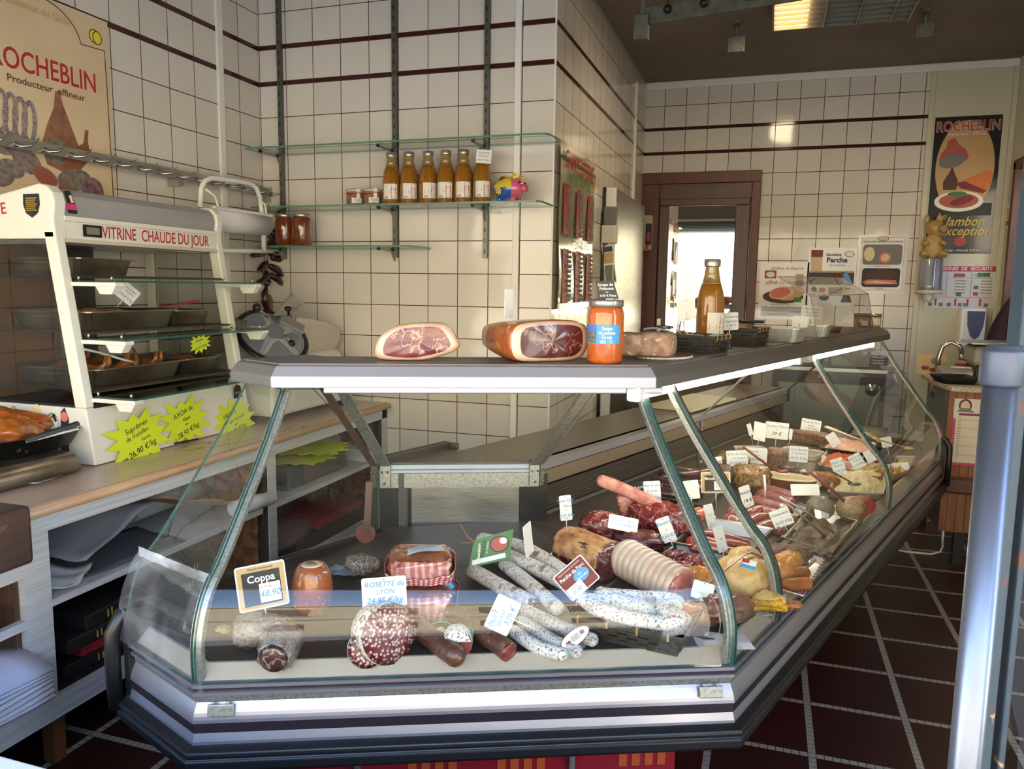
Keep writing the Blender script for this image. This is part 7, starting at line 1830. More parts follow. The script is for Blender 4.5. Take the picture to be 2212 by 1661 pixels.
t=thing('product_tag','green tag with sausage picture tied to the white dry sausages','tag',matrix=facing(Pt,TOCAM(Pt,.45),R(7)))
gp=[(-54*m_,-35*m_),(36*m_,-26*m_),(52*m_,36*m_),(-36*m_,22*m_)]
MB().prism(gp,-.0005,.0005).build('card',mat('tag_green',srgb(74,118,48),.4),t)
shapes(t,[(ell(18*m_,8*m_,21*m_,17*m_,24,.2),'black'),(ell(18*m_,8*m_,19*m_,15*m_,24,.2),'meat'),(ell(27*m_,14*m_,8*m_,7*m_),'white'),([(-46*m_,-30*m_),(28*m_,-22*m_),(28*m_,-12*m_),(-44*m_,-20*m_)],'white')],.001)
write(t,[('Saucisson',-28*m_,-3*m_,9*m_,'white',0,R(80),.02),('Perche',-18*m_,2*m_,13*m_,'black',0,R(76)),('de Vialette',-9*m_,3*m_,6*m_,'white',0,R(76))],.002)
MB().tube([(-34*m_,18*m_,0),(-48*m_,30*m_,-.002),(-64*m_,62*m_,.002)],.0018,6).tube([(-34*m_,18*m_,0),(-56*m_,18*m_,.003),(-70*m_,22*m_,0)],.0014,6).build('string',M_stem,t)
tagpx('narrow white price tag seen edge-on between dry sausages and beef',1141,1165,44,70,(1145,1250),(),4,68,.1)
# rosette
for px_,py_,r,w_,lab,dpt in ((842,1430,.062,(.80,-.55,.22),'big rosette salami with speckled cut face and white mould',1.0),(792,1440,.038,(.45,-.85,.30),'small speckled rosette end lying in front of the big one',.55)):
    c=deck(px_,py_);t=thing('rosette_salami',lab,'salami',c);Mr=facing((0,0,r*.97),w_)
    MB().lathe([(.0,-.098*dpt),(r*.5,-.092*dpt),(r*.88,-.066*dpt),(r*1.0,-.035*dpt),(r*1.02,-.010*dpt),(r*.985,.0)],n=44,M=Mr).build('casing',M_saumould,t)
    MB().lathe([(r*.984,.0005),(r*.6,.003),(.0,.004)],n=44,M=Mr).build('cut_face',M_salami,t)
tagpx('white card with blue writing Rosette de Lyon over the rosette salami',830,1279,95,66,(834,1395),[('ROSETTE de',0,.27,.24,'blue'),('LYON',.02,.02,.22,'blue'),('24,95 €/kg',0,-.26,.27,'blue')],2,0,.1)
BG='brown cured sausages in the front row'
sausage('cured_sausage','long brown cured sausage next to the rosette salami','cured sausage',lift(lay([(862,1345),(920,1390),(985,1440)]),.022),.0225,M_brownsau,BG,5)
sausage('cured_sausage','brown cured sausage with cut end by the fouet tag','cured sausage',lift(lay([(1020,1375),(1060,1400),(1100,1428)]),.020),.0215,M_brownsau,BG,6,cut=1,cutmat=M_salami2)
sausage('cured_sausage','brown cured sausage lying crosswise below the bacon slabs','cured sausage',lift(lay([(890,1330),(970,1340),(1050,1368)]),.020),.021,M_brownsau,BG,7)
c=deck(988,1412);t=thing('string_tied_sausage','cut dry sausage half tied with green string','dry sausage',c,R(112))
MB().blob((.044,.031,.030),(0,0,.029),e=.9,amp=.05,seed=4,fn=lambda p:Vector((max(p.x,-.020),p.y,p.z))).build('casing',M_mould2,t)
cf=MB();flat(cf,ell(-.0,.013,.023,.017,24),.0,0);flat(cf,ell(.0,-.012,.024,.018,24),.0001,0)
cf.build('cut_face',M_salami2,t,matrix=facing((-.0205,0,.030),(-1,0,.12)) @ Matrix.Rotation(R(90),4,'Z'))
M_gstr=col('green_string',(84,156,124),.7)
MB().tube(curve_pts([Vector((.03,0,.03)),Vector((.04,.02,.05)),Vector((.05,.05,.045)),Vector((.035,.075,.03)),Vector((.02,.05,.01))]),.0012,6).tube(curve_pts([Vector((.03,0,.03)),Vector((.02,-.03,.045)),Vector((.0,-.03,.02))]),.0012,6).build('string',M_gstr,t)
o=MB().blob((.012,.008,.016),amp=.3,fr=4).build('sausage_end',mat('tan_end',srgb(176,136,86),.6),loc=deck(952,1370,.03));tag(o,'small tan sausage end standing behind the string-tied half','sausage end')
tagpx('white card with blue writing Fouet standing askew among the sausages',1086,1328,76,56,(1092,1420),[('FOUET',-.25,.25,.26,'blue'),('QUART',-.1,.0,.2,'blue'),('3,95 €',.05,-.27,.28,'blue')],64,6,.2)
# fuet in a bag
FG='thin white fuets in a clear bag'
for i,(pts,lab) in enumerate((([(1108,1380),(1160,1415),(1215,1432)],'white fuet in the bag, nearest the front glass'),([(1125,1358),(1190,1400),(1245,1425)],'white fuet in the middle of the bag'),([(1135,1335),(1210,1370),(1280,1400)],'white fuet in the bag, nearest the black basket'))):
    sausage('fuet',lab,'dry sausage',lift(lay(pts),.018),.0145,M_mould2,FG,8+i)
q=lay([(1098,1372),(1118,1322),(1300,1402),(1238,1440)])
o=MB().grid(lambda u,v:q[0].lerp(q[3],u).lerp(q[1].lerp(q[2],u),v)+Vector((0,0,.016+.028*math.sin(PI*v)**.6*math.sin(PI*(u*.96+.02))**.3+.006*noise.noise(Vector((u*9,v*7,2))))),24,14).build('clear_bag',glass_mat('crumpled_wrap',(1,1,1)));tag(o,'crumpled clear bag drawn over the thin white fuets','bag')
Pt=at_depth(1243,1379,deck(1250,1420));m_=mpp(Pt);t=thing('product_label','oval white label on the clear bag of fuets','label',matrix=facing(Pt+Vector((0,-.004,.004)),TOCAM(Pt,.5),R(38)))
MB().prism(ell(0,0,37*m_,16*m_,30),-.0005,.0005).build('card',INK['darkred'],t);shapes(t,[(ell(0,0,35*m_,14.5*m_,30),'white'),(rect(-24*m_,-4*m_,-18*m_,2*m_),'red'),(rect(-18*m_,-4*m_,-13*m_,2*m_),'navy'),(rect(14*m_,-3*m_,24*m_,5*m_),'grey')],.0008)
mb=MB()
for i in range(4):mb.add([(-10*m_,(4-3*i)*m_,.0022),(11*m_,(4-3*i)*m_,.0022),(11*m_,(5-3*i)*m_,.0022),(-10*m_,(5-3*i)*m_,.0022)],[(0,1,2,3)])
mb.build('label_lines',INK['black'],t)
# black basket with looped white sausages
q=[deck(1205,1352),deck(1465,1422),deck(1520,1368),deck(1290,1318)]
cb=(q[0]+q[1]+q[2]+q[3])/4;ax_=(q[1]-q[0]);an=math.atan2(ax_.y,ax_.x)
chip_basket('black chip-wood basket of looped white dry sausages',cb,an,.235,.15,.042)
LG='looped white dry sausages in the black basket'
def loop(label,dx,dy,dz,L_,w_,rr,a,seed):
    M_=Matrix.Translation(cb) @ Matrix.Rotation(an+a,4,'Z')
    pts=[M_ @ Vector((dx+L_*x,dy+w_*y,dz+z_)) for x,y,z_ in ((-1,.15,.004),(-.55,.9,.0),(.2,1.0,.004),(.85,.75,.01),(1.05,0,.012),(.85,-.75,.006),(.2,-1,.0),(-.55,-.95,.004),(-1,-.2,.010))]
    sausage('looped_dry_sausage',label,'dry sausage',pts,rr,M_mould2,LG,seed,.08)
loop('looped white dry sausage lying lowest in the basket',.01,.018,.024,.095,.034,.0165,0,31)
loop('looped white dry sausage lying on top in the basket, nearest the glass',-.005,-.020,.050,.105,.030,.0165,R(-4),32)
loop('looped white dry sausage lying on top in the basket, nearest the pork roast',.0,.042,.052,.085,.022,.0155,R(6),33)
# Perche de porc sign
Pb=deck(1236,1350);Pt=at_depth(1245,1248,Pb);m_=mpp(Pt);w_,h_=80*m_,66*m_
t=thing('price_sign','dark red diamond-set sign reading Perche de Porc','price sign',matrix=facing(Pt,TOCAM(Pt,.2),R(43)))
MB().prism(rrect(w_,h_,.005),-.0007,.0007).build('card',M_card,t)
shapes(t,[(rrect(w_*.94,h_*.93,.004),'darkred'),(ell(w_*.16,-h_*.02,w_*.24,h_*.20),'skyblue'),(rect(-w_*.45,-h_*.46,w_*.06,-h_*.10),'white')],.001,'printed_field')
write(t,[('Perche de Porc',0,h_*.22,h_*.16,'white',0,0,.02),('Maison Artisanale des Pyrénées',0,h_*.38,h_*.07,'white',.2),('des',w_*.14,h_*.05,h_*.11,'white',.2),('Pyrénées',w_*.16,-h_*.07,h_*.12,'white',.2),('26,50',-w_*.2,-h_*.32,h_*.17,'blue',.2),('Prix au kg',-w_*.24,-h_*.17,h_*.08,'red')],.0022)
MB().tube([(-.0,-h_*.2,-.003),(-h_*.62,-h_*.68,-.004)],[.0016,.001],6).build('pin',M_whitep,t)
# meat at the right corner post
c=deck(1560,1345);t=thing('meat_bone','brown cured knuckle of meat behind the corner glass post','cured meat',c,R(30))
MB().blob((.075,.04,.035),(0,0,.034),amp=.3,fr=2.6,seed=44).build('meat',mat('cured_knuckle',srgb(134,86,68),.45,layers=[('noise',28,.36,.64,srgb(84,50,42),5),('noise',40,.6,.7,srgb(190,150,120),4)],bump=('noise',48,.7),coat=.3),t)
o=MB().grid(lambda u,v:Vector(((u-.5)*.12,(v-.5)*.08,.004+.004*noise.noise(Vector((u*4,v*4,1))))),8,6).build('paper_sheet',M_paper,loc=deck(1560,1388),rot=(0,0,R(20)));tag(o,'white paper under the cured knuckle at the corner post','paper')

# ---- along the run: raw meat -------------------------------------
# steel sheet trays
M_sheet=mat('bright_steel_tray',srgb(150,146,140),.3,.85)
def sheet_tray(label,pxs,h_=.006,m=None,name='steel_tray',rim=.008):
    q=[deck(*p) for p in pxs];c=sum(q,Vector())/4
    t=thing(name,label,'tray',c)
    up=Vector((0,0,1));vs=[]
    for f,z in ((.97,.001),(1.0,h_),(1.04,h_+.001),(.96,.003)):vs+=[(p-c)*f+up*z for p in q]
    fs=[(3,2,1,0)]
    for a,b in ((0,1),(1,2)):
        fs+=[(a*4+i,a*4+(i+1)%4,b*4+(i+1)%4,b*4+i) for i in range(4)]
    fs+=[(4+i,12+i,12+(i+1)%4,4+(i+1)%4) for i in range(4)]+[(12,13,14,15)]
    MB().add(vs,fs).build('body',m or M_sheet,t);return t
sheet_tray('flat steel tray under the aged beef block',[(1165,1225),(1330,1245),(1390,1160),(1260,1140)])
c=deck(1262,1230);t=thing('beef_sirloin','aged beef sirloin block with yellow fat next to the dry sausages','beef',c,R(-22))
def bif(q):return 1 if q.x>.062 else (0 if q.z>-.014 else 2)
MB().blob((.088,.058,.045),(0,.02,.045),e=.38,amp=.09,fr=2.4,seed=7,nu=48,nv=30,mifn=bif,fn=lambda p:Vector((p.x,p.y,p.z-.10*p.x-.25*abs(p.y)))).build('block',[M_beeffat,M_beefdark,M_beef],t)
tagpx('white price tag for Faux Filet stuck in the aged beef block',1222,1097,27,54,(1230,1165),[('Faux Filet',0,.3,.18,'blue'),('Race',.1,.08,.15,'blue'),('~',0,-.08,.2,'blue'),('29,95 €/kg',0,-.3,.15,'blue')],3,18,.15)
# rib of beef
c=deck(1415,1150);t=thing('rib_of_beef','rib of beef with its long pale bone pointing over the other beef','beef',c,R(-12))
MB().blob((.115,.07,.048),(.02,0,.046),e=.75,amp=.2,fr=2.2,seed=13,nu=40,nv=24).build('meat',M_beef,t)
def slab_px(name,pts,P,th,m,par,bev=.008):
    n=-TOCAM(P,.0).normalized();v0=[at_depth(x,y,P)-c for x,y in pts];v1=[v+n*th for v in v0];k=len(pts)
    loc_=Matrix.Rotation(-par.rotation_euler.z,3,'Z');vs=[loc_ @ v for v in v0+v1]
    o=MB().add(vs,[list(range(k)),list(range(2*k-1,k-1,-1))]+[(i,k+i,k+(i+1)%k,(i+1)%k) for i in range(k)],0,True).build(name,m,par,bevel=bev);return o
Pr=c+Vector((0,.0,.05))
slab_px('rib_meat',[(1330,1072),(1352,1068),(1395,1092),(1440,1106),(1470,1112),(1474,1136),(1438,1152),(1392,1142),(1368,1120),(1342,1118),(1334,1096)],Pr,.04,mat('rib_lean',srgb(176,112,104),.4,layers=[('ridge',40,.05,.0,srgb(120,36,36),4),('noise',30,.5,.6,srgb(134,44,44),4)],coat=.3),t)
slab_px('rib',[(1286,1036),(1298,1029),(1330,1040),(1380,1062),(1430,1086),(1458,1106),(1440,1112),(1396,1098),(1352,1074),(1318,1062),(1290,1050)],Pr+Vector((-.004,-.012,0)),.035,M_bone,t)
def lump(name,label,cat,px_,py_,rad,m,rz=0,seed=0,amp=.22,h=0.,e=.8,fr=2.4,group=None):
    o=MB().blob(rad,(0,0,rad[2]*.96),e=e,amp=amp,fr=fr,seed=seed,nu=32,nv=18).build(name,m,loc=deck(px_,py_,0)+Vector((0,0,h)),rot=(0,0,rz));return tag(o,label,cat,group)
lump('beef_piece','dark beef piece behind the sirloin block','beef',1300,1165,(.065,.05,.04),M_beef,R(20),3)
lump('beef_piece','flat dark beef piece under the tilted white tag','beef',1378,1187,(.075,.045,.028),M_beefdark,R(-15),4)
tagpx('tilted white price tag with blue writing over the flat beef piece',1346,1131,64,34,(1385,1190),[('Poitrine ou Basses',0,.2,.2,'blue'),('côtes de Bœuf',.05,-.1,.2,'blue')],-12,10,.9,nopin=True)
Pq=deck(1384,1188);o=MB().tube([at_depth(1348,1135,Pq),at_depth(1384,1186,Pq)],[.003,.0012],6).build('tag_stake',M_whitep);tag(o,'white plastic stake carrying the tilted beef tag','stake')
tagpx('white price tag for côte de bœuf on the rib of beef',1409,1062,36,46,(1418,1135),[('Côte de Bœuf',0,.3,.17,'blue'),('3 côtes',0,.05,.17,'blue'),('31,50 €/kg',0,-.28,.18,'blue')],6,0,.15)
tagpx('white price tag for Bavette standing askew before the merguez tray',1439,1144,30,54,(1455,1205),[('Bavette',0,.28,.2,'blue'),('~',0,.0,.2,'blue'),('33,50 €/kg',0,-.25,.18,'blue')],24,0,.2)
# rolled pork roast
sheet_tray('steel tray with paper under the rolled pork roast',[(1265,1310),(1440,1345),(1530,1255),(1370,1225)])
p0,p1=deck(1345,1245)+Vector((0,0,.052)),deck(1470,1318)+Vector((0,0,.052));c=(p0+p1)/2;t=thing('pork_roast','rolled pork roast in white rind tied with string','pork roast',c)
dv=(p1-p0).normalized();pk=[p0-c-dv*.022,p0-c-dv*.012]+[(p0.lerp(p1,.02+.0098*i)-c) for i in range(101)];MB().tube(pk,[.016,.036]+[.0462+.0045*abs(math.sin(PI*i/10))**.6 for i in range(101)],32).build('rind',M_pork,t)
MB().lathe([(.0465,.0),(.036,.006),(0,.008)],n=26,M=facing(p1-c,dv)).build('cut_face',M_porkcut,t)
for k in range(10):
    q=p0.lerp(p1,.02+k*.098)-c;rr=.0472
    MB().tube([q+(dv.orthogonal().normalized()*math.cos(a)+dv.cross(dv.orthogonal().normalized())*math.sin(a))*rr for a in [2*PI*i/24 for i in range(24)]],.0011,5,closed=True).build('string',mat('butcher_string',srgb(196,180,158),.8),t)
lump('pork_shank','raw reddish pork end lying at the cut face of the roast','pork',1478,1350,(.05,.035,.026),M_porkcut,R(30),6)
tagpx('small white tag seen from behind at the pork roast cut face',1518,1276,46,38,(1530,1345),(),-14,10,.5,back=True)
# smoked orange pieces
sheet_tray('pale tray under the orange smoked sausages',[(1420,1150),(1510,1165),(1545,1120),(1470,1105)],m=M_card)
sausage('smoked_sausage','plump orange smoked sausage next to the corner glass post','smoked sausage',lift(lay([(1462,1150),(1490,1146),(1512,1140)]),.036),.030,M_smoke,'orange smoked sausages',51)
sausage('smoked_sausage','orange smoked sausage behind the rib of beef','smoked sausage',lift(lay([(1435,1128),(1460,1124),(1486,1118)]),.03),.022,M_smoke,'orange smoked sausages',52)
tagpx('white tag on the orange smoked sausage behind the corner post',1533,1112,22,46,(1530,1150),[('~',0,0,.3,'blue')],10,30,.2)
# merguez and skirt trays
def deep_tray(label,pxs,h_,m,name='steel_tray',cat='tray',th=.004):
    q=[deck(*p) for p in pxs];c=sum(q,Vector())/4;t=thing(name,label,cat,c);up=Vector((0,0,1));vs=[]
    for f,z in ((.90,.002),(1.0,h_),(1.05,h_+.001),(1.05,h_-.003),(.975,h_-.001),(.885,.006)):vs+=[(p-c)*f+up*z for p in q]
    cn=lambda a,b:[(a*4+i,a*4+(i+1)%4,b*4+(i+1)%4,b*4+i) for i in range(4)]
    MB().add(vs,[(3,2,1,0)]+cn(0,1)+cn(1,3)+cn(3,2)+cn(2,4)+cn(4,5)+[(20,21,22,23)]).build('tray_body',m,t);return t
deep_tray('deep steel tray of merguez sausages',[(1455,1200),(1610,1230),(1665,1170),(1525,1145)],.040,M_sheet)
MG='merguez sausages in the steel tray'
for i in range(7):
    a=.10+.8*i/6;f=lambda u,v:deck(1475+(1560-1475)*v+u*110-0,1178+(1215-1178)*v*0+u*24-v*0,0)
    p_=[deck(1496+8*i*0+u*118+(-8+2.6*i)*0,1200-6.2*i+u*26,0)+Vector((0,0,.022+.010*(i%2)+.004*math.sin(u*6+i))) for u in (0.02,.35,.68,.98)]
    sausage('merguez',['red merguez nearest the case glass','second merguez from the glass','third merguez from the glass','merguez in the middle of the tray','fifth merguez from the glass','merguez next to the far tray wall','merguez touching the far tray wall'][i]+' in the steel tray','merguez',p_,.0115,M_merg,MG,60+i)
sausage('merguez','curled merguez at the beef end of the steel tray','merguez',[deck(x,y,.03) for x,y in ((1518,1188),(1496,1184),(1490,1170),(1504,1160))],.012,M_merg,MG,68)
deep_tray('dark steel tray of sliced skirt beef next to the pork roast',[(1395,1250),(1520,1285),(1575,1225),(1460,1200)],.032,mat('dark_steel',srgb(92,92,94),.35,.8))
for i,(x,y) in enumerate(((1430,1240),(1468,1250),(1505,1262),(1455,1225),(1495,1236),(1530,1246))):
    lump('skirt_steak',['skirt steak strip at the beef end of the dark tray','skirt steak strip in the front middle of the dark tray','skirt steak strip by the chicken in the dark tray','rear skirt steak strip at the beef end of the tray','rear middle skirt steak strip in the dark tray','rear skirt steak strip by the chicken'][i],'beef',x,y,(.036,.026,.016),mat('skirt_beef',srgb(140,48,46),.35,layers=[('wave',60,.3,.8,srgb(100,28,30),5)],bump=('wave',60,.8,5),coat=.4),R(20*i),80+i,.3,.012,group='skirt steak strips')
tagpx('white price tag half hidden behind the corner post over the skirt beef',1556,1164,26,56,(1545,1235),[('~',0,0,.3,'blue')],12,40,.2)
# whole chicken with tricolour ribbon
sheet_tray('white paper-lined tray under the whole chicken',[(1480,1345),(1680,1330),(1700,1270),(1560,1235)],m=M_card)
c=deck(1592,1300);t=thing('whole_chicken','whole yellow chicken with tricolour ribbon and label','chicken',c,R(14))
MB().blob((.082,.062,.055),(.012,.02,.054),e=.95,amp=.08,fr=2,seed=5,nu=40,nv=26,fn=lambda p:Vector((p.x,p.y*(1-.9*max(0,-p.x)),p.z*(1+.8*p.x)))).build('body',M_chk,t)
MB().blob((.055,.034,.030),(-.075,.0,.055),amp=.25,fr=3,seed=6).blob((.036,.026,.022),(-.105,-.01,.065),amp=.3,fr=3.4,seed=8).build('neck_skin',M_chko,t)
MB().blob((.042,.03,.03),(.03,.075,.085),amp=.1,seed=7).build('wing',M_chk,t)
MB().blob((.040,.024,.024),(.06,-.055,.028),amp=.15,seed=17).build('thigh',M_chk,t)
for i,(a,b) in enumerate((((-.02,-.055,.020),(.085,-.075,.030)),((.0,-.065,.012),(.10,-.060,.016)))):
    MB().tube(curve_pts([Vector(a),(Vector(a)+Vector(b))/2+Vector((0,-.006,.004)),Vector(b)]),[.010,.0095,.009,.0085,.008,.008,.0082,.0085,.009,.0095,.010,.0105,.011][:13],10).build('leg',M_chky,t)
MB().blob((.022,.014,.010),(.115,-.055,.022),amp=.5,fr=5,seed=3).build('foot',mat('chicken_foot',srgb(150,96,58),.5),t)
rb_=[Vector((-.115,-.052,.03)),Vector((-.07,-.055,.072)),Vector((-.02,-.03,.105)),Vector((.03,.02,.116)),Vector((.075,.06,.09)),Vector((.085,.075,.06))]
for k,cc in enumerate(('red','white','navy')):MB().tube([v+Vector((-.003+.003*k,.004*(k-1),.002+.002*(1-abs(k-1)))) for v in curve_pts(rb_)],.0034,6,flat=.3).build('ribbon_stripe',INK[cc],t)
lb=MB().box((0,0,0),(.034,.026,.001)).build('label',INK['white'],t,matrix=facing((.018,-.022,.104),(-.1,-.6,.8),R(-12)))
shapes(lb,[(rect(-.017,.002,.0,.013),'red'),(rect(-.017,-.013,.017,-.003),'skyblue')],.0012)
# decorated plate with quail and rolls
pl_=[deck(1640,1272),deck(1735,1300),deck(1785,1215),deck(1695,1190)];c=sum(pl_,Vector())/4
t=thing('china_plate','white rectangular china plate with purple scalloped border','plate',c)
vs=[(p-c)*f+Vector((0,0,z)) for f,z in ((.86,.003),(1.0,.014),(.985,.016),(.84,.007)) for p in pl_]
cn=lambda a,b:[(a*4+i,a*4+(i+1)%4,b*4+(i+1)%4,b*4+i) for i in range(4)]
MB().add(vs,[(3,2,1,0)]+cn(0,1)+cn(1,2)+cn(2,3)+[(12,13,14,15)]).build('body',mat('white_china',srgb(224,218,204),.15,coat=.5),t)
mb=MB()
for e in range(4):
    a,b=(pl_[e]-c)*.955,(pl_[(e+1)%4]-c)*.955
    for k in range(12):
        q=a.lerp(b,(k+.5)/12)+Vector((0,0,.0155));mb.blob((.0045,.0045,.0012),q,nu=8,nv=4)
mb.build('border_print',INK['purple'],t)
for i,(x,y,a) in enumerate(((1668,1262,.2),(1700,1240,1.1))):
    lump('chicken_thigh',['orange-skinned chicken leg on the china plate next to the whole chicken','orange-skinned chicken leg in the middle of the china plate'][i],'chicken',x,y,(.05,.032,.026),M_chko,a,90+i,.25,.008)
for i,pts in enumerate((((1702,1258),(1738,1256)),((1700,1284),(1742,1280)))):
    sausage('fried_roll',['browned rolled pancake at the rim of the china plate','browned rolled pancake below the other at the plate rim'][i],'rolled pancake',lift(lay(pts),.024),.017,mat('fried_roll',srgb(176,108,52),.45,layers=[('noise',40,.4,.65,srgb(140,78,36),4)],bump=('noise',80,.4)),'rolled pancakes',95+i)
# boudin noir
deep_tray('dark tray of black puddings behind the rib of beef',[(1385,1085),(1530,1110),(1575,1050),(1450,1030)],.03,mat('dark_steel',(0,0,0)))
NG='black puddings in the dark tray'
for i,(pts,lab) in enumerate((([(1402,1072),(1450,1085),(1500,1092)],'black pudding at the glass side of the dark tray'),([(1412,1056),(1462,1068),(1515,1074)],'black pudding in the middle of the dark tray'),([(1430,1044),(1480,1052),(1535,1060)],'black pudding at the louvre side of the dark tray'),([(1450,1050),(1500,1058),(1545,1046)],'black pudding lying across the others'))):
    sausage('black_pudding',lab,'black pudding',lift(lay(pts),.026+(.03 if i==3 else 0)),.0215,M_boudin,NG,100+i)
framed_sign('gold-framed sign reading Boudin Noir',1546,1042,62,46,(1548,1102),3,'Boudin Noir','17,95',8,.15,'black',.2)
tagpx('blank white tag half hidden by the corner post near the Boudin Noir sign',1490,1058,40,40,(1500,1110),(),8,10,.2,back=True)
tagpx('black and gold tag partly hidden behind the beef rib tag',1385,1052,44,24,(1395,1090),[('Ibérique',0,0,.4,'white')],14,0,.2,base=INK['black'])
# knife, roasts, dish
Pk=deck(1515,1055);t=thing('butcher_knife','butcher knife with black riveted handle standing against the louvre','knife',Pk)
a,b=at_depth(1512,974,Pk)-Pk,at_depth(1520,1040,Pk)-Pk
MB().bar(a,b,.030,.016,up=(0,1,0)).blob((.016,.010,.013),a,nu=12,nv=8).build('handle',M_blackpl,t,bevel=.004)
for u in (.35,.6,.85):
    MB().blob((.004,.004,.004),a.lerp(b,u)+Vector((0,-.010,.002)),nu=8,nv=6).build('rivet',INK['gold'],t)
MB().bar(b,b+(b-a)*.25,.028,.003,up=(0,1,0)).build('blade',M_steel,t)
M_herbro=mat('herb_crusted_roast',srgb(150,112,70),.5,layers=[('noise',80,.46,.58,srgb(82,66,34),5),('noise',24,.55,.7,srgb(182,146,112),4)],bump=('noise',100,.6),coat=.3)
lump('roast_beef','dark roast beef behind the Boudin Noir sign','roast',1545,1052,(.06,.05,.045),mat('roast_beef',srgb(84,52,44),.45,layers=[('noise',32,.4,.65,srgb(56,34,30),4)],bump=('noise',80,.5)),0,21)
lump('roast_pork','herb-crusted roast pork next to the oval dish','roast',1620,1058,(.07,.055,.048),M_herbro,R(10),22)
lump('roast_pork','herb-crusted roast pork behind the blue-written Rôtis card','roast',1580,1030,(.065,.05,.05),M_herbro,R(-20),23)
tagpx('white price card for Rôti de Bœuf beside the knife',1540,1005,42,34,(1548,1052),[('Rôti de Bœuf',0,.2,.24,'black'),('28,50 €',0,-.2,.24,'black')],9,12,.2)
tagpx('blue-written price card for Rôtis de Porc',1592,990,44,34,(1596,1045),[('Rôtis de Porc',0,.28,.22,'blue'),('cuit maison',.05,.02,.18,'blue'),('23,50 €/kg',0,-.27,.24,'blue')],5,6,.2)
tagpx('black-written price card for pâté behind the red spoon',1632,984,48,34,(1634,1030),[('Pâté de',-.1,.25,.2,'black'),('maison',.0,.05,.18,'black'),('18,50 €/kg',0,-.25,.24,'black')],0,0,.2)
c=deck(1698,1062);t=thing('oval_dish','oval cream and brown earthenware dish of white salad','dish',c,R(-14)+R(0))
M_earth=mat('cream_glaze',srgb(214,198,158),.2,coat=.5)
sx_=1.0;Rr=.105
MB().lathe([(.0,.004),(Rr*.82,.004),(Rr*.93,.02),(Rr*.99,.0545),(Rr,.058),(Rr*.96,.060),(Rr*.90,.050),(Rr*.84,.020),(.0,.014)],n=48,sx=1.0,sy=.55,mis=[0,1,1,0,0,0,0,0]).build('body',[M_earth,mat('brown_glaze',srgb(108,48,38),.25,coat=.5)],t)
M_rem=mat('celeriac_salad',srgb(214,200,156),.6,layers=[('noise',120,.4,.62,srgb(180,160,108),5)],bump=('noise',180,1.0))
MB().lathe([(Rr*.88,.042),(Rr*.6,.046),(Rr*.3,.048),(0,.047)][::-1],n=40,sx=1,sy=.55).build('salad',M_rem,t)
t2=thing('serving_spoon','red-brown spatula leaning in the oval dish','spatula',c+Vector((0,0,.06)));q0,q1=at_depth(1606,966,c+Vector((0,0,.08)))-(c+Vector((0,0,.06))),at_depth(1668,1012,c)-(c+Vector((0,0,.06)))
MB().tube([q0,q0.lerp(q1,.5),q1],[.008,.009,.008],8,flat=.5).build('handle',mat('red_brown_plastic',srgb(124,44,40),.35),t2);MB().tube([q1,q1+Vector((.03,-.01,-.006)),q1+Vector((.055,-.01,-.004))],[.010,.016,.012],8,flat=.4).build('bowl',MATS['red_brown_plastic'],t2)
# pink sausages
PG='pink fresh sausages in the case'
for i,(pts,lab) in enumerate((([(1630,1098),(1665,1108),(1698,1118)],'pink sausage in the upper group, nearest the flat tag'),([(1642,1084),(1676,1094),(1708,1104)],'pink sausage in the upper group, middle one'),([(1652,1072),(1686,1082),(1714,1090)],'pink sausage in the upper group, next to the oval dish'))):
    sausage('fresh_sausage',lab,'sausage',lift(lay(pts),.024),.0215,M_toul,PG,110+i)
for i,(pts,lab) in enumerate((([(1580,1125),(1605,1120),(1628,1128)],'curved pink sausage at the end of the lower group'),([(1572,1140),(1600,1146),(1622,1160)],'pink sausage of the lower group nearest the merguez'),([(1610,1150),(1632,1138),(1660,1136)],'pink sausage of the lower group nearest the price tag'),([(1608,1130),(1640,1120),(1672,1128)],'pink sausage of the lower group behind its tag'),([(1640,1160),(1662,1152),(1684,1160)],'short pink sausage of the lower group by the glass'))):
    sausage('fresh_sausage',lab,'sausage',lift(lay(pts),.024),.0205,M_toul,PG,120+i)
for i,(pts,lab) in enumerate((([(1668,1124),(1690,1130),(1712,1136)],'dark brown sausage between the two pink groups'),([(1660,1134),(1684,1140),(1706,1148)],'second dark brown sausage between the two pink groups'))):
    sausage('fresh_sausage',lab,'sausage',lift(lay(pts),.02),.019,mat('brown_fresh_sausage',srgb(116,74,66),.4,layers=[('noise',50,.45,.62,srgb(140,98,86),4)],coat=.3),'brown fresh sausages',130+i)
sheet_tray('steel tray under the lower group of pink sausages',[(1545,1150),(1650,1190),(1720,1145),(1625,1105)])
sheet_tray('steel tray under the upper group of pink sausages',[(1612,1100),(1700,1135),(1748,1100),(1668,1062)])
Pq=deck(1652,1078,.04);o=MB().tube([at_depth(1651,1026,Pq),at_depth(1653,1056,Pq),Pq],[.004,.004,.0015],6).build('tag_stake',M_whitep);tag(o,'white stake stuck upright in the upper pink sausages','stake')
tagpx('white price tag half hidden behind the second glass post',1612,1072,26,46,(1615,1130),[('Saucisse',0,.2,.2,'black'),('14 €',0,-.2,.25,'black')],14,30,.2)
tagpx('white tag lying flat-backed over the chitterling bag',1739,1058,58,30,(1745,1100),(),8,0,1.2,back=True,nopin=True)
tagpx('white price tag for Fricandeau before the tongs',1688,1118,42,38,(1700,1165),[('Fricandeau',0,.22,.22,'black'),('~',0,.0,.25,'black'),('26,50 €/kg',0,-.25,.22,'black')],27,0,.3)
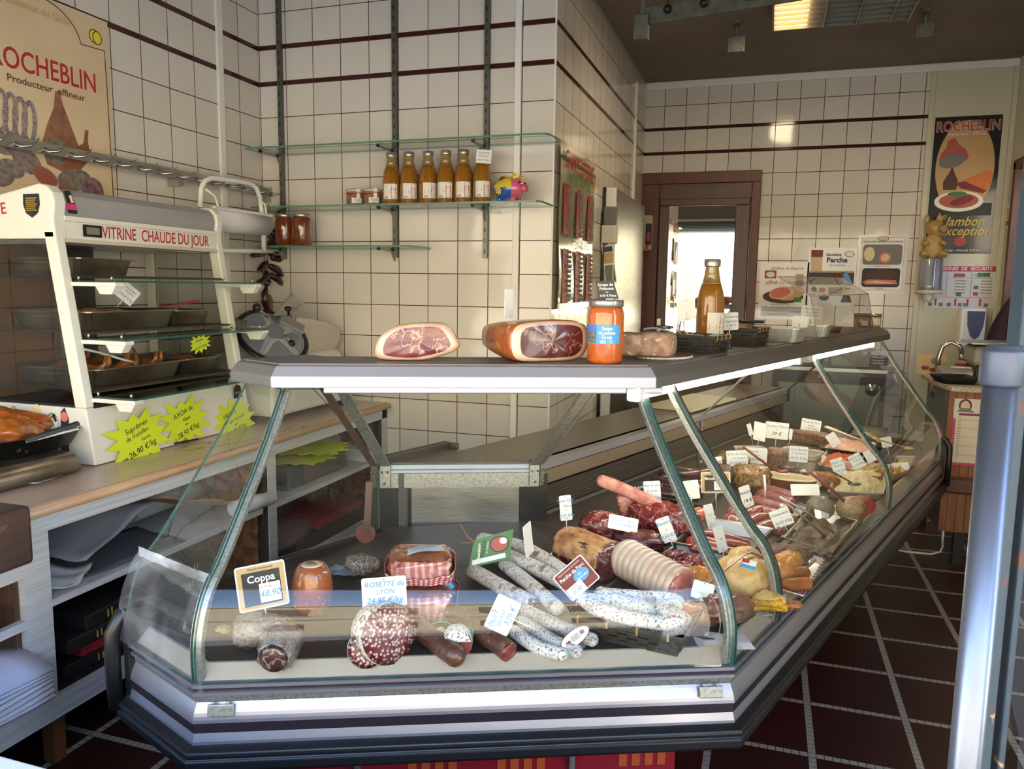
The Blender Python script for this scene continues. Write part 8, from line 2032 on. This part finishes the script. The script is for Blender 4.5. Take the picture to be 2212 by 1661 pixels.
# rectangular glass dish with tongs and stew
def glass_dish(label,pxs,h_,m,rim):
    q=[deck(*p) for p in pxs];c=sum(q,Vector())/4;t=thing('glass_dish',label,'dish',c);up=Vector((0,0,1))
    vs=[(p-c)*f+up*z for f,z in ((.88,.002),(1.0,h_),(.975,h_),(.86,.006)) for p in q];cn=lambda a,b:[(a*4+i,a*4+(i+1)%4,b*4+(i+1)%4,b*4+i) for i in range(4)]
    MB().add(vs,[(3,2,1,0)]+cn(0,1)+cn(1,2)+cn(2,3)+[(12,13,14,15)]).build('dish_body',m,t)
    MB().tube([(p-c)*.99+up*h_ for p in q],.0035,8,closed=True).build('rim',rim,t);return t,q,c
M_rimg=mat('pale_rim',srgb(176,164,138),.15,.4)
t,q,c=glass_dish('rectangular glass dish of dark stew with tongs in it',[(1690,1195),(1795,1225),(1850,1155),(1750,1125)],.045,glass_mat('dish_glass',(.88,.88,.85),1.5),M_rimg)
o=MB().grid(lambda u,v:q[0].lerp(q[1],u).lerp(q[3].lerp(q[2],u),v).lerp(c,.1)+Vector((0,0,.022+.014*noise.noise(Vector((u*5,v*5,1))))),20,16).build('stew',mat('dark_stew',srgb(74,54,42),.5,layers=[('noise',60,.4,.65,srgb(104,78,58),5)],bump=('noise',100,.9)));tag(o,'dark meat stew filling the rectangular glass dish','stew',kind='stuff')
t=thing('steel_tongs','steel serving tongs lying in the rectangular glass dish','tongs',c+Vector((0,0,.06)));oo=Vector(t.location)
a0,a1=at_depth(1683,1072,c+Vector((0,0,.09)))-oo,at_depth(1782,1158,c)-oo;b1_=at_depth(1800,1150,c)-oo
MB().tube([a0,a0.lerp(a1,.5),a1],[.006,.008,.010],8,flat=.4).build('arm',M_steel,t);MB().tube([a0,a0.lerp(b1_,.5)+Vector((0,0,.008)),b1_],[.006,.008,.010],8,flat=.4).build('arm',M_steel,t)
lump('meat_loaf','brown meat loaf piece at the foot of the glass dish','meat loaf',1700,1218,(.06,.04,.028),mat('meat_loaf',srgb(108,78,60),.6,layers=[('noise',80,.4,.62,srgb(80,54,42),5)],bump=('noise',100,.7)),R(20),24)
# netted chitterling balls
M_net=mat('netted_tripe',srgb(164,136,104),.5,layers=[('cell',60,.06,.02,srgb(112,86,62))],bump=('cell',60,-1.0),coat=.2)
for i,(x,y,r_) in enumerate(((1838,1126,.050),(1770,1122,.046))):
    t=thing('netted_meat',['round netted tripe parcel in front of the red ladle','netted tripe parcel in clear film beside the flat tag'][i],'netted meat',deck(x,y),R(20*i),'netted tripe parcels')
    MB().blob((r_,r_*.9,r_*.85),(0,0,r_*.85),amp=.08,fr=4,seed=i).build('parcel',M_net if i==0 else mat('netted_tripe_grey',srgb(132,118,104),.45,layers=[('cell',60,.06,.02,srgb(96,82,70))],bump=('cell',60,-1.0)),t)
sheet_tray('steel tray under the netted tripe parcels',[(1735,1125),(1840,1160),(1885,1105),(1795,1080)])
Pl_=deck(1838,1090,.06);t=thing('ladle','dark red ladle lying behind the netted parcels','ladle',Pl_);MR=MATS['red_brown_plastic']
a0=at_depth(1752,1022,Pl_)-Pl_;MB().tube([a0,a0*.5,Vector((-.01,0,.0))],[.009,.009,.010],8,flat=.6).build('handle',MR,t);MB().lathe([(0,-.022),(.03,-.016),(.046,.0),(.044,.002),(.0,-.016)],n=24,M=facing((.03,0,.0),(-.2,-.5,.8))).build('bowl',MR,t)
# salads
def salad_tray(label,pxs,h_,tm,lab2,sm,seed,fill=.8,bump=.012):
    t=deep_tray(label,pxs,h_,tm,'salad_tray','tray');q=[deck(*p) for p in pxs];c=sum(q,Vector())/4
    q=[c+(p-c)*.93 for p in q]
    o=MB().grid(lambda u,v:q[0].lerp(q[1],u).lerp(q[3].lerp(q[2],u),v)+Vector((0,0,h_*fill+bump*noise.noise(Vector((u*5+seed,v*5,1)))+bump*.8*noise.noise(Vector((u*16,v*16,seed)))+bump*2*math.sin(PI*u)*math.sin(PI*v)-bump)),30,24).build('salad',sm);tag(o,lab2,'salad',kind='stuff')
M_tp=mat('pale_plastic_tray',srgb(168,160,148),.35);M_tb=mat('black_plastic_tray',srgb(36,34,34),.35)
M_cel=mat('grated_celeriac',srgb(216,202,158),.6,layers=[('noise',180,.42,.6,srgb(176,156,104),5)],bump=('noise',220,1.0))
salad_tray('pale tray of grated celeriac at the far glass post',[(1790,1080),(1905,1085),(1920,1022),(1815,1015)],.035,M_tp,'grated celeriac heaped in the pale tray',M_cel,3)
salad_tray('clear tray of grated carrots behind two blue-written tags',[(1765,1020),(1850,1030),(1868,990),(1790,980)],.03,M_tp,'grated orange carrots in the tray behind the tags',mat('grated_carrot',srgb(196,84,36),.5,layers=[('noise',180,.45,.6,srgb(160,60,22),5)],bump=('noise',220,1.0)),5)
salad_tray('small tray of mixed vegetable salad at the far glass post',[(1845,1040),(1900,1046),(1915,1018),(1862,1010)],.03,MR,'yellow and green vegetable salad in the small red tray',mat('mixed_salad',srgb(192,164,70),.5,layers=[('noise',140,.5,.56,srgb(140,64,44),4),('noise',120,.62,.66,srgb(96,110,44),4)],bump=('noise',160,1.0)),6)
salad_tray('long black tray of pink seafood salad',[(1770,985),(1885,1000),(1895,968),(1795,950)],.04,M_tb,'pink seafood salad in the long black tray',mat('seafood_salad',srgb(206,142,110),.5,layers=[('noise',100,.45,.6,srgb(216,184,156),4)],bump=('noise',120,1.0)),7)
salad_tray('black tray of pale salad with herbs at the end of the case',[(1825,955),(1905,970),(1915,942),(1845,930)],.04,M_tb,'pale herb salad in the farthest black tray',mat('herb_salad',srgb(164,150,110),.5,layers=[('noise',120,.5,.58,srgb(70,80,40),4)],bump=('noise',120,1.0)),8)
salad_tray('small tray of yellow potato salad at the case end',[(1918,1045),(1960,1030),(1975,1000),(1935,1000)],.03,M_tp,'yellow potato salad at the end of the case',mat('potato_salad',srgb(196,160,70),.5,layers=[('noise',120,.5,.6,srgb(160,120,50),4)],bump=('noise',140,1.0)),9)
def spoon(name,label,cat,a,b,P,m,r=.008):
    t=thing(name,label,cat,P);a_,b_=at_depth(*a,P+Vector((0,0,.03)))-P,at_depth(*b,P)-P
    MB().tube([a_,a_.lerp(b_,.1),a_.lerp(b_,.5),b_],[r*1.2,r*1.5,r,r*.8],10,flat=.5).build('handle',m,t);MB().blob((.024,.016,.007),b_,nu=14,nv=8).build('bowl',m,t);return t
spoon('serving_spoon','cream serving spoon lying over the pink seafood salad','spoon',(1783,922),(1880,958),deck(1860,985,.04),mat('cream_plastic',srgb(216,198,160),.35),.010)
spoon('serving_spoon','steel spoon handle lying over the grated celeriac','spoon',(1766,1002),(1845,1045),deck(1835,1058,.04),mat('dull_steel',srgb(110,106,100),.4,.8),.007)
spoon('serving_spoon','pale spoon lying in the farthest black tray','spoon',(1848,925),(1905,952),deck(1890,962,.04),MATS['cream_plastic'],.006)
spoon('serving_fork','yellowish serving fork lying across the case end','fork',(1885,946),(1962,968),deck(1940,990,.04),mat('dull_gold',srgb(186,160,96),.4,.4),.006)
# terrines and tubs
M_pate=mat('coarse_pate',srgb(140,104,82),.5,layers=[('noise',120,.42,.6,srgb(100,70,54),5),('noise',100,.62,.68,srgb(190,160,136),4)],bump=('noise',120,.5),coat=.2)
def tub(label,px_,py_,w_,l_,h_,rz,group=None):
    t=thing('plastic_tub',label,'tub',deck(px_,py_),rz,group);k=4
    o0,o1,o2=rrect(w_*.84,l_*.84,.016,k),rrect(w_,l_,.02,k),rrect(w_*1.06,l_*1.06,.022,k);n=len(o0)
    vs=[Vector((x,y,z)) for p,z in ((o0,.001),(o1,h_),(o2,h_),(o2,h_-.006),([(x*.96,y*.96) for x,y in o1],h_-.002),([(x*.96,y*.96) for x,y in o1],h_-.014)) for x,y in p]
    cn=lambda a,b:[(a*n+i,a*n+(i+1)%n,b*n+(i+1)%n,b*n+i) for i in range(n)]
    MB().add(vs,[list(range(n))[::-1]]+cn(0,1)+cn(1,3)+cn(3,2)+cn(2,4)+cn(4,5)).build('tub_body',mat('white_tub',srgb(188,182,170),.35),t)
    MB().prism([(x*.955,y*.955) for x,y in o1],h_-.03,h_-.010).build('contents',M_pate,t);return t
tub('white tub of rillettes at the louvre end behind blank tags',1620,1008,.12,.10,.075,R(10))
tub('white tub of pâté behind the Gros Boudin card',1728,1018,.15,.11,.085,R(-18))
def block(label,px_,py_,w_,l_,h_,rz,seed):
    o=MB().blob((w_/2,l_/2,h_/2),(0,0,h_/2),e=.35,amp=.06,fr=4,seed=seed,nu=40,nv=24).build('terrine_block',M_pate,loc=deck(px_,py_),rot=(0,0,rz));return tag(o,label,'pâté')
block('tall block of coarse pâté next to the white tub',1674,1018,.075,.07,.095,R(-10),1)
block('rounded piece of head cheese behind the black-written card',1628,1000,.09,.07,.07,R(10),2)
block('dark terrine at the far louvre wall behind Pieds de Porc card',1742,958,.20,.08,.06,R(-16),3)
for i,(x,y,lab) in enumerate(((1690,1022,'wrapped brown sausage slice next to the oval dish'),(1720,1032,'dark glazed sausage piece under the Gros Boudin card'))):lump('sausage_piece',lab,'sausage piece',x+10,y+8,(.04,.03,.024),M_brownsau,i,140+i)
lump('breaded_meat','orange-brown breaded piece behind the oval dish','breaded meat',1775,1052,(.06,.04,.03),mat('breadcrumb',srgb(160,100,52),.7,layers=[('noise',100,.42,.6,srgb(124,72,34),4)],bump=('noise',120,.8)),R(-10),150)
for lab,cx_,cy_,w__,h__,base,lines,ro,ya in (
    ('blue-written card for Gratton maison, largest card at the louvre',1678,930,48,36,(1680,985),[('Gratton Maison',0,.25,.2,'blue'),('~',0,.08,.2,'blue'),('29 €',0,-.2,.3,'black')],-3,4),
    ('blank card seen from behind beside the Gratton card',1641,932,32,40,(1644,985),[],-14,40),
    ('narrow tag edge-on at the far louvre',1620,928,14,26,(1622,970),[('~',0,0,.3,'blue')],10,50),
    ('black-written card for Pieds de Porc, farthest card',1752,919,40,26,(1754,955),[('Pieds de Porc',0,.25,.24,'black'),('maison',0,.0,.2,'black'),('11,50 €/kg',0,-.25,.24,'black')],-6,0),
    ('blue-written card for Gros Boudin before the white tub',1725,981,38,34,(1728,1028),[('Gros Boudin',0,.28,.2,'blue'),('à l ancienne',0,.05,.18,'blue'),('19,95 €/kg',0,-.26,.24,'blue')],0,0),
    ('blue-written tag for Salade de choux leaning before the carrots',1811,1008,26,36,(1818,1050),[('Salade de',0,.28,.2,'blue'),('Choux',0,.06,.2,'blue'),('12,50 €/kg',0,-.25,.2,'blue')],22,0),
    ('blue-written tag for Salade de cœurs leaning beside the carrots',1851,996,26,32,(1856,1030),[('Salade de',0,.28,.2,'blue'),('Cœurs',0,.06,.2,'blue'),('13,50 €/kg',0,-.25,.2,'blue')],34,0),
    ('small blue-written tag at the edge of the oval dish',1761,1038,16,34,(1766,1062),[('~',0,.1,.3,'blue')],24,30),
    ('white tag tipped over before the white tub of pâté',1768,985,30,16,(1772,1010),[],-30,0),
    ('blue-written tag leaning before the seafood salad',1800,950,22,30,(1806,985),[('~',0,.1,.3,'blue')],34,20),
    ('blue-written tag at the far glass post beside the black tray',1880,985,22,26,(1884,1018),[('~',0,.1,.3,'blue')],30,10),
    ('pale tag near the case end over the yellow salad',1915,955,22,22,(1920,1000),[('~',0,.1,.3,'blue')],12,20),
    ('blank white tag lying at the case end beside yellow salad',1945,1008,34,18,(1948,1025),[],12,0),
    ('thin tag edge-on before the dark terrine',1708,938,10,24,(1712,975),[],-20,50)):
    tagpx(lab,cx_,cy_,w__,h__,base,lines,ro,ya,.25)
# chopping board and tools on the service shelf
c=onZ(1600,840,.838);t=thing('cutting_board','pale plastic cutting board lying on the service shelf','cutting board',PT(1.75,.90,.8355),R(90-AR))
MB().box((0,0,.006),(.50,.22,.012)).build('board',mat('board_pale',srgb(176,166,140),.4),t,bevel=.004)
